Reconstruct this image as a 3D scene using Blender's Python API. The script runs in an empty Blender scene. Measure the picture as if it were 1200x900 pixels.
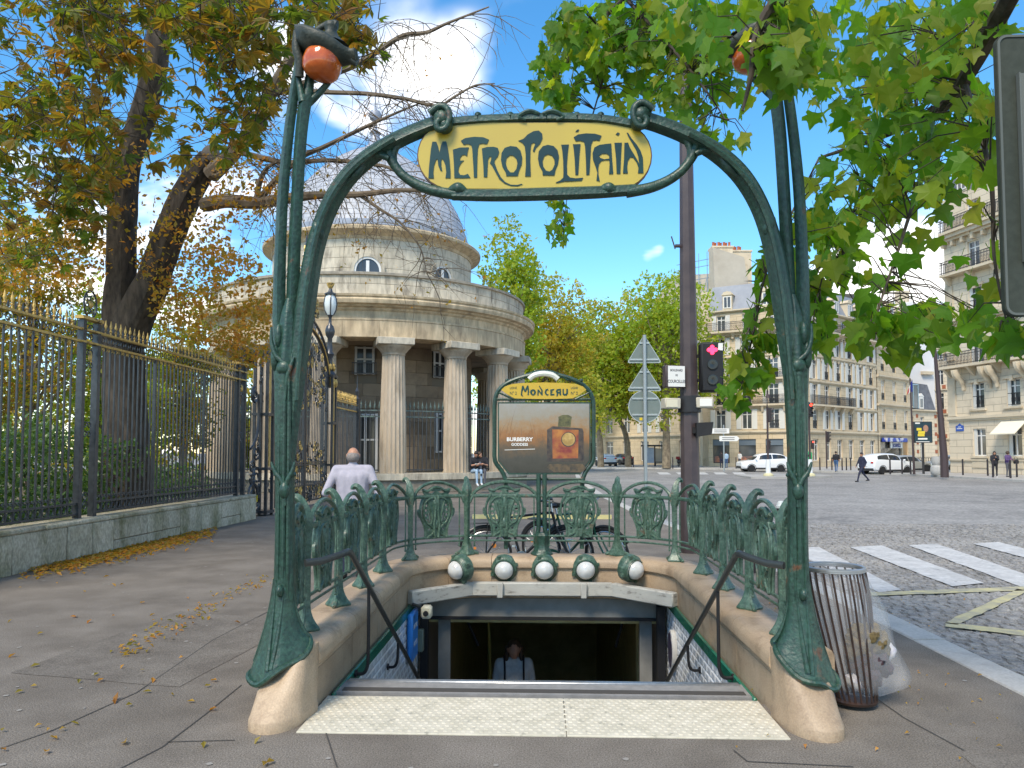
import bpy, math, random
from math import sin, cos, pi, radians, sqrt, atan2, hypot
from mathutils import Vector, Matrix, Euler
from mathutils.geometry import tessellate_polygon
random.seed(7)
SC = bpy.context.scene
COL = SC.collection
# ------------------------------------------------------------ camera
FPX, YAW, PITCH, SHV, CAMZ = 900.0, radians(2.2), radians(3.0), 33.0, 1.62
cam_d = bpy.data.cameras.new('camera'); cam = bpy.data.objects.new('camera', cam_d); COL.objects.link(cam)
cam_d.sensor_width = 36.0; cam_d.lens = 36.0*FPX/1200.0; cam_d.shift_y = SHV/1200.0
cam_d.clip_start = 0.05; cam_d.clip_end = 3000
cam.location = (0, 0, CAMZ); cam.rotation_euler = (pi/2+PITCH, 0, YAW)
SC.camera = cam
# ------------------------------------------------------------ sky, sun, exposure
SUN_EL, SUN_AZ = radians(50), radians(203)      # azimuth clockwise from +Y: high behind the camera
W = bpy.data.worlds.new('World'); SC.world = W; W.use_nodes = True
def world_nodes():
    nt = W.node_tree; nt.nodes.clear(); N = nt.nodes.new; L = nt.links.new
    def math_(op, a, b=None, clamp=False):
        n = N('ShaderNodeMath'); n.operation = op; n.use_clamp = clamp
        for i, x in enumerate((a, b)):
            if x is None: continue
            if isinstance(x, (int, float)): n.inputs[i].default_value = x
            else: L(x, n.inputs[i])
        return n.outputs[0]
    out = N('ShaderNodeOutputWorld')
    sky = N('ShaderNodeTexSky'); sky.sky_type = 'NISHITA'; sky.sun_disc = False
    sky.sun_elevation = SUN_EL; sky.sun_rotation = SUN_AZ; sky.altitude = 50; sky.air_density = 1.0; sky.dust_density = 0.0; sky.ozone_density = 2.2
    hs = N('ShaderNodeHueSaturation'); hs.inputs['Saturation'].default_value = 1.3; hs.inputs['Hue'].default_value = 0.494; hs.inputs['Value'].default_value = 1.0; L(sky.outputs[0], hs.inputs['Color'])
    bg = N('ShaderNodeBackground'); bg.inputs['Strength'].default_value = 0.15; L(hs.outputs[0], bg.inputs['Color'])
    tc = N('ShaderNodeTexCoord'); sep = N('ShaderNodeSeparateXYZ'); L(tc.outputs['Generated'], sep.inputs[0])
    zz = math_('MAXIMUM', math_('ADD', sep.outputs[2], 0.12), 0.05)
    cx = N('ShaderNodeCombineXYZ'); L(math_('DIVIDE', sep.outputs[0], zz), cx.inputs[0]); L(math_('DIVIDE', sep.outputs[1], zz), cx.inputs[1])
    n1 = N('ShaderNodeTexNoise'); n1.inputs['Scale'].default_value = 1.15; n1.inputs['Detail'].default_value = 5; n1.inputs['Roughness'].default_value = 0.56; n1.inputs['Distortion'].default_value = 0.25
    L(cx.outputs[0], n1.inputs['Vector'])
    n2 = N('ShaderNodeTexNoise'); n2.inputs['Scale'].default_value = 9.0; n2.inputs['Detail'].default_value = 5; n2.inputs['Roughness'].default_value = 0.6
    L(tc.outputs['Generated'], n2.inputs['Vector'])
    tot = math_('MULTIPLY', math_('SUBTRACT', n1.outputs[0], 0.49), 1.9)
    def blob(u, v, rad, amp):
        nonlocal tot
        d = (at_dir(u, v)).normalized()
        dp = N('ShaderNodeVectorMath'); dp.operation = 'DOT_PRODUCT'; L(tc.outputs['Generated'], dp.inputs[0]); dp.inputs[1].default_value = d
        k = math_('MULTIPLY', math_('SUBTRACT', 1.0, dp.outputs['Value']), 1.0/(1-cos(rad)))
        g = math_('MULTIPLY', math_('POWER', 2.718, math_('MULTIPLY', k, -1.0)), amp)
        tot = math_('ADD', tot, math_('MULTIPLY', g, math_('ADD', math_('MULTIPLY', n2.outputs[0], 1.6), 0.2)))
    for b in ((545, 75, .06, .2), (455, 60, .08, .17), (360, 95, .08, .14), (758, 301, .013, .26), (774, 293, .011, .24), (1000, 305, .055, .36), (1080, 318, .05, .36), (320, 60, .05, .2), (50, 300, .12, .16)):
        blob(*b)
    for b in ((690, 150, .22, -.22), (860, 215, .13, -.2), (700, 330, .08, -.12), (230, 250, .1, -.1), (1010, 150, .12, -.2)):
        blob(*b)
    rm = N('ShaderNodeMapRange'); rm.interpolation_type = 'SMOOTHSTEP'; L(tot, rm.inputs[0]); rm.inputs[1].default_value = 0.02; rm.inputs[2].default_value = 0.30
    bc = N('ShaderNodeBackground'); bc.inputs['Color'].default_value = (1.0, 0.965, 0.915, 1); bc.inputs['Strength'].default_value = 1.12
    mx = N('ShaderNodeMixShader'); L(math_('MULTIPLY', rm.outputs[0], 0.93), mx.inputs[0]); L(bg.outputs[0], mx.inputs[1]); L(bc.outputs[0], mx.inputs[2])
    L(mx.outputs[0], out.inputs[0])
RM = Euler((pi/2+PITCH, 0, YAW)).to_matrix()
def at_dir(u, v): return RM @ Vector(((u-600)/FPX, (450-v+SHV)/FPX, -1))
world_nodes()
sd = bpy.data.lights.new('sun', 'SUN'); sun = bpy.data.objects.new('sun', sd); COL.objects.link(sun)
sd.energy = 2.5; sd.angle = radians(20); sd.color = (1.0, 0.89, 0.73)
sdir = Vector((sin(SUN_AZ)*cos(SUN_EL), cos(SUN_AZ)*cos(SUN_EL), sin(SUN_EL)))
sun.rotation_euler = (-sdir).to_track_quat('-Z', 'Y').to_euler(); sun.location = sdir*60
SC.view_settings.view_transform = 'Standard'; SC.view_settings.look = 'None'; SC.view_settings.exposure = 0.9; SC.view_settings.gamma = 1.0
SC.view_settings.use_curve_mapping = False
SC.cycles.max_bounces = 5; SC.cycles.diffuse_bounces = 3; SC.cycles.glossy_bounces = 2; SC.cycles.transparent_max_bounces = 8; SC.cycles.use_denoising = True
# ------------------------------------------------------------ from a measured pixel of the photograph to a place
def cz(u, v, Z): return Vector((0, 0, CAMZ)) + at_dir(u, v)*Z          # depth along the view axis
def at(u, v, Y):                                                         # on the upright plane y = Y
    d = at_dir(u, v); return Vector((0, 0, CAMZ)) + d*(Y/d.y)
def gp(u, v, z=0.0):                                                     # on the level plane z
    d = at_dir(u, v); return Vector((0, 0, CAMZ)) + d*((z-CAMZ)/d.z)
# ------------------------------------------------------------ materials
MATS = {}
def mat(name, c, rough=.6, c2=None, scale=6, detail=5, bump=0., bscale=None, metal=0., lo=.35, hi=.65, spec=.4, stain=None, sscale=1.2, slo=.5, shi=.7,
        trans=0., speck=None, emit=None, estr=0., alpha=1., coat=0., aniso=None, obj=False, rnd=None, brick=None, sheen=0.):
    if name in MATS: return MATS[name]
    m = bpy.data.materials.new(name); m.use_nodes = True; nt = m.node_tree; N = nt.nodes.new; L = nt.links.new
    P = nt.nodes['Principled BSDF']; P.inputs['Roughness'].default_value = rough; P.inputs['Metallic'].default_value = metal
    P.inputs['Specular IOR Level'].default_value = spec; P.inputs['Coat Weight'].default_value = coat; P.inputs['Coat Roughness'].default_value = .15
    P.inputs['Base Color'].default_value = (*c, 1)
    tc = N('ShaderNodeTexCoord'); ge = N('ShaderNodeNewGeometry')
    vec = tc.outputs['Object'] if obj else ge.outputs['Position']
    if aniso:
        mp = N('ShaderNodeMapping'); mp.inputs['Scale'].default_value = aniso; L(vec, mp.inputs[0]); vec = mp.outputs[0]
    colout = None
    if c2 is not None:
        n = N('ShaderNodeTexNoise'); n.inputs['Scale'].default_value = scale; n.inputs['Detail'].default_value = detail; n.inputs['Roughness'].default_value = .6; L(vec, n.inputs['Vector'])
        mr = N('ShaderNodeMapRange'); mr.inputs[1].default_value = lo; mr.inputs[2].default_value = hi; L(n.outputs[0], mr.inputs[0])
        mx = N('ShaderNodeMix'); mx.data_type = 'RGBA'; mx.inputs[6].default_value = (*c, 1); mx.inputs[7].default_value = (*c2, 1); L(mr.outputs[0], mx.inputs[0]); colout = mx.outputs[2]
    if brick:          # (course height, stone length, joint, darkness): far masonry joints as fine relief
        sp = N('ShaderNodeSeparateXYZ'); L(tc.outputs['UV'], sp.inputs[0]); 
        b = N('ShaderNodeTexBrick'); L(tc.outputs['UV'], b.inputs[0]); b.inputs['Scale'].default_value = 1
        b.inputs['Brick Width'].default_value = brick[1]; b.inputs['Row Height'].default_value = brick[0]; b.inputs['Mortar Size'].default_value = brick[2]; b.inputs['Mortar Smooth'].default_value = .3
        mx = N('ShaderNodeMix'); mx.data_type = 'RGBA'; mx.blend_type = 'MULTIPLY'; L(b.outputs['Fac'], mx.inputs[0])
        if colout: L(colout, mx.inputs[6])
        else: mx.inputs[6].default_value = (*c, 1)
        mx.inputs[7].default_value = (*([brick[3]]*3), 1); colout = mx.outputs[2]
        bb = N('ShaderNodeBump'); bb.inputs['Strength'].default_value = .5; bb.inputs['Distance'].default_value = .03; bb.invert = True; L(b.outputs['Fac'], bb.inputs['Height']); L(bb.outputs[0], P.inputs['Normal'])
    if stain:
        n = N('ShaderNodeTexNoise'); n.inputs['Scale'].default_value = sscale; n.inputs['Detail'].default_value = 8; n.inputs['Roughness'].default_value = .68; L(vec, n.inputs['Vector'])
        mr = N('ShaderNodeMapRange'); mr.inputs[1].default_value = slo; mr.inputs[2].default_value = shi; L(n.outputs[0], mr.inputs[0])
        mx = N('ShaderNodeMix'); mx.data_type = 'RGBA'; L(mr.outputs[0], mx.inputs[0])
        if colout: L(colout, mx.inputs[6])
        else: mx.inputs[6].default_value = (*c, 1)
        mx.inputs[7].default_value = (*stain, 1); colout = mx.outputs[2]
    if speck:          # fine mineral grain
        n = N('ShaderNodeTexNoise'); n.inputs['Scale'].default_value = speck[0]; n.inputs['Detail'].default_value = 3; L(vec, n.inputs['Vector'])
        mr = N('ShaderNodeMapRange'); mr.inputs[1].default_value = .34; mr.inputs[2].default_value = .66; mr.inputs[3].default_value = 1-speck[1]; mr.inputs[4].default_value = 1+speck[1]; L(n.outputs[0], mr.inputs[0])
        mx = N('ShaderNodeMix'); mx.data_type = 'RGBA'; mx.blend_type = 'MULTIPLY'; mx.inputs[0].default_value = 1; L(mr.outputs[0], mx.inputs[7])
        if colout: L(colout, mx.inputs[6])
        else: mx.inputs[6].default_value = (*c, 1)
        colout = mx.outputs[2]
    if rnd:            # every object its own slight tone
        oi = N('ShaderNodeObjectInfo'); hs = N('ShaderNodeHueSaturation')
        mr = N('ShaderNodeMapRange'); mr.inputs[3].default_value = 1-rnd; mr.inputs[4].default_value = 1+rnd; L(oi.outputs['Random'], mr.inputs[0]); L(mr.outputs[0], hs.inputs['Value'])
        if colout: L(colout, hs.inputs['Color'])
        else: hs.inputs['Color'].default_value = (*c, 1)
        colout = hs.outputs[0]
    if colout: L(colout, P.inputs['Base Color'])
    if bump and not brick:
        n = N('ShaderNodeTexNoise'); n.inputs['Scale'].default_value = bscale or scale*6; n.inputs['Detail'].default_value = 6; L(vec, n.inputs['Vector'])
        b = N('ShaderNodeBump'); b.inputs['Strength'].default_value = bump; b.inputs['Distance'].default_value = .01; L(n.outputs[0], b.inputs['Height']); L(b.outputs[0], P.inputs['Normal'])
    if emit:
        P.inputs['Emission Color'].default_value = (*emit, 1); P.inputs['Emission Strength'].default_value = estr
    if alpha < 1: P.inputs['Alpha'].default_value = alpha
    if trans: P.inputs['Transmission Weight'].default_value = trans
    MATS[name] = m; return m
def leaf_mat(name, cols, tr=.45, rough=.5):
    """cols: list of colours picked by a per-leaf random number (attribute 'rnd', or the object's own random when it is one leaf)"""
    if name in MATS: return MATS[name]
    m = bpy.data.materials.new(name); m.use_nodes = True; nt = m.node_tree; nt.nodes.clear(); N = nt.nodes.new; L = nt.links.new
    out = N('ShaderNodeOutputMaterial'); a = N('ShaderNodeAttribute'); a.attribute_name = 'rnd'; oi = N('ShaderNodeObjectInfo')
    ad = N('ShaderNodeMath'); ad.operation = 'ADD'; L(a.outputs['Fac'], ad.inputs[0]); L(oi.outputs['Random'], ad.inputs[1])
    fr = N('ShaderNodeMath'); fr.operation = 'FRACT'; L(ad.outputs[0], fr.inputs[0])
    cr = N('ShaderNodeValToRGB'); e = cr.color_ramp.elements
    for i, c in enumerate(cols):
        p = i/(len(cols)-1)
        if i == 0: el = e[0]; el.position = 0
        elif i == len(cols)-1: el = e[-1]; el.position = 1
        else: el = e.new(p)
        el.color = (*c, 1)
    L(fr.outputs[0], cr.inputs[0])
    P = N('ShaderNodeBsdfPrincipled'); P.inputs['Roughness'].default_value = rough; P.inputs['Specular IOR Level'].default_value = .35; L(cr.outputs[0], P.inputs['Base Color'])
    T = N('ShaderNodeBsdfTranslucent'); mu = N('ShaderNodeMix'); mu.data_type = 'RGBA'; mu.blend_type = 'MULTIPLY'; mu.inputs[0].default_value = 1; L(cr.outputs[0], mu.inputs[6]); mu.inputs[7].default_value = (2.3, 2.1, .8, 1); L(mu.outputs[2], T.inputs[0])
    mx = N('ShaderNodeMixShader'); mx.inputs[0].default_value = tr; L(P.outputs[0], mx.inputs[1]); L(T.outputs[0], mx.inputs[2]); L(mx.outputs[0], out.inputs[0])
    MATS[name] = m; return m
# ------------------------------------------------------------ mesh builder
class MB:
    def __init__(s): s.v = []; s.f = []; s.r = []; s.mi = []; s.uv = None
    def add(s, vs, fs, M=None, r=0., mi=0):
        o = len(s.v)
        s.v += [tuple(M @ Vector(p)) if M else tuple(p) for p in vs]
        for f in fs: s.f.append([i+o for i in f]); s.r.append(r); s.mi.append(mi)
        return s
    def box(s, c, d, M=None, mi=0):
        x, y, z = c; a, b, h = d[0]/2, d[1]/2, d[2]/2
        vs = [(x+i*a, y+j*b, z+k*h) for i in (-1, 1) for j in (-1, 1) for k in (-1, 1)]
        return s.add(vs, [(0,1,3,2),(4,6,7,5),(0,4,5,1),(2,3,7,6),(0,2,6,4),(1,5,7,3)], M, mi=mi)
    def bbox(s, c, d, b=.01, M=None, mi=0):
        """box with chamfered edges"""
        hx, hy, hz = d[0]/2, d[1]/2, d[2]/2; b = min(b, hx*.9, hy*.9, hz*.9); vs = []; rings = []
        for z, i in ((-hz, b), (-hz+b, 0), (hz-b, 0), (hz, b)):
            X, Y = hx-i, hy-i; k = b if i == 0 else 0
            ring = [(-X+k,-Y),(X-k,-Y),(X,-Y+k),(X,Y-k),(X-k,Y),(-X+k,Y),(-X,Y-k),(-X,-Y+k)] if k else [(-X,-Y),(X,-Y),(X,-Y),(X,Y),(X,Y),(-X,Y),(-X,Y),(-X,-Y)]
            rings.append([(c[0]+p[0], c[1]+p[1], c[2]+z) for p in ring])
        n = 8; fs = []
        for r in rings: vs += r
        for k in range(3):
            for i in range(n): j = (i+1) % n; fs.append((k*n+i, k*n+j, (k+1)*n+j, (k+1)*n+i))
        fs.append(tuple(range(n-1, -1, -1))); fs.append(tuple(range(3*n, 4*n)))
        return s.add(vs, fs, M, mi=mi)
    def tube(s, pts, rad, n=8, closed=False, caps=True, lobes=0, ld=0., lph=0., flat=1., up=None, M=None, mi=0, r=0.):
        P = [Vector(p) for p in pts]; m = len(P)
        if isinstance(rad, (int, float)): rad = [rad]*m
        if isinstance(ld, (int, float)): ld = [ld]*m
        vs = []; fs = []; prev = None
        for i, p in enumerate(P):
            t = (P[(i+1) % m]-P[i-1]) if closed else (P[min(i+1, m-1)]-P[max(i-1, 0)])
            if t.length < 1e-9: t = Vector((0, 0, 1))
            t.normalize()
            if prev is None:
                a = Vector(up) if up else (Vector((0, 0, 1)) if abs(t.z) < .9 else Vector((0, 1, 0)))
            else: a = prev
            a = a - t*a.dot(t)
            if a.length < 1e-6: a = t.orthogonal()
            a.normalize(); prev = a; b = t.cross(a)
            for k in range(n):
                th = 2*pi*k/n; q = rad[i]*(1+ld[i]*cos(lobes*th+lph)) if lobes else rad[i]
                vs.append(p + a*(q*cos(th)) + b*(q*sin(th)*flat))
        last = m if closed else m-1
        for i in range(last):
            for k in range(n):
                j = (k+1) % n; i2 = (i+1) % m; fs.append((i*n+k, i*n+j, i2*n+j, i2*n+k))
        if caps and not closed: fs.append(tuple(range(n-1, -1, -1))); fs.append(tuple((m-1)*n+k for k in range(n)))
        return s.add(vs, fs, M, r=r, mi=mi)
    def lathe(s, prof, n=24, c=(0, 0, 0), a0=0., a1=2*pi, M=None, sx=1., sy=1., mi=0, caps=True):
        full = abs(a1-a0-2*pi) < 1e-6; nn = n if full else n+1; vs = []; fs = []
        for (r, z) in prof:
            for k in range(nn):
                a = a0+(a1-a0)*k/n; vs.append((c[0]+r*cos(a)*sx, c[1]+r*sin(a)*sy, c[2]+z))
        for i in range(len(prof)-1):
            for k in range(n):
                j = (k+1) % nn if full else k+1; fs.append((i*nn+k, i*nn+j, (i+1)*nn+j, (i+1)*nn+k))
        if full and caps:
            if prof[0][0] > 1e-5: fs.append(tuple(range(nn-1, -1, -1)))
            if prof[-1][0] > 1e-5: fs.append(tuple((len(prof)-1)*nn+k for k in range(nn)))
        return s.add(vs, fs, M, mi=mi)
    def prism(s, loops, y0, y1, M=None, mi=0):
        """polygon with holes, drawn in x,z and given thickness along y"""
        loops = [l[:-1] if (hypot(l[0][0]-l[-1][0], l[0][1]-l[-1][1]) < 1e-9) else l for l in loops]
        flat = [p for l in loops for p in l]; T = tessellate_polygon([[Vector((p[0], p[1], 0)) for p in l] for l in loops]); n = len(flat)
        vs = [(p[0], y0, p[1]) for p in flat]+[(p[0], y1, p[1]) for p in flat]; fs = []
        for t in T:
            a, b, c = (flat[i] for i in t); ar = (b[0]-a[0])*(c[1]-a[1])-(c[0]-a[0])*(b[1]-a[1])
            if ar < 0: t = t[::-1]
            fs.append(tuple(t)); fs.append(tuple(i+n for i in t[::-1]))
        o = 0
        for l in loops:
            m = len(l)
            for i in range(m): j = (i+1) % m; fs.append((o+i, o+i+n, o+j+n, o+j))
            o += m
        return s.add(vs, fs, M, mi=mi)
    def sphere(s, c, r, n=12, m=8, M=None, mi=0):
        rx, ry, rz = (r, r, r) if isinstance(r, (int, float)) else r
        vs = []; fs = []
        for i in range(m+1):
            ph = -pi/2+pi*i/m
            for k in range(n): th = 2*pi*k/n; vs.append((c[0]+rx*cos(ph)*cos(th), c[1]+ry*cos(ph)*sin(th), c[2]+rz*sin(ph)))
        for i in range(m):
            for k in range(n): j = (k+1) % n; fs.append((i*n+k, i*n+j, (i+1)*n+j, (i+1)*n+k))
        return s.add(vs, fs, M, mi=mi)
    def mesh(s, name, ms, smooth=True, ang=38, off=None):
        me = bpy.data.meshes.new(name)
        vs = s.v if off is None else [(a-off[0], b-off[1], c-off[2]) for a, b, c in s.v]
        me.from_pydata(vs, [], s.f)
        for m in (ms if isinstance(ms, (list, tuple)) else [ms]): me.materials.append(m)
        if any(s.mi): me.polygons.foreach_set('material_index', s.mi)
        if any(s.r): a = me.attributes.new('rnd', 'FLOAT', 'FACE'); a.data.foreach_set('value', s.r)
        if s.uv:
            uvl = me.uv_layers.new(name='UVMap'); li = 0
            for f in s.uv:
                for q in f: uvl.data[li].uv = q; li += 1
        if smooth:
            me.polygons.foreach_set('use_smooth', [True]*len(me.polygons)); me.set_sharp_from_angle(angle=radians(ang))
        me.update(); return me
    def build(s, name, ms, parent=None, smooth=True, ang=38, world=True):
        off = None
        if parent is not None and world: off = worldloc(parent)
        return link(name, s.mesh(name, ms, smooth, ang, off), parent)
def worldloc(o):
    l = Vector(o.location)
    while o.parent: o = o.parent; l += o.location
    return l
def link(name, me, parent=None, M=None):
    o = bpy.data.objects.new(name, me); COL.objects.link(o)
    if parent is not None: o.parent = parent
    if M is not None: o.matrix_basis = M
    return o
def tag(o, label=None, cat=None, group=None, kind=None):
    for k, x in (('label', label), ('category', cat), ('group', group), ('kind', kind)):
        if x: o[k] = x
    return o
def thing(name, label, cat, loc=(0, 0, 0), rz=0., group=None):
    o = bpy.data.objects.new(name, None); COL.objects.link(o); o.empty_display_size = .2; o.location = loc; o.rotation_euler = (0, 0, rz)
    return tag(o, label, cat, group)
def copy_tree(o, parent=None):
    c = o.copy(); COL.objects.link(c); c.parent = parent
    for ch in list(o.children): copy_tree(ch, c)
    return c
def struct(o): o['kind'] = 'structure'; return o
def spline(pts, k=6, closed=False):
    """Catmull-Rom through the points (any dimension, extra numbers too)"""
    P = [list(p) for p in pts]; n = len(P); out = []
    for i in range(n if closed else n-1):
        p0, p1, p2, p3 = (P[(i-1) % n], P[i], P[(i+1) % n], P[(i+2) % n]) if closed else (P[max(i-1, 0)], P[i], P[i+1], P[min(i+2, n-1)])
        for j in range(k):
            t = j/k; out.append([.5*((2*b)+(-a+c)*t+(2*a-5*b+4*c-d)*t*t+(-a+3*b-3*c+d)*t**3) for a, b, c, d in zip(p0, p1, p2, p3)])
    if not closed: out.append(P[-1])
    return out
def TR(x, y, z, rz=0., s=1.): return Matrix.Translation((x, y, z)) @ Matrix.Rotation(rz, 4, 'Z') @ Matrix.Scale(s, 4)
def text_mesh(name, body, size, m, depth=.002, align='CENTER', bold=0., sx=1., space=1.):
    c = bpy.data.curves.new(name, 'FONT'); c.body = body; c.size = size; c.align_x = align; c.align_y = 'CENTER'; c.extrude = depth; c.offset = bold; c.space_character = space; c.resolution_u = 3
    o = bpy.data.objects.new(name, c); COL.objects.link(o); dg = bpy.context.evaluated_depsgraph_get(); me = bpy.data.meshes.new_from_object(o.evaluated_get(dg))
    bpy.data.objects.remove(o); bpy.data.curves.remove(c); me.materials.clear(); me.materials.append(m)
    me.transform(Matrix.Rotation(pi/2, 4, 'X') @ Matrix.Diagonal((sx, 1, 1, 1)))
    return me           # reads along +x, faces -y
# ============================================================ SETTING: ground, road, pavement
asphalt = mat('asphalt_walk', (.135, .115, .092), .9, (.195, .17, .14), 1.6, 8, .7, 140, stain=(.09, .077, .062), sscale=.5, slo=.5, shi=.75, speck=(110, .42))
road_m = mat('road_setts_far', (.155, .147, .135), .85, (.255, .24, .22), 1.4, 8, .6, 30, speck=(9, .3), stain=(.30, .285, .26), sscale=.12, slo=.45, shi=.7)
sett_m = mat('road_setts', (.155, .148, .138), .75, (.28, .262, .238), 7, 4, .4, 40, speck=(60, .25), stain=(.33, .31, .28), sscale=.5, slo=.48, shi=.72)
granite = mat('granite', (.38, .36, .325), .8, (.47, .45, .41), 40, 4, .3, 90, stain=(.28, .27, .25), sscale=2, slo=.5, shi=.75)
joint_m = mat('tar_joint', (.06, .054, .047), .9)
paint_w = mat('road_paint_white', (.50, .49, .465), .75, (.40, .39, .37), 3, 6, stain=(.22, .23, .22), sscale=4, slo=.56, shi=.72, speck=(18, .12))
paint_y = mat('road_paint_yellow', (.50, .44, .22), .75, (.36, .33, .22), 5, 6, stain=(.22, .21, .19), sscale=3, slo=.48, shi=.68)
walk_far = mat('pavement_far', (.30, .285, .26), .9, (.38, .36, .33), .6, 6)
soil = mat('park_soil', (.11, .085, .055), .95, (.07, .09, .035), 1.2, 6)
HX, HY0, HY1 = 1.55, 5.1, 9.0
KP = [(3.5, -12), (3.5, 9.5), (3.46, 12.5), (3.2, 16), (2.75, 21), (2.4, 30), (2.4, 46), (3, 64)]
def sheet(name, loops, z, m):
    T = tessellate_polygon([[Vector((p[0], p[1], 0)) for p in l] for l in loops]); fl = [p for l in loops for p in l]; fs = []
    for t in T:
        a, b, c = (fl[i] for i in t); fs.append(tuple(t) if (b[0]-a[0])*(c[1]-a[1])-(c[0]-a[0])*(b[1]-a[1]) > 0 else tuple(t[::-1]))
    b = MB(); b.add([(p[0], p[1], z) for p in fl], fs); return b.build(name, m, smooth=False)
hole = [(-HX, HY0), (HX, HY0), (HX, HY1), (-HX, HY1)]
struct(sheet('road', [[(-900, -300), (900, -300), (900, 1500), (-900, 1500)], hole], -.12, road_m))
sidewalk = struct(sheet('sidewalk', [[(x-.3, y) for x, y in KP]+[(3, 75), (-70, 75), (-70, -12)], hole], 0., asphalt))
struct(sheet('park_ground', [[(-7.5, 2), (-7.5, 18.6), (-20, 24), (-20, 60), (-90, 60), (-90, 2)]], .03, soil))
# joints of the asphalt: narrow recessed tar seams
def seam(pts, w=.009, z=.004):
    b = MB()
    for (a, c) in zip(pts, pts[1:]):
        a = Vector((*a, 0)); c = Vector((*c, 0)); t = (c-a).normalized(); n = Vector((-t.y, t.x, 0))*w/2
        b.add([(*(a-n).xy, z), (*(a+n).xy, z), (*(c+n).xy, z), (*(c-n).xy, z)], [(0, 3, 2, 1)])
    return b
def g2(u, v): p = gp(u, v); return (p.x, p.y)
for pts in ([g2(0, 878), g2(60, 857), g2(160, 812), g2(250, 750), g2(318, 715)], [g2(120, 912), g2(190, 876), g2(240, 838), g2(283, 803)],
            [g2(195, 870), g2(275, 868)], [g2(1000, 800), g2(1060, 842), g2(1130, 880)], [g2(860, 880), g2(876, 893), g2(1000, 899)],
            [g2(380, 853), g2(395, 900)], [(-7.0, 19.2), (-1.9, 19.0), (2.6, 19.0)], [(-1.9, 10.4), (3.2, 10.4)]):
    seam(pts).build('tar_joint', joint_m, sidewalk, smooth=False)
patch_m = mat('asphalt_patch', (.118, .101, .082), .95, (.165, .145, .12), 3, 7, .7, 120, speck=(120, .4))
for pts in ([(-3.9, 5.6), (-2.5, 5.3), (-2.3, 7.4), (-3.7, 7.8)], [(2.1, 2.9), (3.15, 2.8), (3.15, 4.4), (2.25, 4.3)], [(-6.2, 3.6), (-4.6, 3.2), (-4.5, 4.4), (-6.0, 4.9)], [(2.2, 8.4), (3.1, 8.3), (3.1, 9.9), (2.3, 10.1)]):
    P = [Vector(pts[i]).lerp(Vector(pts[(i+1) % 4]), t/6) for i in range(4) for t in range(6)]; o = sheet('repair_patch', [[(p.x+random.uniform(-.012, .012), p.y+random.uniform(-.012, .012)) for p in P]], .003, patch_m); o.parent = sidewalk
b = MB()
for k in range(420):
    x, y = random.uniform(-6.8, 3.1), random.uniform(2.6, 16)
    if -2.0 < x < 2.0 and 4.2 < y < 9.6: continue
    r_ = random.uniform(.008, .024); b.add([(x+r_*cos(a*pi/4)*random.uniform(.7, 1.1), y+r_*sin(a*pi/4)*random.uniform(.7, 1.1), .0045) for a in range(8)], [tuple(range(8))])
o = b.build('gum_spots', mat('gum', (.27, .25, .22), .8), sidewalk, smooth=False); o['kind'] = 'stuff'
# kerb: granite stones
kerb = bpy.data.objects.new('kerb', None); COL.objects.link(kerb); struct(kerb)
def kx(y):
    for (a, b) in zip(KP, KP[1:]):
        if a[1] <= y <= b[1]: return a[0]+(b[0]-a[0])*(y-a[1])/(b[1]-a[1])
    return KP[-1][0]
def kerb_block(b, y0, y1, dz=0.):
    a, c = kx(y0), kx(y1)
    P = [(a-.3, y0), (a, y0), (c, y1), (c-.3, y1)]
    zt = .006+dz; e = .02
    vs = [(x, y, -.16) for x, y in P]+[(x, y, zt-e) for x, y in P]+[(P[0][0]+e, P[0][1], zt), (P[1][0]-e, P[1][1], zt), (P[2][0]-e, P[2][1], zt), (P[3][0]+e, P[3][1], zt)]
    b.add(vs, [(0,1,5,4),(1,2,6,5),(2,3,7,6),(3,0,4,7),(4,5,9,8),(5,6,10,9),(6,7,11,10),(7,4,8,11),(8,9,10,11)])
y = 2.0
while y < 30:
    b = MB(); L_ = random.uniform(.9, 1.1); kerb_block(b, y, y+L_-.012, random.uniform(-.004, .004)); b.build('kerb_stone', granite, kerb, smooth=False); y += L_
b = MB(); kerb_block(b, 30, 45.9); kerb_block(b, 46, 63.9); kerb_block(b, -12, 1.95); b.build('far_kerb', granite, kerb, smooth=False)
# setts of the near road, each a block, joined
b = MB(); rr = random.Random(3); y = 2.4; row = 0
while y < 19:
    d = .115+.0*y; x = kx(y)+.02+(row % 2)*.06; xm = 6.2+y*.62
    while x < xm:
        w = rr.uniform(.1, .17); h = -.12+.012+rr.uniform(-.006, .007); g = .012
        tx, ty = rr.uniform(-.006, .006), rr.uniform(-.005, .005)
        x0, x1, y0, y1 = x+g/2, x+w-g/2, y+g/2, y+d-g/2
        b.add([(x0, y0, -.14), (x1, y0, -.14), (x1, y1, -.14), (x0, y1, -.14), (x0+.012, y0+.012, h-tx-ty), (x1-.012, y0+.012, h+tx-ty), (x1-.012, y1-.012, h+tx+ty), (x0+.012, y1-.012, h-tx+ty)],
              [(0,1,5,4),(1,2,6,5),(2,3,7,6),(3,0,4,7),(4,5,6,7)])
        x += w
    y += d; row += 1
o = b.build('road_setts', sett_m, None, smooth=False); tag(o, 'small grey stone setts paving the road beside the kerb', 'paving', kind='stuff')
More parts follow.
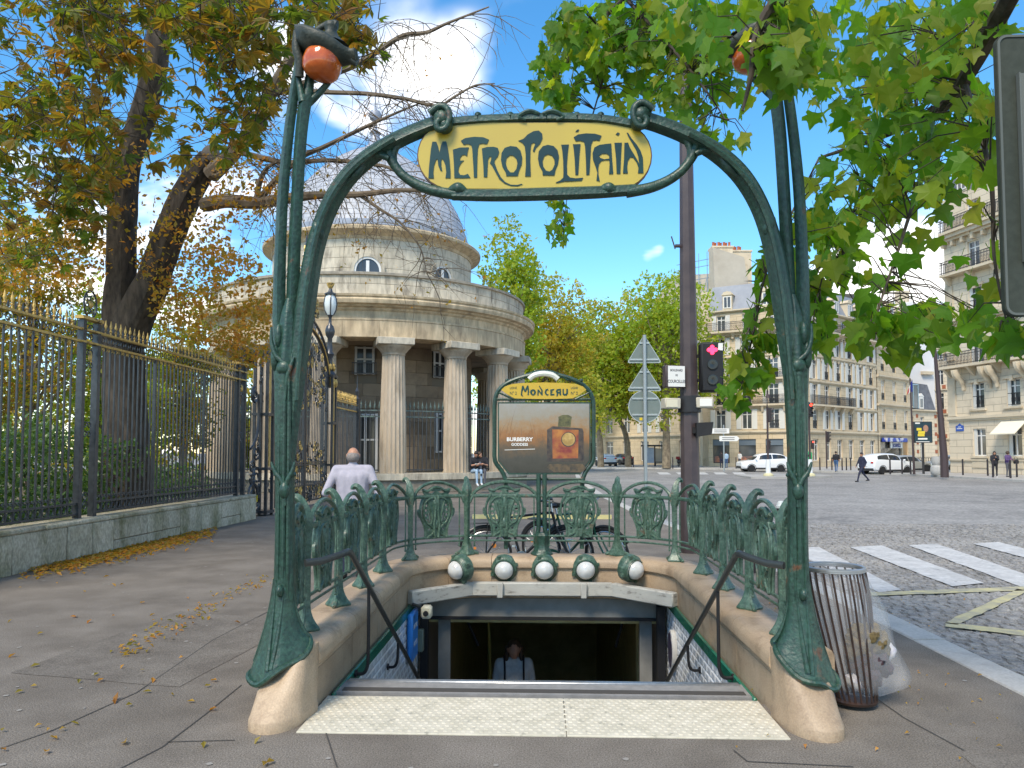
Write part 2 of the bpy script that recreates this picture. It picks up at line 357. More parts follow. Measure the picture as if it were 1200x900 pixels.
# painted markings, laid on the setts
def gquad(pts, z): return [(p.x, p.y, z) for p in (gp(u, v, z) for u, v in pts)]
def marking(name, quads, m, z, label):
    o = None; b = MB()
    for q in quads:
        P = [Vector(p) for p in gquad(q, z)]; n = 14; vs = []; fs = []
        for i in range(n+1):
            t = i/n; j = .0 if i in (0, n) else .012
            vs += [P[0].lerp(P[3], t)+Vector((random.uniform(-j, j), random.uniform(-j, j), 0)), P[1].lerp(P[2], t)+Vector((random.uniform(-j, j), random.uniform(-j, j), 0))]
        for i in range(n): fs.append((2*i, 2*i+1, 2*i+3, 2*i+2))
        b.add(vs, fs)
    o = b.build(name, m, smooth=False); return struct(o)
for q in ([(996, 641), (1033, 639), (1153, 683), (1116, 687)], [(1065, 639), (1097, 637), (1236, 684), (1204, 690)], [(1140, 637), (1170, 635), (1300, 668), (1270, 672)], [(920, 642), (960, 641), (1056, 691), (1030, 694)]):
    marking('crosswalk_stripe', [q], paint_w, -.096, '')
marking('yellow_marking', [[(1020, 694), (1020, 698), (1200, 692), (1200, 687)], [(1106, 730), (1122, 732), (1206, 692), (1192, 690)], [(1108, 729), (1108, 734), (1210, 746), (1210, 740)]], paint_y, -.095, '')
marking('crosswalk_stripe', [[(u, 548.6), (u+13, 548.6), (u+9, 550), (u-5, 550)] for u in range(700, 800, 24)], paint_w, -.114, '')
marking('crosswalk_stripe', [[(u, 553.5), (u+12, 553.5), (u+17, 556), (u+3, 556)] for u in range(770, 880, 22)], paint_w, -.114, '')
# pavement on the far side of the crossing
edge = [(560, 547), (690, 547.6), (840, 549), (925, 551), (1000, 553), (1070, 555.5), (1130, 559), (1260, 566)]
ep = [gp(u, v) for u, v in edge]
far_walk = struct(sheet('far_pavement', [[(p.x, p.y) for p in ep]+[(160, 40), (260, 300), (-60, 300)]], 0., walk_far))
b = MB()
for p, q in zip(ep, ep[1:]):
    t = (q-p).normalized(); n = Vector((-t.y, t.x, 0))
    b.add([p+Vector((0, 0, -.14)), q+Vector((0, 0, -.14)), q+Vector((0, 0, .012)), p+Vector((0, 0, .012)), q+n*.3+Vector((0, 0, .012)), p+n*.3+Vector((0, 0, .012))], [(0,1,2,3),(3,2,4,5)])
struct(b.build('far_kerb', granite, None, smooth=False))
# small island carrying the signals
ip = [gp(u, v) for u, v in ((862, 556.5), (905, 555), (962, 556.2), (975, 557.8), (930, 559), (880, 559))]
b = MB(); n = len(ip); b.add([(p.x, p.y, -.14) for p in ip]+[(p.x, p.y, .01) for p in ip], [tuple(range(n, 2*n))]+[(i, (i+1) % n, n+(i+1) % n, n+i) for i in range(n)])
struct(b.build('traffic_island', walk_far, None, smooth=False))

# ============================================================ METRO ENTRANCE: stairwell
stone = mat('comblanchien', (.43, .32, .21), .5, (.33, .235, .148), 2.2, 7, .35, 90, stain=(.2, .135, .08), sscale=4.5, slo=.52, shi=.74, rnd=.12, speck=(90, .1))
iron = mat('green_cast_iron', (.010, .038, .024), .46, (.022, .062, .04), 5, 7, .5, 50, stain=(.10, .042, .018), sscale=5, slo=.61, shi=.68, spec=.5, coat=.12, speck=(40, .3))
iron_worn = mat('green_bronze', (.026, .068, .043), .42, (.085, .14, .10), 16, 7, .5, 60, stain=(.11, .05, .022), sscale=8, slo=.6, shi=.72, spec=.5, coat=.12, speck=(50, .3))
tile_m = mat('white_tile', (.70, .71, .70), .12, (.62, .63, .61), 3, 4, spec=.6, rnd=.06, stain=(.40, .38, .33), sscale=2.2, slo=.55, shi=.8)
grout = mat('grout', (.20, .19, .17), .9)
green_tile = mat('green_tile', (.01, .10, .055), .2, (.02, .16, .09), 20, 3, spec=.6)
dark_iron = mat('dark_handrail', (.055, .06, .058), .38, metal=.55, spec=.5)
white_paint = mat('old_white_paint', (.44, .43, .38), .6, (.36, .35, .31), 3, 5, .2, 30, stain=(.13, .12, .10), sscale=6, slo=.56, shi=.68, aniso=(1, 1, 3))
lintel_m = mat('grey_lintel', (.27, .265, .24), .6, (.20, .195, .175), 4, 6)
step_m = mat('step_stone', (.20, .195, .185), .75, (.26, .25, .235), 12, 5, .3, 80)
steel = mat('steel_nosing', (.46, .47, .48), .32, (.36, .37, .38), 30, 4, metal=.8)
tunnel_m = mat('tunnel_tile', (.66, .58, .28), .3, (.52, .45, .2), 3, 5)
black = mat('black', (.012, .012, .013), .6)
tact_m = mat('tactile_cream', (.58, .53, .42), .7, (.47, .43, .33), 9, 6, .2, 60, stain=(.30, .28, .22), sscale=14, slo=.58, shi=.68)
stair = bpy.data.objects.new('stairs', None); COL.objects.link(stair); struct(stair)
b = MB(); b.box((0, 5.37, -.06), (2.78, .28, .125)); b.build('step', step_m, stair, smooth=False)
for i in range(22):
    b = MB(); b.box((0, 5.51+.31*i+.155, -.165*(i+1)-.2), (2.78, .315, .4)); b.build('step', step_m, stair, smooth=False)
b = MB(); b.bbox((0, 5.487, .006), (2.74, .055, .018), .006); b.build('nosing', steel, stair)
b = MB(); b.box((0, 5.30, .004), (2.72, .07, .006)); b.build('landing_strip', joint_m, stair, smooth=False)
for s, nm in ((-1, 'left'), (1, 'right')):
    w = MB(); w.box((s*1.475, 8.4, -2.3), (.13, 6.6, 4.55)); wo = struct(w.build('stair_wall_'+nm, grout, None, smooth=False))
    tm = MB(); tm.add([(0, -.074, -.0355), (0, .074, -.0355), (0, .074, .0355), (0, -.074, .0355), (-s*.010, -.062, -.0235), (-s*.010, .062, -.0235), (-s*.010, .062, .0235), (-s*.010, -.062, .0235)],
        [(4,5,6,7),(0,1,5,4),(1,2,6,5),(2,3,7,6),(3,0,4,7)] if s < 0 else [(7,6,5,4),(4,5,1,0),(5,6,2,1),(6,7,3,2),(7,4,0,3)])
    me = tm.mesh('wall_tile', tile_m, smooth=False); k = 0
    for r in range(14):
        z = -.135-r*.0755; yy = 5.3+(r % 2)*.076
        while yy < 8.95:
            if z > 1.62-.2945*yy-.12 and k < 300: link('wall_tile', me, wo, TR(s*1.408, yy, z)); k += 1
            yy += .153
    b = MB(); b.bbox((s*1.402, 6.95, -.045), (.03, 3.5, .10), .008); b.build('green_band', green_tile, wo)
b = MB(); b.box((0, 18.9, -2.2), (3.4, .1, 4.6)); b.box((-1.47, 15, -2.4), (.3, 8, 4)); b.box((1.47, 15, -2.4), (.3, 8, 4)); b.box((0, 15.2, -4.3), (3.4, 8, .2)); b.box((0, 14.1, -.31), (3.4, 10, .12))
struct(b.build('passage', tunnel_m, None, smooth=False))
portal = thing('portal_frame', 'white painted beam frame and grey lintel over the stair opening', 'frame', (0, 8.8, -.2))
bp = [(-1.4, 8.2), (-.80, 8.80), (.80, 8.80), (1.4, 8.2)]
for (a, c) in zip(bp, bp[1:]):
    t = Vector((c[0]-a[0], c[1]-a[1], 0)); L_ = t.length; M = Matrix.Translation(((a[0]+c[0])/2, (a[1]+c[1])/2, .075)) @ Matrix.Rotation(atan2(t.y, t.x), 4, 'Z')
    b = MB(); b.bbox((0, 0, 0), (L_, .1, .15), .012, M); b.build('beam', white_paint, portal)
for x in (-.47, .47): b = MB(); b.bbox((x, 8.73, .07), (.07, .05, .17), .008); b.build('bracket', white_paint, portal)
b = MB(); b.box((0, 9.02, -.13), (2.74, .12, .32)); b.build('lintel', lintel_m, portal, smooth=False)
b = MB(); b.box((0, 8.94, -.285), (2.6, .06, .03)); b.build('lintel_edge', black, portal, smooth=False)
for x in (-1.33, 1.33): b = MB(); b.box((x, 8.78, -1.4), (.085, .12, 2.6)); b.build('jamb', black, portal, smooth=False)
for x in (-1.14, 1.2): b = MB(); b.box((x, 9.1, -1.6), (.14, .08, 2.6)); b.build('door_leaf', lintel_m, portal, smooth=False)
for x0, x1 in ((-.95, -.78), (1.0, .9)): b = MB(); b.tube([(x0, 9.5, -.36), (x1, 9.55, -.75)], .018, 6); b.build('brace', black, portal)
b = MB(); b.tube([(-.98, 11.4, -.8), (-.62, 11.4, -.8), (-.62, 11.4, -.80)], .02, 6); b.tube([(-.78, 11.4, -.82), (-.74, 11.4, -2.2)], .02, 6)
o = b.build('gate_post', mat('yellow_bar', (.45, .40, .12), .5), None); tag(o, 'thin yellow barrier bar in the dark of the passage', 'barrier')
# tactile strip
tac = thing('tactile_strip', 'cream tactile paving strip with raised domes before the stairs', 'tactile paving', (0, 4.8, 0))
for x0, x1 in ((-1.42, .138), (.142, 1.40)):
    b = MB(); b.bbox(((x0+x1)/2, 4.805, .004), (x1-x0, .66, .012), .003); b.build('slab', tact_m, tac)
b = MB(); yy = 4.515; r = 0
while yy < 5.12:
    x = -1.39+(r % 2)*.026
    while x < 1.385: b.lathe([(.0155, 0), (.013, .0035), (.008, .005), (0.0001, .0053)], 7, (x, yy, .0095), caps=False); x += .052
    yy += .045; r += 1
o = b.build('dome', tact_m, tac); o['kind'] = 'stuff'
# ============================================================ stone parapet
def upath(s):
    """centre line of the railing, from the front right post round the back to the front left: point, tangent"""
    L1, R = 3.4, .95; A = R*pi/2; Bk = 1.3
    if s < L1: return Vector((1.6, 4.75+s, 0)), Vector((0, 1, 0))
    s -= L1
    if s < A: a = s/R; return Vector((.65+R*cos(a), 8.15+R*sin(a), 0)), Vector((-sin(a), cos(a), 0))
    s -= A
    if s < Bk: return Vector((.65-s, 9.1, 0)), Vector((-1, 0, 0))
    s -= Bk
    if s < A: a = pi/2+s/R; return Vector((-.65+R*cos(a), 8.15+R*sin(a), 0)), Vector((-sin(a), cos(a), 0))
    s -= A; return Vector((-1.6, 8.15-s, 0)), Vector((0, -1, 0))
ULEN = 6.8+.95*pi+1.3
def usweep(b, prof, s0, s1, caps=True, step=.12):
    n = max(1, int((s1-s0)/step)); m = len(prof); vs = []; fs = []
    for i in range(n+1):
        p, t = upath(s0+(s1-s0)*i/n); nn = Vector((-t.y, t.x, 0))          # to the inside
        for (o, z) in prof: q = p+nn*o; vs.append((q.x, q.y, z))
    for i in range(n):
        for k in range(m): j = (k+1) % m; fs.append((i*m+k, (i+1)*m+k, (i+1)*m+j, i*m+j))
    if caps: fs.append(tuple(range(m))); fs.append(tuple(n*m+k for k in range(m-1, -1, -1)))
    b.add(vs, fs)
par = thing('stone_parapet', 'beige polished stone parapet around the metro stairwell', 'parapet', (0, 9.1, 0))
cop = [(-.2, .24), (-.2, .37), (-.185, .4), (-.15, .42), (.10, .42), (.15, .41), (.185, .385), (.2, .35), (.2, .30), (.188, .285), (.165, .28), (.165, .24)]
fac = [(-.19, -.05), (-.19, .24), (.168, .24), (.168, -.02), (.168, -.05)]
cuts = [.12, 1.05, 1.95, 2.85, 3.55, 4.35, 4.95, 5.52, 6.12, 6.72, 7.5, 8.2, 9.1, 10.0, ULEN-.12]
for a, c in zip(cuts, cuts[1:]):
    b = MB(); usweep(b, cop, a+.003, c-.003); b.build('coping_stone', stone, par)
    b = MB(); usweep(b, fac, a+.003, c-.003); b.build('face_stone', stone, par, ang=30)
b = MB(); usweep(b, [(-.17, -.06), (-.17, .395), (.155, .395), (.155, -.06)], .13, ULEN-.13); b.build('mortar', mat('mortar', (.16, .13, .09), .9), par)
for s in (-1, 1):
    low = [(1.43, 4.90), (1.43, 4.66), (1.455, 4.57), (1.515, 4.48), (1.595, 4.445), (1.675, 4.475), (1.73, 4.58), (1.75, 4.9)]
    top = [(1.43, 4.90, .42), (1.435, 4.80, .42), (1.455, 4.725, .38), (1.51, 4.67, .31), (1.58, 4.65, .25), (1.65, 4.665, .24), (1.71, 4.75, .30), (1.73, 4.9, .40)]
    rings = []
    cx, cy = 1.6, 4.7
    rings.append([(cx+(x-cx)*1.04, cy+(yy-cy)*1.03, -.01) for x, yy in low]); rings.append([(cx+(x-cx)*1.04, cy+(yy-cy)*1.03, .055) for x, yy in low]); rings.append([(cx+(x-cx)*1.0, cy+(yy-cy)*1.0, .068) for x, yy in low])
    for t in (.25, .5, .75, .93):
        rings.append([(l[0]+(q[0]-l[0])*t*(1.12-.12*t), l[1]+(q[1]-l[1])*t*(1.12-.12*t), .068+(q[2]-.068)*t) for l, q in zip(low, top)])
    rings.append([tuple(q) for q in top]); rings.append([(cx+(q[0]-cx)*.8, 4.75+(q[1]-4.75)*.8, q[2]+.012) for q in top])
    n = 8; k = 4; b = MB(); vs = []; fs = []
    rings = [spline(r, 3, closed=True) for r in rings]; n = len(rings[0])
    for r in rings: vs += [(s*p[0], p[1], p[2]) for p in r]
    for i in range(len(rings)-1):
        for j in range(n):
            q = (j+1) % n; f = (i*n+j, i*n+q, (i+1)*n+q, (i+1)*n+j); fs.append(f if s > 0 else f[::-1])
    f = tuple((len(rings)-1)*n+j for j in range(n)); fs.append(f if s > 0 else f[::-1])
    b.add(vs, fs); b.build('plinth', stone, par, ang=55)
# ============================================================ cast iron railing
rail = thing('metro_railing', 'green cast iron art nouveau railing with shield panels around the stairs', 'railing', (0, 9.1, .42))
for z, r_ in ((1.11, .021), (.64, .014), (.585, .011)):
    b = MB(); b.tube([upath(.1+i*(ULEN-.2)/90)[0]+Vector((0, 0, z)) for i in range(91)], r_, 8, flat=.8); b.build('top_rail' if z > 1 else 'lower_rail', iron_worn, rail)
bm = MB()     # baluster: x along the railing, +y to the outside
bm.tube(spline([(0, 0, .0, .075), (0, 0, .015, .078), (0, 0, .05, .062), (0, 0, .10, .042), (0, 0, .18, .031), (0, 0, .45, .03), (0, 0, .66, .036), (0, .0, .74, .042), (0, .012, .80, .036), (0, .035, .86, .028), (0, .07, .895, .024), (0, .10, .885, .021), (0, .105, .865, .016)], 3) and
        [p[:3] for p in spline([(0, 0, .0, .075), (0, 0, .015, .078), (0, 0, .05, .062), (0, 0, .10, .042), (0, 0, .18, .031), (0, 0, .45, .03), (0, 0, .66, .036), (0, .0, .74, .042), (0, .012, .80, .036), (0, .035, .86, .028), (0, .07, .895, .024), (0, .10, .885, .021), (0, .105, .865, .016)], 3)],
        [p[3] for p in spline([(0, 0, .0, .085), (0, 0, .015, .088), (0, 0, .05, .066), (0, 0, .10, .043), (0, 0, .18, .031), (0, 0, .45, .03), (0, 0, .66, .036), (0, .0, .74, .042), (0, .012, .80, .036), (0, .035, .86, .028), (0, .07, .895, .024), (0, .10, .885, .021), (0, .105, .865, .016)], 3)],
        16, lobes=4, ld=.16, up=(1, 0, 0))
for sx in (-1, 1):
    bm.tube(spline([(sx*.03, 0, .62), (sx*.045, .004, .70), (sx*.05, .01, .77), (sx*.035, .02, .83)], 4), .011, 6)
    bm.tube(spline([(sx*.14, 0, .012), (sx*.10, 0, .03), (sx*.055, 0, .07), (sx*.03, 0, .16)], 4), [.012, .016, .02, .018]+[.016]*9, 6)
bal = bm.mesh('baluster', iron_worn)
sp = MB(); sp.tube([(0, 0, .11), (0, 0, .70)], .009, 6); sp.sphere((0, 0, .11), .014, 6, 4); sp.tube(spline([(0, 0, .70), (-.012, 0, .72), (0, 0, .738), (.012, 0, .72), (.004, 0, .708)], 3), .005, 5); spm = sp.mesh('spindle', iron_worn)
# shield
KS = .001533
def sc(dx, yy): return (dx*KS, 1.62-(yy/6.67+30)*.01022-.42)
half = [(0, 56), (35, 62), (65, 78), (90, 80), (125, 72), (120, 100), (105, 118), (125, 150), (140, 200), (150, 225), (160, 222), (168, 235), (165, 265), (150, 290), (140, 285), (130, 310), (105, 345), (95, 375), (92, 410), (100, 445), (60, 450)]
out_ = [sc(x, q) for x, q in half]+[sc(0, 448)]+[sc(-x, q) for x, q in half[:0:-1]]
holes = []
for s in (-1, 1):
    for hx, hy, hr in ((88, 200, 10), (93, 235, 11), (92, 272, 12), (84, 308, 11), (62, 378, 9)): holes.append([sc(s*(hx+hr*cos(a*pi/4)), hy+hr*sin(a*pi/4)) for a in range(8)])
    for h in ([(110, 165), (130, 200), (136, 250), (125, 300), (105, 330), (118, 290), (124, 240), (118, 195)], [(40, 330), (66, 245), (74, 255), (58, 335)], [(12, 96), (60, 88), (75, 104), (40, 110)]): holes.append([sc(s*x, q) for x, q in h])
sh = MB(); sh.prism([out_]+holes, -.011, .011)
for side in (-1, 1):
    for s in (-1, 1):
        rel = [[(20, 140), (70, 150), (108, 195), (112, 270), (85, 330), (50, 335), (40, 290), (55, 220), (75, 170)], [(100, 120), (128, 165), (142, 225), (138, 280), (112, 335), (96, 385), (96, 440)], [(0, 62), (40, 70), (80, 92), (122, 80)], [(14, 130), (12, 250), (24, 350), (14, 440)], [(60, 345), (30, 375), (34, 410), (70, 430), (90, 445)]]
        for q, w in zip(rel, (.013, .012, .014, .02, .013)):
            sh.tube(spline([(sc(s*x, yy)[0], side*.012, sc(s*x, yy)[1]) for x, yy in q], 4), w, 6)
    sh.sphere((0, side*.01, sc(0, 190)[1]), (.055, .022, .085), 10, 6); sh.sphere((0, side*.01, sc(0, 340)[1]), (.03, .018, .06), 10, 6)
shm = sh.mesh('shield_panel', iron_worn)
A_ = 3.4; Q = .95
post_s = [.45, 1.3, 2.15, 3.0, A_+.95*radians(30), A_+.95*radians(76)]
post_s = post_s+[ULEN/2]+[ULEN-x for x in post_s[::-1]]
def umat(s, z=.42):
    p, t = upath(s); return Matrix.Translation((p.x, p.y-9.1, z-.42)) @ Matrix.Rotation(atan2(-t.y, -t.x), 4, 'Z')
for s in post_s:
    if abs(s-ULEN/2) > .01: link('baluster', bal, rail, umat(s))
allp = [.1]+post_s+[ULEN-.1]
for a, c in zip(allp, allp[1:]):
    if c-a < .5: pass
    link('shield_panel', shm, rail, umat((a+c)/2) @ Matrix.Diagonal((min(1, (c-a)/.80), 1, 1, 1)))
    n = 16; pts = []
    for i in range(n+1):
        t = i/n; p, _ = upath(a+.03+(c-a-.06)*t); h = 1.03+.245*(sin(pi*t)**.45); pts.append(p+Vector((0, 0, h)))
    b = MB(); b.tube(pts, .017, 7, flat=1.15); b.build('arch_bar', iron_worn, rail)
    if c-a > .7:
        for d in (.09, -.09): link('spindle', spm, rail, umat((a+d) if d > 0 else (c+d)))
b = MB()      # the pair of stems at the middle of the back
for sx in (-1, 1):
    b.tube(spline([(sx*.05, 9.1, .44), (sx*.045, 9.1, .52), (sx*.05, 9.1, .66), (sx*.036, 9.1, .78), (sx*.036, 9.1, 1.36)], 4), [.05, .05, .05, .048]+[.042, .038, .035, .032]+[.028]*9, 10)
b.tube(spline([(0, 9.1, .42), (0, 9.1, .46), (0, 9.1, .56), (0, 9.1, .68)], 3), [.12, .125, .12, .10, .085, .075, .075, .08, .085, .06], 14, lobes=5, ld=.1)
b.build('centre_post', iron, rail)
# ============================================================ portico: two stems with lamps, the arch and the name panel
por = thing('metro_portico', 'green art nouveau metro gateway with amber lamps and yellow METROPOLITAIN panel', 'gateway', (0, 4.8, .25))
PY = 4.8
def pl(u, v, s, dy=0., off=None):     # measured on the left stem, mirrored for the right, which stands a little farther in
    p = at(u, v, PY); return Vector((p.x*(-s)-(OFF if s > 0 else 0), PY+dy, p.z))
OFF = .045
rust_g = iron
for s in (-1, 1):
    OFF = .045
    b = MB()
    def tb(pts, n=14, lobes=0, ld=0., k=4, dy=0., lph=0.):
        P = spline(pts, k); b.tube([pl(p[0], p[1], s, dy) for p in P], [p[2] for p in P], n, lobes=lobes, ld=[p[3] if len(p) > 3 else ld for p in P], lph=lph, up=(0, 1, 0))
    # foot and trunk (u, v, radius, lobing)
    tb([(331, 735, .05, .02), (333, 715, .064, .06), (334, 690, .066, .07), (334, 650, .060, .07), (334, 600, .057, .06), (334, 560, .058, .06), (334, 520, .060, .06), (335, 470, .066, .07), (336, 430, .070, .08), (337, 400, .06, .08), (338, 370, .045, .06), (339, 350, .02, 0)], 30, 6, .1)
    # folds running up the trunk
    for (du, dy) in ((-5, -.05), (1, -.058), (6, -.05)):
        P = spline([(334+du, 700), (334+du, 650), (335+du, 560), (336+du, 470), (338+du*1.2, 415)], 4)
        b.tube([pl(q[0], q[1], s, dy-(.085*max(0, (q[1]-700)/76)**1.5 if q[1] > 700 else 0)) for q in P], [.006+.008*min(1, i/4, (len(P)-1-i)/4) for i in range(len(P))], 7)
    # leafy knots
    for (u, v, rx, rz, dy) in ((335, 556, .074, .026, -.02), (337, 574, .035, .06, -.052), (325, 420, .03, .09, -.03), (336, 432, .05, .05, -.05), (329, 395, .025, .08, -.03), (333, 690, .022, .04, -.072)):
        q = pl(u, v, s, dy); b.sphere(q, (rx, .04, rz), 12, 8)
    for q in ([(322, 541), (326, 552), (333, 562), (337, 574), (338, 592)], [(349, 541), (346, 552), (341, 562), (338, 576), (337, 592)], [(322, 385), (322, 402), (327, 418), (337, 428), (342, 445), (342, 470)], [(348, 420), (344, 432), (340, 446), (338, 470)]):
        P = spline(q, 5); b.tube([pl(x, y, s, -.062) for x, y in P], [.004+.013*sin(pi*min(.9, (i+1)/len(P))) for i in range(len(P))], 8)
    # flaring foot: tilted rim, lower on the outside and in front
    N_ = 40; vs = []; fs = []; rows = [(0., .178), (.0, .170), (.05, .162), (.12, .145), (.22, .126), (.36, .106), (.54, .086), (.76, .071), (1., .061)]
    ft = pl(333.5, 672, s); fb = pl(328, 790, s); fb.z = .36
    for ri, (t, r_) in enumerate(rows):
        c = fb.lerp(ft, t)
        for k in range(N_):
            a = 2*pi*k/N_; w = (1-t)**2.2; q = r_*(1+w*(.07*cos(5*a+1.2)+.05*cos(3*a))); zz = c.z+w*(-.085*cos(a)*s+.075*sin(a)+.018*sin(4*a+.5))-(.03 if ri == 0 else 0)
            vs.append((c.x+q*cos(a), c.y+q*sin(a)*.95, zz))
    for i in range(len(rows)-1):
        for k in range(N_): fs.append((i*N_+k, i*N_+(k+1) % N_, (i+1)*N_+(k+1) % N_, (i+1)*N_+k))
    b.add(vs, fs); b.tube([Vector(v)+Vector((0, 0, .012)) for v in vs[:N_]], .018, 7, closed=True)
    for a, tw in ((-2.2, .5), (-1.2, -.4), (-.3, .5), (-2.9, -.4)):
        P = []
        for i in range(9):
            t = .04+i/8*.9; w = (1-t)**2.2; aa = a+tw*(1-t); r_ = .062+.11*(1-t)**2.1+.002; c = fb.lerp(ft, t); P.append((c.x+r_*cos(aa), c.y+r_*sin(aa)*.95, c.z+w*(-.085*cos(aa)*s+.075*sin(aa))))
        b.tube(P, [.004+.014*(1-i/8) for i in range(9)], 7)
    b.build('stem', rust_g, por, ang=50)
    b = MB()     # the slender twin shoots
    tb([(333, 560, .03), (331, 500, .036), (328, 450, .040), (326, 400, .04), (326, 350, .038), (327, 300, .035), (330, 230, .033), (336, 165, .031), (343, 110, .03), (348, 80, .028), (352, 55, .028)], 12, 4, .12, dy=.02)
    tb([(336, 560, .03), (337, 500, .036), (339, 450, .042), (341, 400, .042), (342, 350, .040), (343.5, 300, .037), (347, 230, .036), (351, 165, .036), (355, 128, .038), (358, 112, .042)], 12, 4, .12, dy=.02)
    tb([(355, 120, .03), (352, 105, .022), (349, 85, .018), (350, 60, .018), (358, 46, .02)], 8)
    tb([(356, 118, .032), (364, 112, .026), (374, 102, .022), (384, 90, .02), (392, 76, .016)], 8, dy=.05)
    tb([(359, 60, .03), (361, 85, .03), (357, 118, .04)], 8, dy=.04)
    b.build('shoot', iron, por, ang=50)
    OFF = 0.
    # arch limb
    b = MB()
    tb([(335, 640, .02), (337, 560, .032), (341, 500, .043), (346, 450, .052), (352, 400, .058), (358, 355, .060), (366.5, 300, .058), (381, 252, .056), (402, 214, .057), (430, 186, .055), (465, 164, .052), (497, 150, .05), (515, 144, .05)], 14, 5, .12, k=5)
    for off in (-.045, .045):
        tb([(352, 470, .012), (356, 410, .016), (361, 355, .018), (370, 300, .018), (383, 254, .02), (404, 217, .02), (431, 190, .02), (465, 168, .02)], 6, dy=off-.03, k=4)
    tb([(371, 262, .02), (373, 268, .036), (376, 276, .034), (377, 284, .012)], 10, dy=-.03)
    for (u, v, r_) in ((519, 142, .062), (522, 150, .052), (515, 139, .05)): b.sphere(pl(u, v, s, -.03), r_, 12, 8)
    P = spline([(505, 138), (516, 130), (525, 133), (528, 143), (524, 155), (516, 157), (513, 150), (517, 146)], 4); b.tube([pl(x, y, s, -.07) for x, y in P], .022, 8)
    # web that carries the lower rail
    tb([(440, 180, .03), (453, 177, .036), (458, 186, .034), (464, 196, .03), (474, 207, .03), (490, 217, .032), (510, 224, .034), (535, 228, .036)], 10)
    tb([(478, 159, .02), (467, 168, .026), (461, 180, .026), (462, 192, .022)], 8)
    tb([(432, 185, .02), (447, 184, .024), (457, 188, .02)], 8, dy=-.03)
    tb([(398, 225, .014), (410, 214, .02), (420, 204, .03), (428, 192, .02)], 8, dy=-.03)
    b.build('arch_limb', iron, por, ang=50)
    # lamp
    OFF = .06
    lp = pl(380, 74, s, -.02)
    hood = mat('lamp_hood', (.018, .026, .02), .5, (.05, .055, .04), 14, 5, .4, 60)
    g = MB(); prof = [(.001, -.13), (.05, -.128), (.09, -.115), (.115, -.085), (.126, -.04), (.122, .01), (.108, .055), (.085, .085)]
    M = Matrix.Translation(lp+Vector((0, 0, .01))) @ Matrix.Rotation(s*radians(-14) if s < 0 else radians(14), 4, 'Y') @ Matrix.Scale(1.0, 4)
    g.lathe(prof, 24, M=M); amber = mat('amber_glass', (.58, .13, .02), .12, (.38, .07, .012), 7, 5, spec=.5, coat=.2)
    g.build('lamp_globe', amber, por)
    h = MB(); M2 = Matrix.Translation(lp+Vector((-s*-.0, 0, .0))) @ Matrix.Diagonal((-s, 1, 1, 1)).to_4x4()   # local +x points to the middle of the gate on both sides
    M2 = Matrix.Translation(lp) @ Matrix.Diagonal((-s, 1, 1, 1))
    rows = []
    # leaf-like cap: rings along x from stem to tip: (x, zc, half width y, thickness)
    prof2 = [(-.175, .18, .03, .05), (-.16, .165, .10, .08), (-.10, .135, .145, .115), (-.03, .105, .16, .125), (.05, .075, .15, .12), (.11, .05, .115, .095), (.155, .035, .075, .06), (.19, .03, .055, .05), (.215, .03, .065, .055), (.228, .028, .03, .03)]
    n = 14; vs = []; fs = []
    for (x, zc_, hw, th) in prof2:
        for k in range(n):
            a = 2*pi*k/n; vs.append((x, hw*cos(a), zc_+th*.62*sin(a)+(.02*cos(2*a))))
    for i in range(len(prof2)-1):
        for k in range(n): j = (k+1) % n; fs.append((i*n+k, i*n+j, (i+1)*n+j, (i+1)*n+k)[::(1 if s > 0 else -1)])
    fs.append(tuple(range(n))[::(-1 if s > 0 else 1)]); fs.append(tuple((len(prof2)-1)*n+k for k in range(n))[::(1 if s > 0 else -1)])
    h.add(vs, fs, M2)
    h.tube([M2 @ Vector(p) for p in spline([(-.10, 0, .17), (-.06, 0, .195), (-.02, 0, .225), (.03, 0, .248), (.085, 0, .235)], 3)], [.02]*10+[.028, .035, .035], 8)
    h.lathe([(.12, .07), (.08, .10), (.05, .14), (.036, .17), (.045, .19), (.048, .215), (.03, .228), (.001, .23)], 12, M=M2 @ Matrix.Translation((.045, 0, .03)))
    h.tube([M2 @ Vector(p) for p in [(.10, 0, .05), (.17, -.01, .015), (.22, 0, -.02)]], [.03, .03, .022], 8)
    h.tube([M2 @ Vector(p) for p in spline([(-.165, -.02, .19), (-.17, -.03, .08), (-.15, -.02, 0.), (-.155, 0, -.1)], 3)], .028, 8)
    h.build('lamp_hood', hood, por, ang=60)
# top and bottom rails of the panel
b = MB()
def pr(pts, n=12, lobes=0, ld=0., dy=0.):
    P = spline(pts, 5); b.tube([at(p[0], p[1], PY)+Vector((0, dy, 0)) for p in P], [p[2] for p in P], n, lobes=lobes, ld=ld, up=(0, 1, 0))
pr([(510, 146, .036), (560, 141, .034), (640, 138, .033), (700, 140, .034), (740, 146, .036)], 12, 5, .1)
for u in (560, 598, 640, 676, 704): pr([(u-9, 143, .01), (u-2, 139, .024), (u, 138, .04), (u+2, 139, .024), (u+9, 143, .01)], 8)
for du in (-1, 1): pr([(634+du*2, 136, .012), (634+du*14, 133, .016), (634+du*26, 139, .012), (634+du*18, 143, .008)], 6, dy=-.03)
b.build('upper_rail', iron, por, ang=50)
b = MB()
pr([(530, 228, .036), (580, 228.5, .040), (640, 227, .042), (700, 225, .040), (745, 222, .036)], 12, 5, .1)
for u in (536, 712): pr([(u-12, 226, .012), (u-4, 222, .03), (u+2, 222, .04), (u+12, 226, .014)], 8, dy=-.015)
b.build('lower_rail', iron, por, ang=50)
yel = mat('enamel_yellow', (.49, .36, .032), .35, (.42, .30, .035), 1.2, 3, spec=.5, coat=.3)
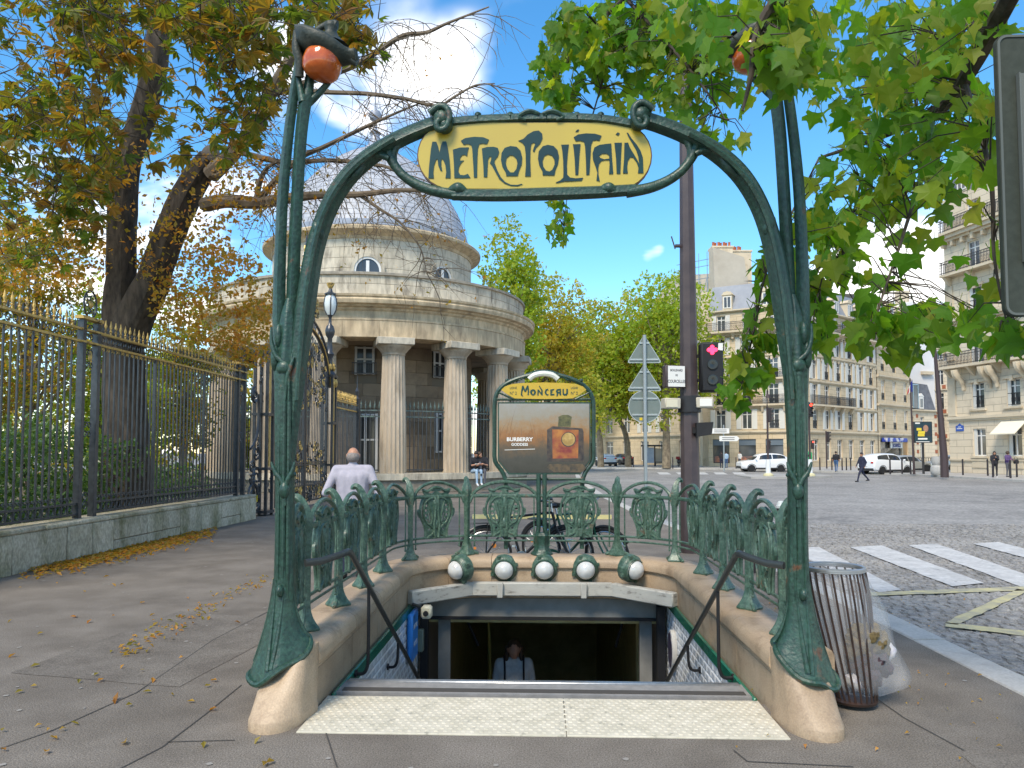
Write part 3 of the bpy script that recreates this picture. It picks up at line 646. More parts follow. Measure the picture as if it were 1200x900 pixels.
edgem = mat('panel_edge', (.09, .05, .03), .5)
def stadium(u0, u1, v0, v1, n=14, k=1.0):
    c0 = (v0+v1)/2; r = (v1-v0)/2; R_ = min(r*1.02, 40); pts = []
    for i in range(n+1): a = -pi/2+pi*i/n; pts.append((u1-R_+R_*cos(a), c0+r*sin(a)))
    for i in range(n+1): a = pi/2+pi*i/n; pts.append((u0+R_+R_*cos(a), c0+r*sin(a)))
    return pts
def poly_at(pts, Y): P = [at(u, v, Y) for u, v in pts]; return [(p.x, p.z) for p in P]
b = MB(); b.prism([poly_at(stadium(489, 764, 144, 223), PY)[::-1]], PY-.012, PY+.02); panel = b.build('name_panel', [edgem], por, ang=30)
b = MB(); b.prism([poly_at(stadium(490.5, 762.5, 145, 222), PY)[::-1]], PY-.016, PY-.0125); b.build('enamel', yel, panel, ang=30)
ink = mat('enamel_ink', (.004, .026, .026), .35, (.007, .042, .036), 2, 2)
def c1(p): return (480+p[0]/7.5, 130+p[1]/7.5)
def c2_(p): return (620+p[0]/7.5, 130+p[1]/7.5)
LET = [(c1, [[(165,592),(172,480),(188,330),(200,270),(235,270),(250,310),(262,365),(275,305),(290,268),(322,268),(335,320),(350,420),(358,520),(360,590),(315,590),(322,540),(315,480),(300,440),(285,418),(278,440),(278,480),(287,530),(268,520),(252,480),(245,420),(232,430),(215,480),(208,540),(213,592)]]),
 (c1, [[(380,340),(440,322),(520,320),(510,360),(505,398),(485,385),(462,388),(445,410),(442,437),(478,435),(455,455),(435,490),(428,530),(445,562),(480,565),(512,552),(535,588),(460,590),(393,590),(390,480)]]),
 (c1, [[(450,262),(490,238),(570,227),(650,232),(697,252),(680,292),(645,286),(612,290),(600,330),(595,430),(592,585),(565,585),(560,480),(550,330),(540,300),(510,290),(475,298)]]),
 (c1, [[(635,330),(680,317),(740,315),(775,325),(787,360),(775,400),(750,430),(745,450),(770,520),(800,580),(840,625),(890,648),(945,650),(985,640),(992,645),(950,660),(890,658),(835,637),(787,597),(752,532),(722,477),(705,458),(715,435),(720,405),(705,400),(690,425),(685,500),(682,582),(652,582),(648,480)]]),
 (c1, [[(850,572),(845,540),(815,490),(803,430),(808,370),(835,325),(885,308),(940,315),(975,350),(990,410),(985,470),(960,530),(950,572)], [(885,540),(860,510),(845,460),(852,415),(880,390),(910,392),(938,420),(948,460),(938,510),(915,540)]]),
 (c1, [[(955,262),(1000,245),(1040,205),(1090,178),(1135,172),(1165,200),(1168,240),(1145,290),(1110,325),(1095,360),(1083,352),(1092,320),(1105,290),(1090,278),(1070,290),(1062,340),(1060,440),(1065,575),(1015,575),(1022,480),(1020,380),(1012,310),(990,280)]]),
 (c2_, [[(120,565),(118,530),(90,480),(78,420),(85,355),(120,310),(165,298),(215,308),(250,345),(263,400),(255,460),(232,520),(222,567)], [(150,525),(125,490),(118,440),(135,395),(165,382),(200,392),(222,425),(225,470),(205,515),(180,532)]]),
 (c2_, [[(282,297),(350,295),(340,370),(332,480),(335,560),(360,585),(410,592),(475,587),(462,612),(380,618),(310,620),(240,634),(235,628),(275,610),(300,585),(302,540),(300,440),(292,350)]]),
 (c2_, [[(385,293),(452,291),(442,400),(432,560),(407,562),(402,440),(393,340)]]), (c2_, [[(408,183),(420,165),(440,163),(432,180)]]),
 (c2_, [[(392,232),(430,207),(500,197),(580,200),(637,218),(618,262),(590,257),(560,262),(545,300),(538,420),(530,560),(503,562),(500,440),(492,310),(482,272),(450,262),(410,266)]]),
 (c2_, [[(592,612),(600,540),(585,490),(562,430),(558,370),(575,320),(620,298),(680,290),(722,286),(728,400),(740,552),(703,555),(708,470),(705,432),(670,432),(635,440),(615,465),(608,500),(610,560),(622,618)], [(615,395),(640,376),(680,375),(703,390),(705,418),(660,425),(625,412)]]),
 (c2_, [[(750,280),(815,279),(808,400),(802,552),(770,552),(765,420)]]), (c2_, [[(762,205),(780,187),(797,197),(782,215)]]),
 (c2_, [[(838,280),(870,278),(885,320),(915,370),(945,420),(968,465),(960,400),(940,340),(905,280),(875,230),(858,190),(870,192),(900,240),(945,295),(980,350),(1000,410),(1005,546),(957,546),(962,500),(945,450),(915,410),(890,405),(868,440),(862,490),(868,548),(825,548),(835,420)]])]
for f, loops in LET:
    b = MB(); b.prism([poly_at([f(p) for p in l], PY-.02) for l in loops], PY-.021, PY-.017); b.build('letter', ink, panel, smooth=False)
# ============================================================ MONCEAU name board
SY = 9.16
mon = thing('station_board', 'green framed MONCEAU station board with perfume poster behind the stairs', 'sign board', (0.07, SY, .42))
def pb(u, v, dy=0.): p = at(u, v, SY); return Vector((p.x, SY+dy, p.z))
b = MB()
P = spline([(593, 643), (593, 600), (593, 566), (588, 552), (580, 540), (579.5, 520), (579.5, 490), (580, 470), (584, 458), (594, 449), (610, 442.5), (625, 439), (637, 438), (650, 439), (665, 442.5), (680, 449), (690, 458), (695, 470), (695.5, 490), (695.5, 520), (695, 540), (687, 552), (682.5, 566), (682, 600), (682, 643)], 3)
b.tube([pb(u, v) for u, v in P], .026, 8, up=(0, 1, 0)); b.build('frame', iron, mon)
b = MB()
for q, r_ in (([(582, 468), (694, 468)], .018), ([(592, 561.5), (684, 561.5)], .018), ([(582, 459), (602, 468)], .012), ([(693, 459), (674, 468)], .012), ([(608, 446), (624, 437)], .012), ([(666, 446), (652, 437)], .012)):
    b = MB(); b.tube([pb(*q[0], -.01 if r_ < .015 else 0), pb(*q[1], -.01 if r_ < .015 else 0)], r_, 6, up=(0, 1, 0)); b.build('crossbar', iron, mon)
b = MB()
P = spline([(604, 446.5), (613, 441), (626, 436), (637, 434.5), (648, 436), (661, 441), (670, 446.5)], 4); b.tube([pb(u, v, .03) for u, v in P], .018, 6); b.build('crest_bar', iron, mon)
for u in (594, 681): b = MB(); b.sphere(pb(u, 446), .025, 8, 6); b.build('knob', iron, mon)
b = MB(); P = spline([(620, 444.5), (626, 440), (637, 438), (648, 440), (654, 444.5)], 5); b.tube([pb(u, v, -.01) for u, v in P], .035, 8, flat=.9); b.build('board_lamp', mat('lamp_cover', (.62, .63, .55), .3), mon)
hd = [(587.5, 457), (592, 453), (600, 450.2), (612, 449), (637, 448.3), (662, 449), (675, 450.2), (683, 453), (687, 457), (680, 462), (671, 467), (650, 467.6), (637, 467.8), (624, 467.6), (603, 467), (594, 462)]
b = MB(); b.prism([poly_at(hd, SY)[::-1]], SY-.02, SY+.02); hdr = b.build('header', mat('header_yellow', (.52, .34, .02), .35, coat=.3), mon, ang=30)
hk = mat('header_ink', (.008, .05, .045), .4)
def cm(p): return (570+p[0]/8.889, 425+p[1]/8.889)
ML = [[(358,335),(362,290),(372,240),(385,238),(398,270),(402,285),(412,262),(425,235),(438,240),(444,290),(440,338),(428,335),(430,290),(426,270),(412,300),(398,305),(384,275),(374,300),(372,330),(382,350),(370,350)],
 [(478,340),(460,325),(453,305),(462,284),(485,275),(508,284),(517,305),(510,327),(492,340)],
 [(530,340),(532,280),(545,278),(570,312),(572,290),(545,240),(552,238),(585,285),(586,338),(574,338),(545,300),(543,340)],
 [(648,290),(632,285),(622,305),(630,326),(650,328),(640,342),(616,332),(606,305),(616,278),(640,270)],
 [(665,280),(706,272),(702,286),(680,290),(680,300),(694,300),(680,310),(680,324),(708,324),(708,338),(666,340)],
 [(730,352),(732,320),(722,295),(735,276),(775,270),(778,338),(762,338),(762,318),(748,318),(742,345)],
 [(792,275),(806,272),(806,320),(820,326),(832,318),(832,272),(848,272),(850,318),(836,340),(810,342),(794,330)]]
MH = {1: [(482,328),(474,306),(484,288),(498,306),(490,326)], 5: [(742,304),(748,288),(762,286),(762,304)]}
for i, l in enumerate(ML):
    lp_ = [poly_at([cm(p) for p in l], SY-.03)]+([poly_at([cm(p) for p in MH[i]], SY-.03)] if i in MH else [])
    b = MB(); b.prism(lp_, SY-.026, SY-.0205); b.build('letter', hk, hdr, smooth=False)
for u, al in ((601.5, 0), (673, 0)):
    for tx, v, sz in (('LIGNE', 454.7, .038), ('N° 2', 461, .055)):
        p = at(u, v, SY-.022); link('line_number', text_mesh('line_number', tx, sz, hk, .001, sx=.8), hdr, Matrix.Translation((p.x-.07, SY-.022-SY, p.z-.42)))
bd = [(583.5, 471.5), (692, 471.5), (692, 540), (680, 556), (596, 556), (583.5, 540)]
b = MB(); b.prism([poly_at(bd, SY)[::-1]], SY-.03, SY+.03); b.build('case', iron, mon, smooth=False)
# poster: printed picture, graded from grey sky to amber grass and dark ground
def poster_mat():
    m = bpy.data.materials.new('poster_print'); m.use_nodes = True; nt = m.node_tree; N = nt.nodes.new; L = nt.links.new; Pn = nt.nodes['Principled BSDF']; Pn.inputs['Roughness'].default_value = .25
    g = N('ShaderNodeTexCoord'); sp_ = N('ShaderNodeSeparateXYZ'); L(g.outputs['Object'], sp_.inputs[0])
    n = N('ShaderNodeTexNoise'); n.inputs['Scale'].default_value = 9; n.inputs['Detail'].default_value = 9; n.inputs['Roughness'].default_value = .7; L(g.outputs['Object'], n.inputs[0])
    a = N('ShaderNodeMath'); a.operation = 'MULTIPLY_ADD'; L(n.outputs[0], a.inputs[0]); a.inputs[1].default_value = .42; L(sp_.outputs[2], a.inputs[2])
    mr = N('ShaderNodeMapRange'); z0 = pb(600, 556).z-.42; z1 = pb(600, 472).z-.42; mr.inputs[1].default_value = z0+.22; mr.inputs[2].default_value = z1+.30; L(a.outputs[0], mr.inputs[0])
    cr = N('ShaderNodeValToRGB'); e = cr.color_ramp.elements; e[0].position = 0; e[0].color = (.035, .032, .025, 1); e[1].position = 1; e[1].color = (.30, .30, .29, 1)
    for p, c in ((.22, (.055, .05, .04)), (.36, (.12, .075, .04)), (.48, (.27, .115, .035)), (.6, (.30, .18, .085)), (.74, (.27, .235, .18))): q = e.new(p); q.color = (*c, 1)
    L(mr.outputs[0], cr.inputs[0]); L(cr.outputs[0], Pn.inputs['Base Color']); return m
pm = poster_mat(); ins = [(584.8, 473), (690.6, 473), (690.6, 539.5), (679, 554), (597, 554), (584.8, 539.5)]
b = MB(); b.prism([poly_at(ins, SY-.03)[::-1]], SY-.034, SY-.0305); pst = b.build('poster', pm, mon, smooth=False)
def cp(p): return (570+p[0]/8.889, 470+p[1]/8.889)
def print_(name, poly, m, d): b = MB(); b.prism([poly_at([cp(p) for p in poly], SY-.034)], SY-.0345-d, SY-.0343); return b.build(name, m, pst, smooth=False)
amb = mat('print_amber', (.42, .17, .04), .3, (.20, .03, .03), 7, 4); blk = mat('print_black', (.03, .026, .03), .3, (.10, .07, .05), 14, 4); gold = mat('print_gold', (.50, .34, .12), .3, (.32, .2, .06), 20, 3); olive = mat('print_olive', (.14, .13, .05), .3, (.06, .06, .03), 16, 3)
dk = mat('print_grass', (.14, .065, .03), .4); wht = mat('print_white', (.75, .74, .70), .4)
circ = lambda x, y, r, n=20: [(x+r*cos(2*pi*i/n), y+r*sin(2*pi*i/n)) for i in range(n)]
print_('printed_bottle', [(632, 630), (632, 300), (690, 262), (1000, 285), (1012, 320), (1015, 630)], blk, .0002)
print_('printed_bottle', [(690, 600), (685, 295), (960, 300), (955, 595)], amb, .0005)
print_('printed_cap', [(745, 265), (752, 190), (748, 165), (790, 145), (850, 143), (890, 165), (885, 195), (876, 270)], olive, .0004)
print_('printed_seal', circ(855, 400, 78), blk, .0008); print_('printed_seal', circ(855, 398, 68), gold, .0010)
print_('printed_table', [(630, 690), (660, 655), (1000, 655), (1040, 700), (1000, 740), (700, 740)], mat('print_soil', (.13, .09, .05), .5, (.05, .045, .035), 22, 4), .0003)
rp = random.Random(5)
for i in range(16):
    x = rp.uniform(135, 620); y0 = rp.uniform(330, 480); y1 = y0-rp.uniform(100, 340)*(1 if x < 300 else .5); dx = rp.uniform(-20, 90) if x < 350 else rp.uniform(-40, 40)
    y1 = max(y1, 35); print_('printed_grass', [(x, y0), (x+3, y0), ((x+dx*.4)+3, (y0+y1)/2), (x+dx+1, y1), (x+dx*.4, (y0+y1)/2)], dk, .0002)
for tx, v, sz, bo in (('BURBERRY', 400, .062, .0018), ('GODDESS', 453, .045, .001)):
    u_, v_ = cp((346, v)); p = at(u_, v_, SY-.036); link('printed_words', text_mesh('printed_words', tx, sz, wht, .0004, bold=bo, sx=1.05 if tx[0] == 'B' else .98), pst, Matrix.Translation((p.x-mon.location.x, -.0352, p.z-.42)))
print_('printed_line', [(190, 507), (505, 497), (505, 502), (190, 512)], wht, .0003)
# ============================================================ bulkhead lamps on the stone
glass_w = mat('opal_glass', (.62, .62, .60), .15, (.5, .5, .47), 6, 3, spec=.6, coat=.4)
for i, (u, th, lab) in enumerate(((540, -38, 'round green bulkhead lamp on the left curve of the parapet'), (591, 0, 'second round bulkhead lamp from the left, under the board\'s left leg'), (638, 0, 'middle round bulkhead lamp under the centre post of the railing'), (686, 0, 'fourth round bulkhead lamp from the left, under the board\'s right leg'), (739, 38, 'round green bulkhead lamp on the right curve of the parapet'))):
    yy = 8.94 if th == 0 else 8.72; p = at(u, 666, yy)
    if th: p.x *= 1.0
    t = thing('bulkhead_lamp', lab, 'lamp', p, 0, 'bulkhead lamps on the parapet'); M = Matrix.Rotation(radians(th), 4, 'Z') @ Matrix.Rotation(pi/2+radians(9), 4, 'X')
    b = MB(); b.lathe([(.155, -.05), (.155, .0), (.152, .03), (.135, .05), (.128, .055), (.12, .07), (.11, .07), (.11, .03)], 24, M=M)
    for k in range(4): a = k*pi/2+.4; b.box((.15*cos(a), .15*sin(a), .03), (.035, .035, .05), M)
    b.build('housing', iron_worn, t, world=False)
    b = MB(); b.lathe([(.112, .05), (.11, .075), (.095, .115), (.06, .15), (.02, .165), (.0001, .167)], 20, M=M); b.build('glass', glass_w, t, world=False)
    b = MB(); b.lathe([(.117, .08), (.112, .09), (.107, .08)], 20, M=M, caps=False); b.build('rim', iron, t, world=False)
# ============================================================ handrails
for s, lab in ((-1, 'dark metal handrail sloping down the left stair wall'), (1, 'dark metal handrail sloping down the right stair wall')):
    t = thing('handrail', lab, 'handrail', (s*1.2, 5.6, 0), 0, 'handrails of the metro stairs')
    pts = [(s*1.5, 4.86, .92), (s*1.42, 4.95, .92), 0, (s*1.29, 10.4, -2.05)]
    b = MB(); b.tube([pts[0], pts[1]]+spline([(s*1.42, 4.95, .92), (s*1.33, 5.06, .945), (s*1.295, 5.13, .955), (s*1.29, 5.2, .935), (s*1.29, 5.28, .89)], 5)[1:]+[pts[3]], .024, 8, flat=.75); b.build('rail', dark_iron, t)
    for yy, zz in ((5.75, -.02), (6.95, -.30)):
        zr = .89-(yy-5.28)*2.94/5.12
        b = MB(); b.tube(spline([(s*1.29, yy, zr), (s*1.29, yy, zz+.14), (s*1.30, yy, zz+.04), (s*1.33, yy, zz), (s*1.39, yy, zz)], 4), .013, 7); b.lathe([(.03, 0), (.03, .012)], 10, M=Matrix.Translation((s*1.385, yy, zz)) @ Matrix.Rotation(pi/2, 4, 'Y')); b.build('bracket', black, t)
# things on the stair walls
def wall_thing(name, lab, cat, parts, loc):
    t = thing(name, lab, cat, loc)
    for nm, b, m in parts: b.build(nm, m, t, world=True)
    return t
blue = mat('sign_blue', (.03, .22, .62), .35); cream = mat('cream_plastic', (.62, .57, .42), .45)
b = MB(); b.bbox((-1.36, 8.15, -.30), (.06, .36, .50), .02); t = tag(b.build('notice_sign', blue, None), 'small blue notice sign on the left white tiled wall', 'sign')
for k, zz in enumerate((-.2, -.38)):
    me = text_mesh('sign_words', 'METRO' if k == 0 else 'ACCES', .07, wht, .001)
    link('sign_words', me, t, Matrix.Translation((-1.3285, 8.15, zz)) @ Matrix.Rotation(pi/2, 4, 'Z'))
b = MB(); b.bbox((-1.20, 8.07, -.04), (.11, .12, .13), .02)
cam_t = wall_thing('security_camera', 'cream security camera box under the white beam', 'camera', [('housing', b, cream), ('lens', MB().lathe([(.028, 0), (.028, .02), (.001, .02)], 12, M=Matrix.Translation((-1.20, 8.005, -.045)) @ Matrix.Rotation(pi/2, 4, 'X')), black), ('bracket', MB().tube([(-1.26, 8.1, .0), (-1.36, 8.14, .02)], .02, 6), dark_iron)], (-1.2, 8.07, -.1))
b = MB(); b.bbox((-1.34, 8.55, -.45), (.07, .1, .24), .01); tag(b.build('junction_box', mat('grey_green', (.16, .2, .16), .5), None), 'grey green junction box beside the dark jamb', 'junction box')
b = MB(); b.lathe([(.001, .0), (.17, .0), (.18, .012), (.18, .05), (.17, .055)], 24, M=Matrix.Translation((1.40, 8.25, -.45)) @ Matrix.Rotation(-pi/2, 4, 'Y') @ Matrix.Diagonal((1.15, .8, 1, 1)))
t = tag(b.build('line_sign', mat('sign_rim', (.55, .52, .46), .4), None), 'dark round sign with pale rim on the right tiled wall', 'sign')
b = MB(); b.lathe([(.001, .058), (.158, .058), (.16, .05)], 24, M=Matrix.Translation((1.40, 8.25, -.45)) @ Matrix.Rotation(-pi/2, 4, 'Y') @ Matrix.Diagonal((1.15, .8, 1, 1))); b.build('face', mat('sign_violet', (.03, .02, .05), .3), t)
# ============================================================ litter bin of bars with its bag
bx, by = 2.0, 5.1
bins = thing('litter_bin', 'round litter bin of dark steel bars beside the right plinth', 'bin', (bx, by, 0))
rust = mat('dark_rusty_bar', (.035, .024, .02), .45, (.07, .04, .03), 12, 4, metal=.3)
top_c = Vector((-.09, .10, .85))
def binpt(a, t):   # from the ring at the ground to the wide rim, a basket that leans back and bulges
    r = .145+.05*sin(pi*t*.95)-.01*t+.0*t; c = Vector((.0, .0, .05)).lerp(top_c, t); return Vector((c.x+r*1.0*cos(a), c.y+r*sin(a), c.z))
def binp2(a, t):
    r = .118+.085*t**.8-.018*max(0, t-.8)/.2; c = Vector((.02, 0, .04)).lerp(Vector((-.09, .05, .87)), t); return Vector((c.x+r*cos(a), c.y+r*sin(a), c.z))
barm = None
for k in range(22):
    a = 2*pi*k/22; b = MB(); b.tube([binp2(a, t/8) for t in range(9)], .0065, 6); b.build('bar', rust, bins, world=False)
for t, r_ in ((0., .008), (1., .012), (.985, .009)):
    b = MB(); b.tube([binp2(2*pi*k/28, t) for k in range(28)], r_, 6, closed=True); b.build('ring', rust if t < .9 else mat('galvanised', (.5, .5, .5), .35, metal=.8), bins, world=False)
b = MB(); b.lathe([(.001, .03), (.14, .03), (.145, .045), (.001, .05)], 18); b.build('base_plate', rust, bins, world=False)
bag_m = mat('clear_bag', (.6, .6, .61), .18, alpha=.2, spec=.6)
bag = thing('rubbish_bag', 'translucent plastic bag bulging out of the litter bin', 'bag', (bx, by, .05))
b = MB(); rows = 16; nn = 26; vs = []; fs = []
for i in range(rows+1):
    t = i/rows; zz = .80*(1-t)+.02
    for k in range(nn):
        a = 2*pi*k/nn; base = binp2(a, (zz+.0)/.86); c = binp2(0, zz/.86)-Vector((.118+.085*(zz/.86)**.8-.018*max(0, zz/.86-.8)/.2, 0, 0))
        r = (base-c).length*(.90)
        out = max(0, cos(a-.15))**1.3*(.27*(t**.95))*(1 if t < .86 else 1-(t-.86)*2.2)
        if i == rows: r *= .35; out *= .75
        rip = .012*sin(a*7+t*9)+.008*sin(a*13-t*5)
        vs.append((c.x+(r+out+rip)*cos(a), c.y+(r+out*.5+rip)*sin(a), zz))
for i in range(rows):
    for k in range(nn): j = (k+1) % nn; fs.append((i*nn+k, (i+1)*nn+k, (i+1)*nn+j, i*nn+j))
fs.append(tuple(rows*nn+k for k in range(nn))); b.add(vs, fs); b.build('film', bag_m, bag, world=False, ang=80)
rb = random.Random(2); b = MB()
for (c, r_, mi) in (((.02, -.02, .34), .085, 0), ((.06, -.03, .40), .075, 0), ((.11, -.02, .35), .075, 0), ((.02, .0, .26), .08, 1), ((.10, -.03, .25), .075, 1), ((.06, -.03, .16), .07, 1), ((.19, .0, .30), .045, 2), ((.16, -.01, .2), .05, 1), ((-.01, 0, .11), .05, 2), ((.0, -.03, .42), .05, 0)):
    c = (c[0]+.025, c[1], c[2]*.98); r_ *= 1.15; s0 = len(b.v); b.sphere(c, r_, 22, 16, mi=mi)
    for i in range(s0, len(b.v)): v = Vector(b.v[i]); d = (v-Vector(c)); b.v[i] = tuple(Vector(c)+d*(1+.16*sin(d.x*60+r_*90)*cos(d.z*50)+.10*sin(d.y*80+d.z*40)+.08*sin(d.x*150+d.z*120)))
b.build('rubbish', [mat('wilted_flowers', (.07, .048, .018), .85, (.16, .115, .045), 40, 5), mat('rubbish_dark', (.06, .025, .03), .6, (.025, .03, .035), 25, 4), mat('rubbish_lilac', (.45, .40, .48), .5, (.6, .58, .55), 18, 3)], bag, world=False)
# ============================================================ sign plate seen from behind at the right edge
grey_g = mat('sign_back', (.04, .047, .036), .7, (.05, .057, .045), 30, 3, spec=.2)
pt0 = cz(1167, 36, 4.0); pt1 = cz(1178, 372, 4.0)
zb, zt = pt1.z, pt0.z; x0 = (pt0.x+pt1.x)/2; yb = (pt0.y+pt1.y)/2
bs = thing('street_sign', 'grey back of a tall rounded street sign at the right edge', 'sign', (x0+.33, yb+.08, 0))
def rrect(x0, z0, x1, z1, r, n=5):
    P = []
    for cx, cz_, a0 in ((x1-r, z0+r, -pi/2), (x1-r, z1-r, 0), (x0+r, z1-r, pi/2), (x0+r, z0+r, pi)):
        for i in range(n+1): a = a0+pi/2*i/n; P.append((cx+r*cos(a), cz_+r*sin(a)))
    return P
b = MB(); b.prism([rrect(x0, zb, x0+.66, zt, .05)], yb, yb+.03); b.build('plate', grey_g, bs, ang=30)
b = MB(); b.prism([rrect(x0+.004, zb+.004, x0+.656, zt-.004, .048), rrect(x0+.016, zb+.016, x0+.644, zt-.016, .04)], yb-.006, yb-.0005); b.build('rim', mat('sign_edge', (.10, .11, .095), .6), bs, ang=30)
b = MB(); b.box((x0+.115, yb-.012, (zb+zt)/2+.03), (.035, .022, zt-zb-.5)); b.box((x0+.095, yb-.02, (zb+zt)/2+.03), (.006, .03, zt-zb-.5)); b.box((x0+.135, yb-.02, (zb+zt)/2+.03), (.006, .03, zt-zb-.5)); b.build('channel', mat('channel', (.12, .13, .115), .6), bs, smooth=False)
b = MB(); b.tube([(x0+.33, yb+.08, 0), (x0+.33, yb+.08, zt+.1)], .04, 12); b.build('post', grey_g, bs)
# ============================================================ STREET FURNITURE of the near pavement
mast_m = mat('brown_mast', (.045, .03, .03), .45, (.065, .045, .042), 5, 4, spec=.5)
alu = mat('galvanised_post', (.33, .36, .36), .45, metal=.5)
sgn_back = mat('sign_back_grey', (.15, .185, .165), .5, (.17, .2, .18), 10, 3, metal=.15)
strip_m = mat('sign_rail', (.42, .45, .43), .4, metal=.4)
plate_w = mat('plate_white', (.70, .68, .63), .4); txt_k = mat('plate_text', (.05, .05, .055), .5); box_b = mat('box_beige', (.46, .42, .33), .5)
MZ = 12.5; mp0 = cz(809, 575, MZ)
def mz(v): return cz(806, v, MZ).z
mast = thing('lamp_mast', 'tall dark brown street lamp mast behind the stairwell', 'lamp post', (mp0.x, mp0.y, 0))
b = MB(); b.tube([(0, 0, 0), (0, 0, .8), (0, 0, .85), (0, 0, 3), (0, 0, 9.6)], [.175, .17, .155, .145, .085], 8); b.build('pole', mast_m, mast, world=False, ang=20)
b = MB(); b.tube([(0, 0, mz(483)), (0, 0, mz(464))], .19, 12); b.build('collar', mat('collar_black', (.02, .02, .022), .5), mast, world=False)
b = MB(); b.tube(spline([(0, 0, 9.3), (.1, -.4, 9.8), (.4, -1.2, 10.2), (.7, -2.1, 10.25)], 4), [.08]*6+[.05]*7, 8); b.build('arm', mast_m, mast, world=False)
b = MB(); b.bbox((.75, -2.3, 10.2), (.3, .7, .16), .05); b.build('lantern', mast_m, mast, world=False)
b = MB(); b.tube([(0, 0, mz(284)), (-.2, 0, mz(284))], .03, 6); b.tube([(-.2, 0, mz(284)-.05), (-.26, 0, mz(276)+.05)], .012, 5); b.build('small_bracket', mast_m, mast, world=False)
sg = thing('pedestrian_signal', 'black signal box with lit red cross on the mast', 'traffic light', (mp0.x+.33, mp0.y-.12, mz(460)))
zt_, zb_ = mz(402), mz(460); H = zt_-zb_
b = MB(); b.bbox((0, 0, H/2), (.36, .24, H), .03); b.box((-.22, .1, H*.75), (.1, .05, .05)); b.box((-.22, .1, H*.25), (.1, .05, .05)); b.build('housing', black, sg, world=False)
red = mat('red_light', (.6, .01, .03), .4, emit=(1, .03, .09), estr=2.6)
b = MB(); zc_ = H*.84
for dx, dz, r_ in ((0, 0, .038), (.05, 0, .034), (-.05, 0, .034), (0, .045, .034), (0, -.045, .034)): b.lathe([(r_, -.004), (r_, .008), (.001, .012)], 14, M=Matrix.Translation((dx, -.122-.0006*dx*100*0-.001*(dz != 0)-.0015*(dx != 0), zc_+dz)) @ Matrix.Rotation(pi/2, 4, 'X'))
b.build('red_cross', red, sg, world=False)
b = MB()
for zz in (H*.55, H*.24): b.lathe([(.085, -.002), (.085, .02), (.07, .022), (.001, .01)], 18, M=Matrix.Translation((0, -.12, zz)) @ Matrix.Rotation(pi/2, 4, 'X'))
b.build('dark_lens', mat('dark_lens', (.02, .022, .022), .15), sg, world=False)
b = MB(); b.prism([[(.09, H-.13), (.17, H-.14), (.17, H-.02), (.1, H-.02)]], -.128, -.1215); b.build('corner_tape', plate_w, sg, world=False, smooth=False)
np_ = cz(791, 441, MZ-.1)
pl_ = thing('street_name_box', 'white BOULEVARD DE COURCELLES name box fixed to the mast', 'street sign', (np_.x, np_.y, np_.z-.19))
Mr = Matrix.Rotation(radians(14), 4, 'Z')
b = MB(); b.bbox((0, .06, .19), (.33, .14, .36), .012, Mr); b.build('box', mast_m, pl_, world=False)
b = MB(); b.box((.02, -.0135, .19), (.29, .006, .335), Mr); b.build('plate', plate_w, pl_, world=False, smooth=False)
for tx, zz, s_ in (('BOULEVARD', .285, .052), ('DE', .205, .042), ('COURCELLES', .105, .07)):
    link('plate_words', text_mesh('plate_words', tx, s_, txt_k, .0005, sx=.72, bold=.0016), pl_, Mr @ Matrix.Translation((.02, -.0172, zz)))
for (u, v, lab, rz) in ((786, 473, 'beige detector box left of the black collar', 12), (826, 472, 'beige box with small plate right of the black collar', -14)):
    q = cz(u, v, MZ-.05); t = thing('detector_box', lab, 'detector', (q.x, q.y, q.z-.09)); Mq = Matrix.Rotation(radians(rz), 4, 'Z')
    b = MB(); b.bbox((0, 0, .09), (.27, .2, .17), .012, Mq); b.build('housing', box_b, t, world=False)
    b = MB(); b.box((.02 if rz < 0 else -.02, -.104, .09), (.19, .008, .12), Mq); b.build('face', plate_w if rz < 0 else cream, t, world=False, smooth=False)
q = cz(826, 505, MZ-.1); t = thing('horn_speaker', 'dark horn speaker on the right side of the mast', 'speaker', (q.x-.05, q.y, q.z-.12))
b = MB(); vs = [(-.1, -.1, .02), (-.1, .12, .02), (-.1, .12, .25), (-.1, -.1, .25), (.13, -.14, .06), (.13, .14, .06), (.16, .14, .26), (.16, -.14, .26)]; b.add(vs, [(0,1,2,3)[::-1],(4,5,6,7),(0,4,7,3),(1,2,6,5),(3,7,6,2),(0,1,5,4)]); b.build('horn', black, t, world=False, smooth=False)
b = MB(); b.box((-.12, .02, .13), (.06, .08, .1)); b.build('bracket', black, t, world=False, smooth=False)
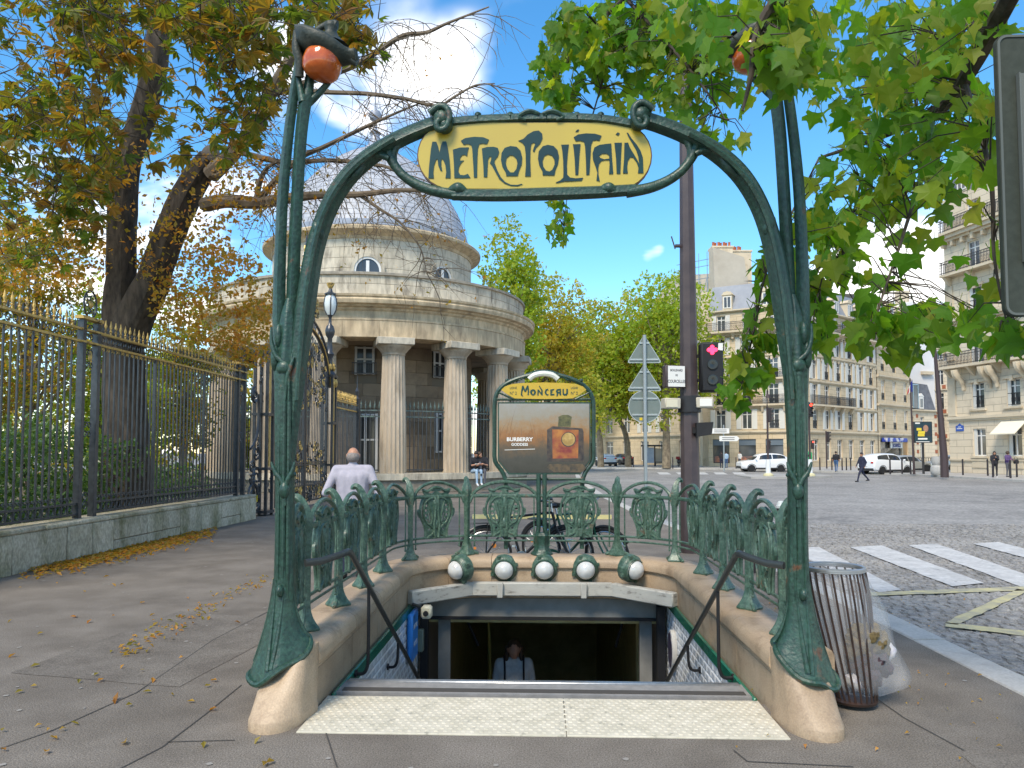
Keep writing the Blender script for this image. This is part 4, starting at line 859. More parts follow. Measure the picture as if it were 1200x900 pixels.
# post with the backs of two triangles and a disc
SZ = 16.0; s0 = cz(757, 600, SZ); sp_t = thing('road_sign_post', 'galvanised post with grey backs of two triangles and a disc', 'road sign', (s0.x, s0.y, 0))
def sz_(v): return cz(757, v, SZ).z
b = MB(); b.tube([(0, 0, 0), (0, 0, sz_(391))], .038, 12); b.build('post', alu, sp_t, world=False)
def rtri(zb, zt, w, r=.04):
    P = [(-w/2, zb), (w/2, zb), (0, zt)]; out = []
    for i in range(3):
        a, c, d = Vector(P[i-1]), Vector(P[i]), Vector(P[(i+1) % 3]); e1 = c+(a-c).normalized()*r*1.6; e2 = c+(d-c).normalized()*r*1.6
        for t in (0, .5, 1): out.append(tuple((e1*(1-t)**2+c*2*t*(1-t)+e2*t*t)))
    return out
for vb, vt in ((424, 390), (457.5, 425)):
    b = MB(); b.prism([rtri(sz_(vb), sz_(vt), .74)], .05, .062); s_ = b.build('triangle_plate', sgn_back, sp_t, world=False, smooth=False)
    for f, w in ((.12, .60), (.70, .2)): zz = sz_(vb)+(sz_(vt)-sz_(vb))*f; b = MB(); b.box((0, .041, zz), (w, .018, .035)); b.build('rail', strip_m, sp_t, world=False, smooth=False)
    b = MB(); o_ = rtri(sz_(vb), sz_(vt), .74); i_ = [(x*.93, sz_(vb)+.012+(z-sz_(vb))*.95) for x, z in o_]; b.prism([o_, i_], .047, .0497); b.build('plate_rim', strip_m, sp_t, world=False, smooth=False)
zc_ = sz_(476); R_ = .345
b = MB(); b.prism([[(R_*cos(2*pi*i/32), zc_+R_*sin(2*pi*i/32)) for i in range(32)]], .05, .062); b.build('disc_plate', sgn_back, sp_t, world=False, smooth=False)
b = MB(); b.prism([[(R_*cos(2*pi*i/32), zc_+R_*sin(2*pi*i/32)) for i in range(32)], [(R_*.95*cos(2*pi*i/32), zc_+R_*.95*sin(2*pi*i/32)) for i in range(32)]], .047, .0497); b.build('plate_rim', strip_m, sp_t, world=False, smooth=False)
for k in (.17, -.17): b = MB(); b.box((0, .041, zc_+k), (.53, .018, .035)); b.build('rail', strip_m, sp_t, world=False, smooth=False)
b = MB(); b.prism([[(-.11, zc_-.29), (-.05, zc_-.29), (-.05, zc_-.23), (-.11, zc_-.23)]], .048, .0496); b.build('sticker', mat('yellow_sticker', (.65, .48, .02), .5), sp_t, world=False, smooth=False)
# two bollards with pale heads beyond the right railing
bo_d = mat('bollard_dark', (.028, .022, .024), .45); bo_w = mat('bollard_head', (.62, .62, .58), .4)
def bollard(loc, h, r, label, group, head=True):
    t = thing('bollard', label, 'bollard', loc, 0, group)
    b = MB(); b.tube([(0, 0, 0), (0, 0, h*.93)], [r*1.08, r], 12); b.build('shaft', bo_d, t, world=False)
    b = MB(); b.lathe([(r, h*.93), (r*1.12, h*.935), (r*1.12, h*.955), (r*.9, h*.965), (r*.85, h*.985), (r*.5, h), (.0001, h)], 12); b.build('head', bo_w if head else bo_d, t, world=False)
    return t
for (u, v, Z, lab) in ((915, 587, 8.0, 'dark bollard with pale head nearer the right gateway stem'), (883, 575, 10.4, 'dark bollard with pale head farther along the right railing')):
    q = cz(u, v, Z); bollard((q.x, q.y, 0), q.z, .045, lab, 'white headed bollards by the right railing')
# ============================================================ bicycles
tyre_m = mat('tyre', (.015, .015, .016), .7); bike_k = mat('bike_black', (.02, .022, .024), .35); chrome = mat('chrome', (.5, .5, .5), .25, metal=.9); orange = mat('reflector', (.8, .25, .02), .3)
def bicycle(label, loc, rz, fm, lean):
    t = thing('bicycle', label, 'bicycle', loc, rz, 'bicycles behind the parapet'); t.rotation_euler = (lean, 0, rz)
    R = .335
    def ring(b, cx, r, w, n=30): b.tube([(cx+r*cos(2*pi*i/n), 0, R+r*sin(2*pi*i/n)) for i in range(n)], w, 6, closed=True)
    for cx in (-.52, .53):
        b = MB(); ring(b, cx, R-.018, .018); wh = b.build('wheel', tyre_m, t, world=False)
        b = MB(); ring(b, cx, R-.045, .011); b.lathe([(.03, -.04), (.03, .04)], 8, M=Matrix.Translation((cx, 0, R)) @ Matrix.Rotation(pi/2, 4, 'X')); b.build('rim', chrome, wh, world=False)
        b = MB()
        for k in range(14): a = 2*pi*k/14; b.tube([(cx, .02*(-1)**k, R), (cx+(R-.045)*cos(a), 0, R+(R-.045)*sin(a))], .0022, 4)
        b.build('spokes', chrome, wh, world=False)
        b = MB(); b.tube([(cx+(R+.02)*cos(a), 0, R+(R+.02)*sin(a)) for a in [pi*.15+i*pi*.75/14 for i in range(15)]], .022, 6, flat=.4); b.build('mudguard', bike_k, t, world=False)
    bb, st, ht, hb, ra = (-.08, 0, .29), (-.22, 0, .80), (.33, 0, .86), (.37, 0, .70), (-.52, 0, R)
    b = MB()
    for p, q, r_ in ((bb, st, .017), (bb, hb, .019), (st, ht, .016), (ht, hb, .02)): b.tube([p, q], r_, 8)
    for yy in (-.05, .05): b.tube([bb, (-.52, yy, R)], .010, 6); b.tube([(-.21, 0, .77), (-.52, yy, R)], .009, 6)
    b.build('frame', fm, t, world=False)
    b = MB()
    for yy in (-.05, .05): b.tube(spline([(.375, yy*.6, .68), (.44, yy, .5), (.53, yy, R)], 3), .012, 6)
    b.build('fork', fm, t, world=False)
    b = MB(); b.tube([(-.22, 0, .80), (-.245, 0, .90)], .013, 8); b.build('seat_post', chrome, t, world=False)
    b = MB(); b.sphere((-.30, 0, .925), (.12, .085, .03), 10, 6); b.tube([(-.28, 0, .925), (-.08, 0, .93)], [.045, .02], 8, flat=.5); b.build('saddle', bike_k, t, world=False)
    b = MB(); b.tube([(.325, 0, .86), (.315, 0, .98)], .013, 6); b.tube(spline([(.25, -.29, 1.02), (.31, -.2, 1.01), (.34, 0, .985), (.31, .2, 1.01), (.25, .29, 1.02)], 4), .012, 6); b.build('handlebar', chrome, t, world=False)
    b = MB(); b.tube([(.235, -.3, 1.02), (.29, -.24, 1.018)], .018, 7); b.tube([(.235, .3, 1.02), (.29, .24, 1.018)], .018, 7); b.build('grips', bike_k, t, world=False)
    b = MB(); b.lathe([(.09, -.004), (.09, .004)], 20, M=Matrix.Translation((-.08, -.06, .29)) @ Matrix.Rotation(pi/2, 4, 'X')); b.tube([(-.08, -.07, .29), (-.02, -.08, .14)], .010, 6); b.tube([(-.08, .07, .29), (-.14, .08, .44)], .010, 6); b.box((-.02, -.13, .14), (.09, .09, .02)); b.box((-.14, .13, .44), (.09, .09, .02)); b.build('crank', chrome, t, world=False)
    b = MB(); b.box((-.66, -.012, .42), (.03, .02, .03)); b.lathe([(.03, -.01), (.03, .01)], 8, M=Matrix.Translation((-.42, -.02, .45)) @ Matrix.Rotation(pi/2, 4, 'X')); b.build('reflector', orange, t, world=False)
    b = MB(); b.box((-.5, 0, .73), (.36, .13, .012)); b.tube([(-.52, .06, R), (-.5, .06, .73)], .006, 5); b.tube([(-.52, -.06, R), (-.5, -.06, .73)], .006, 5); b.build('rack', bike_k, t, world=False)
    return t
bicycle('dark bicycle with orange reflector parked behind the left shield panels', (-.18, 9.75, 0), radians(8), bike_k, radians(-6))
bicycle('green framed bicycle parked at an angle behind the board\'s right leg', (.42, 10.15, 0), radians(-38), mat('bike_green', (.015, .09, .05), .3), radians(5))
# ============================================================ PARK FENCE on its low wall
FX = -7.12
moss = mat('mossy_limestone', (.44, .395, .30), .9, (.31, .28, .195), 2.0, 7, .5, 40, speck=(30, .25), stain=(.135, .13, .055), sscale=1.7, slo=.46, shi=.66, rnd=.12, aniso=(1, 1, .6))
fe = mat('black_iron', (.02, .022, .026), .32, (.04, .044, .05), 14, 4, spec=.6)
gilt = mat('gilding', (.66, .45, .14), .42, (.42, .27, .075), 16, 5, metal=.35, spec=.5)
gilt2 = mat('gilt_worn', (.62, .41, .12), .5, (.05, .04, .03), 9, 5, metal=.3, lo=.48, hi=.66)
lw = thing('low_wall', 'mossy limestone wall under the black park fence', 'wall', (FX, 13.5, 0))
rw = random.Random(11); y = 7.4
while y < 18.5:
    L_ = min(rw.uniform(.55, 1.35), 18.56-y)
    if L_ < .2: break
    dx = rw.uniform(-.012, .012)
    if rw.random() < .3:
        b = MB(); b.bbox((FX-.1+dx, y+L_/2, .09), (.52, L_-.012, .185), .012); b.build('stone', moss, lw); b = MB(); b.bbox((FX-.1+dx, y+L_/2, .36), (.52, L_-.012, .33), .012); b.build('stone', moss, lw)
    else:
        b = MB(); b.bbox((FX-.1+dx, y+L_/2, .26), (.52, L_-.012, .53), .014); b.build('stone', moss, lw)
    y += L_
y = 7.4
while y < 18.5:
    L_ = min(1.6, 18.58-y); b = MB(); b.bbox((FX-.1, y+L_/2, .565), (.545, L_-.008, .07), .02); b.build('coping', moss, lw); y += 1.6
b = MB(); b.box((FX-.1, 13, .27), (.48, 11.1, .5)); b.build('mortar', mat('mortar', (.1, .1, .08), .9), lw, smooth=False)
b = MB(); b.box((FX+.135, 18.595, .50), (.1, .012, .16)); b.build('yellow_mark', mat('yellow_mark', (.7, .5, .03), .5), lw, smooth=False)
FXX = FX-.08
fen = thing('park_fence', 'tall black park fence with gilded spear tips and rails', 'fence', (FXX, 13.5, .6))
def loc(y, z, x=0.): return Matrix.Translation((x, y-13.5, z-.6))
bm = MB(); bm.box((0, 0, 1.99), (.023, .024, 2.7)); bar_me = bm.mesh('bar', fe, False)
bm = MB(); bm.lathe([(.014, 0), (.014, .05), (.03, .06), (.014, .075), (.012, .1), (.026, .13), (.022, .15), (.003, .24)], 6); tip_me = bm.mesh('spear_tip', gilt2)
bm = MB(); bm.lathe([(.012, 0), (.012, .03), (.02, .05), (.004, .12)], 6); tip2_me = bm.mesh('spear_tip', fe)
bm = MB(); bm.tube([(0, .046*cos(2*pi*i/12), .052*sin(2*pi*i/12)) for i in range(12)], .009, 4, closed=True); ring_me = bm.mesh('ring', fe)
def spiral(b, c, r, turns, ph, dirn, w, ax='y', n=None, M=None):
    n = n or int(10*turns)+4; P = []
    for i in range(n+1):
        t = i/n; a = ph+dirn*2*pi*turns*t; q = r*(1-.82*t); P.append((c[0], c[1]+q*cos(a), c[2]+q*sin(a)) if ax == 'y' else (c[0]+q*cos(a), c[1], c[2]+q*sin(a)))
    b.tube(P, [w*(1-.4*i/n) for i in range(n+1)], 5, M=M)
bm = MB(); spiral(bm, (0, -.035, 0), .034, 1.1, 0, 1, .008); spiral(bm, (0, .035, 0), .034, 1.1, pi, -1, .008); curl_me = bm.mesh('scroll', fe); curl_g = bm.mesh('scroll', gilt2)
pitch = .15; posts = [7.75, 11.9, 18.1]; y = 8.0; k = 0
while y < 18.45:
    if all(abs(y-p) > .3 for p in posts):
        big = min(abs(y-q) for q in (9.85, 13.95, 16.05)) < .071
        link('bar', bar_me, fen, loc(y, .6) @ Matrix.Diagonal((2.2 if big else 1, 2.4 if big else 1, 1, 1)) if False else (Matrix.Translation((0, y-13.5, -.6)) @ Matrix.Diagonal((2.2 if big else 1, 2.4 if big else 1, 1, 1))))
        link('spear_tip', tip_me, fen, loc(y, 3.57)); link('spear_tip', tip2_me, fen, loc(y+.07, 3.57))
        link('ring', ring_me, fen, loc(y+.07, .745)); link('ring', ring_me, fen, loc(y+.07, 3.46))
        link('scroll', curl_me, fen, loc(y+.07, .90)); link('scroll', curl_g, fen, loc(y+.07, 3.30))
    y += pitch
for a, c in ((7.9, 11.66), (12.14, 17.86), (18.34, 18.5)):
    for z, h, m in ((3.555, .035, gilt), (3.36, .035, gilt), (.825, .03, fe), (.665, .03, fe)):
        b = MB(); b.box((FXX, (a+c)/2, z), (.06 if m is gilt else .05, c-a, h)); b.build('rail', m, fen, smooth=False)
def fence_post(yc):
    b = MB()
    for d in (-.2, .2): b.box((FXX, yc+d, 2.15), (.10, .085, 3.1))
    o = b.build('post', fe, fen, smooth=False)
    b = MB(); b.box((FXX, yc, 3.74), (.14, .56, .05)); b.box((FXX, yc, 3.555), (.11, .5, .03)); b.box((FXX, yc, 3.36), (.11, .5, .03)); b.build('cap', gilt2, fen, smooth=False)
    b = MB()
    for zz in (.78, .92): spiral(b, (FXX, yc, zz), .08, 1.4, 0, 1, .012)
    for zz in (1.9, 2.05, 3.0, 3.2, 3.45, 3.6):
        spiral(b, (FXX, yc-.05, zz), .06, 1.3, 0, 1, .011); spiral(b, (FXX, yc+.05, zz), .06, 1.3, pi, -1, .011)
    b.tube([(FXX, yc+.17*cos(2*pi*i/20), 3.98+.22*sin(2*pi*i/20)) for i in range(20)], .016, 5, closed=True)
    for a in range(6): spiral(b, (FXX, yc+.09*cos(a*pi/3), 3.98+.11*sin(a*pi/3)), .06, 1.2, a, 1, .011)
    b.build('scrollwork', fe, fen)
    b = MB(); b.sphere((FXX+.01, yc, 3.98), (.03, .05, .06), 8, 6); b.lathe([(.03, 4.2), (.05, 4.24), (.02, 4.28), (.03, 4.33), (.002, 4.42)], 8, (FXX, yc, 0)); b.sphere((FXX+.02, yc, 3.15), (.03, .035, .09), 8, 6); b.build('gilt_boss', gilt2, fen)
fence_post(11.9); fence_post(18.1); fence_post(7.75)
# ============================================================ GATE of the park
gt = thing('park_gate', 'ornate black and gilded double gate under a crested arch', 'gate', (FXX, 23.05, 0))
def garc(y, h0=3.75, top=5.45): t = (y-23.05)/2.55; return h0+(top-h0)*sqrt(max(0, 1-t*t))
rg = random.Random(21)
for s, leafname in ((-1, 'gate_leaf'), (1, 'gate_leaf')):
    y0, y1 = (23.05, 23.05+2.45*s) if s > 0 else (23.05+2.45*s, 23.05)
    b = MB()
    for yy in (y0+.06, y1-.06): b.box((FXX, yy, (garc(yy)+.12)/2), (.08, .07, garc(yy)-.12))
    for zz in (.14, .62, 1.25, 1.32): b.box((FXX, (y0+y1)/2, zz), (.06, 2.45, .045))
    lf = b.build(leafname, fe, gt, smooth=False)
    yy = y0+.2
    while yy < y1-.12:
        b = MB(); b.box((FXX, yy, (.14+garc(yy)-.1)/2), (.026, .022, garc(yy)-.24)); b.build('bar', fe, lf, smooth=False); yy += .17
    b = MB(); g = MB()
    for i in range(210):
        yy = rg.uniform(y0+.15, y1-.15); z = rg.choice([rg.uniform(.2, .6), rg.uniform(.7, 1.9), rg.uniform(3.0, 5.2), rg.uniform(3.0, 5.2)])
        if z > garc(yy)-.15: continue
        q = g if rg.random() < .48 else b
        spiral(q, (FXX+rg.choice((-.02, .02)), yy, z), rg.uniform(.07, .15), rg.uniform(1, 1.6), rg.uniform(0, 6), rg.choice((-1, 1)), .017, n=12)
    b.build('scrollwork', fe, lf); g.build('gilt_scrollwork', gilt2, lf)
b = MB(); n = 24; P = [(FXX, 23.05+2.6*cos(pi*i/n), 3.8+1.75*sin(pi*i/n)) for i in range(n+1)]; b.tube(P, .06, 6); b.tube([(FXX, 23.05+2.85*cos(pi*i/n), 3.85+2.0*sin(pi*i/n)) for i in range(n+1)], .045, 6); b.build('arch', fe, gt)
b = MB()
for i in range(2, n-1): a = pi*(i+.0)/n; b.tube([(FXX, 23.05+2.62*cos(a), 3.8+1.78*sin(a)), (FXX, 23.05+2.84*cos(a), 3.85+1.98*sin(a))], .02, 4)
b.build('arch_bars', fe, gt)
b = MB(); b.tube([(FXX+.07, 23.05+2.58*cos(pi*i/n), 3.8+1.72*sin(pi*i/n)) for i in range(n+1)], .02, 5); b.box((FXX, 23.05, 5.95), (.12, 1.9, .05)); b.build('gilt_band', gilt, gt)
b = MB(); g = MB()
for i in range(90):
    a = rg.uniform(-1, 1); z = 6.0+rg.random()*(2.0*(1-abs(a))**.8); q = g if rg.random() < .5 else b
    spiral(q, (FXX+rg.uniform(-.05, .05), 23.05+a*1.15, z), rg.uniform(.09, .2), 1.3, rg.uniform(0, 6), rg.choice((-1, 1)), .022, n=12)
b.lathe([(.05, 7.6), (.09, 7.75), (.03, 7.85), (.05, 8.0), (.003, 8.5)], 8, (FXX, 23.05, 0)); b.tube([(FXX, 23.05, 5.9), (FXX, 23.05, 7.7)], .05, 6)
b.build('crest', fe, gt); g.build('gilt_crest', gilt2, gt)
b = MB()
for i in range(14): b.tube([(FXX, 22.15+i*.14, 5.55), (FXX, 22.15+i*.14, 5.95)], .018, 4)
b.build('crest_bars', fe, gt)
def gate_pier(yc, label, lant):
    t = thing('gate_pier', label, 'gate pier', (FXX, yc, 0), 0, 'iron piers of the park gate')
    b = MB()
    for dy in (-.22, .22):
        for dx in (-.16, .16): b.box((FXX+dx, yc+dy, 2.1), (.07, .07, 4.2))
    for zz in (.1, 1.2, 2.6, 4.2): b.box((FXX, yc, zz), (.44, .56, .07))
    b.build('frame', fe, t, smooth=False)
    b = MB(); b.box((FXX+.17, yc-.03, 1.9), (.02, .1, 1.3)); b.box((FXX+.17, yc-.03, 3.4), (.02, .1, 1.45)); b.build('gilt_strip', gilt, t, smooth=False)
    b = MB()
    for i in range(40): spiral(b, (FXX+rg.choice((-.1, .15)), yc+rg.uniform(-.15, .15), rg.uniform(.2, 4.1)), rg.uniform(.05, .1), 1.3, rg.uniform(0, 6), 1, .014, n=10)
    b.build('scrollwork', fe, t)
    if lant:
        b = MB(); b.lathe([(.25, 4.25), (.12, 4.4), (.09, 4.8), (.16, 4.95), (.10, 5.05), (.08, 5.5), (.15, 5.62), (.17, 5.75), (.13, 5.9), (.05, 6.0), (.05, 6.2), (.1, 6.3)], 12, (FXX, yc, 0)); b.build('stem', fe, t)
        b = MB()
        for a in range(5): b.sphere((FXX+.15*cos(a*1.3), yc+.15*sin(a*1.3), 4.5+.12*(a % 2)), (.07, .07, .13), 7, 5); b.sphere((FXX+.2*cos(a*1.26+.5), yc+.2*sin(a*1.26+.5), 4.12-.15), (.09, .09, .16), 7, 5)
        b.build('gilt_leaf', gilt2, t)
        b = MB(); b.lathe([(.10, 6.3), (.18, 6.48), (.205, 6.68), (.18, 6.88), (.11, 7.02)], 16, (FXX, yc, 0)); b.build('lamp_glass', mat('lantern_glass', (.62, .66, .64), .1, spec=.7), t)
        b = MB()
        for a in range(4): b.tube([(FXX+r*cos(a*pi/2+.3), yc+r*sin(a*pi/2+.3), z) for r, z in ((.11, 6.3), (.19, 6.48), (.215, 6.68), (.19, 6.88), (.12, 7.02))], .022, 5)
        b.lathe([(.2, 7.0), (.2, 7.04), (.08, 7.1), (.05, 7.22)], 12, (FXX, yc, 0)); b.build('lamp_frame', fe, t)
        b = MB(); b.lathe([(.05, 7.2), (.13, 7.34), (.14, 7.4), (.05, 7.34)], 8, (FXX, yc, 0)); b.build('lamp_crown', gilt2, t)
    return t
gate_pier(25.75, 'iron gate pier topped by an egg shaped lantern', True)
gate_pier(19.65, 'iron gate pier half hidden by the left gateway stem', False)
# scroll buttress in the opening
t = thing('scroll_buttress', 'black wrought iron scroll panel between fence and gate', 'iron panel', (FXX, 19.0, 0))
b = MB()
for (yy, zz, r_, ph, d, w) in ((19.0, 3.05, .22, 1.5, 1, .04), (18.95, .55, .34, 0, 1, .035), (19.2, .95, .3, 2, -1, .035), (18.9, 1.25, .22, 4, 1, .03), (19.15, 1.6, .2, 1, -1, .03), (19.25, .35, .22, 3, 1, .03), (18.95, .95, .18, 3, 1, .03)): spiral(b, (FXX, yy, zz), r_, 1.7, ph, d, w, n=22)
b.tube([(FXX, y, z) for y, z in spline([(19.2, 3.1), (19.28, 2.6), (19.2, 2.1), (18.95, 1.8), (18.75, 1.7)], 5)], .035, 6); b.build('scrolls', fe, t)
b = MB(); b.box((FXX, 19.05, .12), (.06, .8, .05)); b.box((FXX, 19.42, 1.7), (.06, .05, 3.3)); b.build('panel_frame', fe, t, smooth=False)
# side fence towards the rotunda
sf = thing('side_fence', 'short gilded spear fence between lantern pier and rotunda', 'fence', (FXX, 28, 0))
for i in range(17):
    yy = 26.3+i*.2; b = MB(); b.box((FXX, yy, 1.7), (.03, .03, 3.3)); b.build('bar', fe, sf, smooth=False); link('spear_tip', tip_me, sf, Matrix.Translation((0, yy-28, 3.5)) @ Matrix.Diagonal((1.4, 1.4, 1.4, 1)))
for z, m in ((3.45, gilt), (3.2, gilt), (.3, fe)): b = MB(); b.box((FXX, 27.95, z), (.06, 3.5, .045)); b.build('rail', m, sf, smooth=False)
b = MB(); b.box((FXX, 29.7, 1.75), (.22, .22, 3.5)); b.lathe([(.1, 3.5), (.14, 3.7), (.05, 3.8), (.09, 4.0), (.03, 4.15), (.003, 4.7)], 8, (FXX, 29.7, 0)); b.build('post', fe, sf, smooth=False)

# ============================================================ ROTUNDA
RCv = cz(600, 530, 38)+RM @ Vector((-6.92, 0, 0)); RX, RY = RCv.x, RCv.y
rot = thing('rotunda', 'round stone rotunda with fluted columns and a slate dome', 'rotunda', (RX, RY, 0))
ROTA = -pi/2+YAW+0.0       # angle of the side that faces the camera
lime = mat('limestone_warm', (.53, .42, .27), .85, (.42, .32, .2), 1.1, 6, .4, 30, speck=(3, .2), stain=(.24, .185, .12), sscale=1.0, slo=.52, shi=.72, rnd=.09, aniso=(1.6, 1.6, .5))
lime2 = mat('limestone_pale', (.50, .45, .355), .85, (.43, .38, .29), 1.0, 6, .4, 30, speck=(4, .18), stain=(.16, .14, .11), sscale=1.3, slo=.5, shi=.7, rnd=.12, aniso=(1.6, 1.6, .5))
colm = mat('column_stone', (.50, .42, .32), .85, (.40, .32, .225), 1.3, 7, .4, 24, stain=(.24, .195, .14), sscale=1.6, slo=.5, shi=.72, aniso=(1, 1, .35))
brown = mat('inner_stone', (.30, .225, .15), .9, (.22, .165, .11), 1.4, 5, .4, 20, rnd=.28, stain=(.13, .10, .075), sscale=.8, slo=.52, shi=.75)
slate = mat('dome_slate', (.33, .345, .38), .5, (.42, .43, .455), 3, 5, .5, 14, stain=(.25, .255, .265), sscale=1.2, slo=.5, shi=.7)
leadm = mat('lead', (.30, .33, .39), .45, (.24, .26, .3), 3, 4, metal=.2)
wnd_frame = mat('window_white', (.62, .62, .60), .5); wnd_glass = mat('window_dark', (.022, .026, .03), .12, (.05, .055, .06), .4, 2, spec=.6)
joint_c = mat('stone_joint', (.2, .165, .12), .9)
def rp(R, th, z): a = ROTA+th; return (R*cos(a), R*sin(a), z)
def rstone(R0, R1, t0, t1, z0, z1, n=3):
    b = MB(); vs = []; fs = []; gth = .005/R1
    for i in range(n+1):
        th = t0+gth+(t1-t0-2*gth)*i/n; vs += [rp(R0, th, z0+.005), rp(R1-.008, th, z0+.005), rp(R1, th, z0+.015), rp(R1, th, z1-.015), rp(R1-.008, th, z1-.005), rp(R0, th, z1-.005)]
    for i in range(n):
        for k in range(5): fs.append((i*6+k, (i+1)*6+k, (i+1)*6+k+1, i*6+k+1))
    fs += [tuple(range(6)), tuple(n*6+k for k in range(5, -1, -1))]
    return b.add(vs, fs)
def ring_wall(name, R0, R1, courses, nseg, m, parent, rng, skip=(), off=.5):
    for ci, (z0, z1) in enumerate(courses):
        w = 2*pi/nseg
        t = rng[0]+(ci % 2)*w*off
        while t < rng[1]:
            if not any(t+w > s0 and t < s1 and z1 > zz0+.02 and z0 < zz1-.02 for s0, s1, zz0, zz1 in skip): rstone(R0, R1, t, t+w, z0, z1).build(name, m, parent, world=False, ang=20)
            else:      # cut the stone at the opening
                for s0, s1, zz0, zz1 in skip:
                    if t+w > s0 and t < s1 and z1 > zz0+.02 and z0 < zz1-.02:
                        if s0-t > .02: rstone(R0, R1, t, s0, z0, z1).build(name, m, parent, world=False, ang=20)
                        if t+w-s1 > .02: rstone(R0, R1, s1, t+w, z0, z1).build(name, m, parent, world=False, ang=20)
            t += w
ZB, ZC = .78, 6.24
HR = (-1.75, 1.75); KR = 1.07
ring_wall('step_stone', 6.4, 7.75, [(.50, ZB)], 30, lime2, rot, HR); ring_wall('base_stone', 6.4, 7.65, [(0, .5)], 40, mat('rubble', (.26, .235, .19), .95, (.17, .15, .12), 7, 5, .6, 30), rot, HR)
b = MB(); b.lathe([(7.6, 0), (7.6, ZB-.03), (.1, ZB-.02)], 64, caps=False); b.build('podium', lime2, rot, world=False)
# inner wall
WA = [(.02, .195, 4.98, 6.24), (.745, .905, 4.98, 6.24), (.01, .23, ZB, 3.3), (.78, .95, 1.6, 3.4)]
cs = [(ZB+.546*i, ZB+.546*(i+1)) for i in range(10)]
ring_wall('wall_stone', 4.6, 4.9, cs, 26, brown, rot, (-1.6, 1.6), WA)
b = MB(); b.lathe([(4.86, 0), (4.86, 8.9)], 64, caps=False); b.build('wall_core', joint_c, rot, world=False)
def rwindow(th0, th1, z0, z1, R, nm='window', bal=False, mull=True):
    b = MB(); n = 4; fr = []
    c = (th0+th1)/2; w = (th1-th0)*R; M = Matrix.Rotation(ROTA+c+pi/2, 4, 'Z') @ Matrix.Translation((0, -R+.0, 0))
    b.box((0, 0.0, (z0+z1)/2), (w, .05, z1-z0), M); p = b.build(nm, wnd_glass, rot, world=False, smooth=False)
    b = MB()
    for x in (-w/2+.06, w/2-.06)+((0,) if mull else ()): b.box((x, -.04, (z0+z1)/2), (.10, .05, z1-z0), M)
    for zz in (z0+.05, z1-.05, z0+(z1-z0)*.55): b.box((0, -.038, zz), (w, .045, .07), M)
    b.build('frame', wnd_frame, p, world=False, smooth=False)
    if bal:
        b = MB(); b.box((0, -.2, z0+.5), (w+.2, .03, .04), M); b.box((0, -.2, z0+.05), (w+.2, .03, .04), M)
        for i in range(13): b.box((-w/2-.08+(w+.16)*i/12, -.2, z0+.27), (.018, .018, .46), M)
        b.build('balcony', fe, p, world=False, smooth=False)
rwindow(.02, .195, 4.98, 6.2, 4.92, bal=True); rwindow(.745, .905, 4.98, 6.2, 4.92, bal=True)
rwindow(.01, .23, ZB, 3.3, 4.9, nm='door', mull=True); rwindow(.78, .95, 1.6, 3.4, 4.9)
# columns
n = 20; cb = MB(); vs = []; fs = []; FL = 60
rows = [(0, .56), (.3, .56), (1.3, .548), (2.6, .52), (3.8, .485), (4.72, .46), (4.78, .455)]
for z, r in rows:
    for k in range(FL): a = 2*pi*k/FL; q = r*(1-.085*(0 if k % 3 == 0 else 1)); vs.append((q*cos(a), q*sin(a), z))
for i in range(len(rows)-1):
    for k in range(FL): j = (k+1) % FL; fs.append((i*FL+k, i*FL+j, (i+1)*FL+j, (i+1)*FL+k))
cb.add(vs, fs); shaft_me = cb.mesh('shaft', colm, True, 12)
cb = MB(); cb.lathe([(.455, 4.78), (.475, 4.80), (.475, 4.86), (.49, 4.88), (.60, 5.02), (.70, 5.12), (.72, 5.17)], 28); cap_me = cb.mesh('capital', colm)
cb = MB(); cb.bbox((0, 0, 5.315), (1.5, 1.5, .28), .02); aba_me = cb.mesh('abacus', lime2)
for i in range(-5, 6):
    th = radians(17+22.5*i); M = Matrix.Rotation(ROTA+th+pi/2, 4, 'Z') @ Matrix.Translation((0, -7.1, ZB))
    c = link('column', shaft_me, rot, M); link('capital', cap_me, c); link('abacus', aba_me, c)
# entablature, attic, drum, dome
def rlathe(name, prof, m, n=96, parent=rot): b = MB(); b.lathe(prof, n, caps=False); return b.build(name, m, parent, world=False, ang=25)
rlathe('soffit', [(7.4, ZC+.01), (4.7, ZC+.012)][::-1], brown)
ring_wall('architrave_stone', 6.4, 7.56, [(ZC, 6.92)], 32, lime, rot, HR, off=0)
ent = rlathe('entablature', [(7.46, ZC), (7.50, 6.9), (7.58, 6.93), (7.58, 7.0), (7.51, 7.02), (7.51, 7.3), (7.59, 7.36), (7.62, 7.42), (7.76, 7.46), (7.80, 7.52), (7.98, 7.55), (8.01, 7.62), (8.03, 7.70), (7.98, 7.78), (8.04, 7.82), (8.06, 7.9), (7.56, 7.98), (5, 8.0)], lime)
ring_wall('attic_stone', 7.1, 7.48, [(7.98, 8.42), (8.42, 8.78)], 40, lime2, rot, HR)
rlathe('attic_coping', [(7.44, 8.76), (7.57, 8.78), (7.57, 8.88), (7.4, 8.93), (4.8, 8.95)], mat('coping_dark', (.21, .19, .155), .9, (.35, .31, .24), 3, 6))
DW = [(th-.12, th+.12, 8.9, 10.15) for th in (.125, .87, -.62)]
ring_wall('drum_stone', 4.6, 4.86, [(8.9, 9.22), (9.22, 9.7), (9.7, 10.15), (10.15, 10.62), (10.62, 11.06)], 22, lime2, rot, (-1.7, 1.7), DW)
rlathe('drum_core', [(4.83, 8.8), (4.83, 11.2)], joint_c)
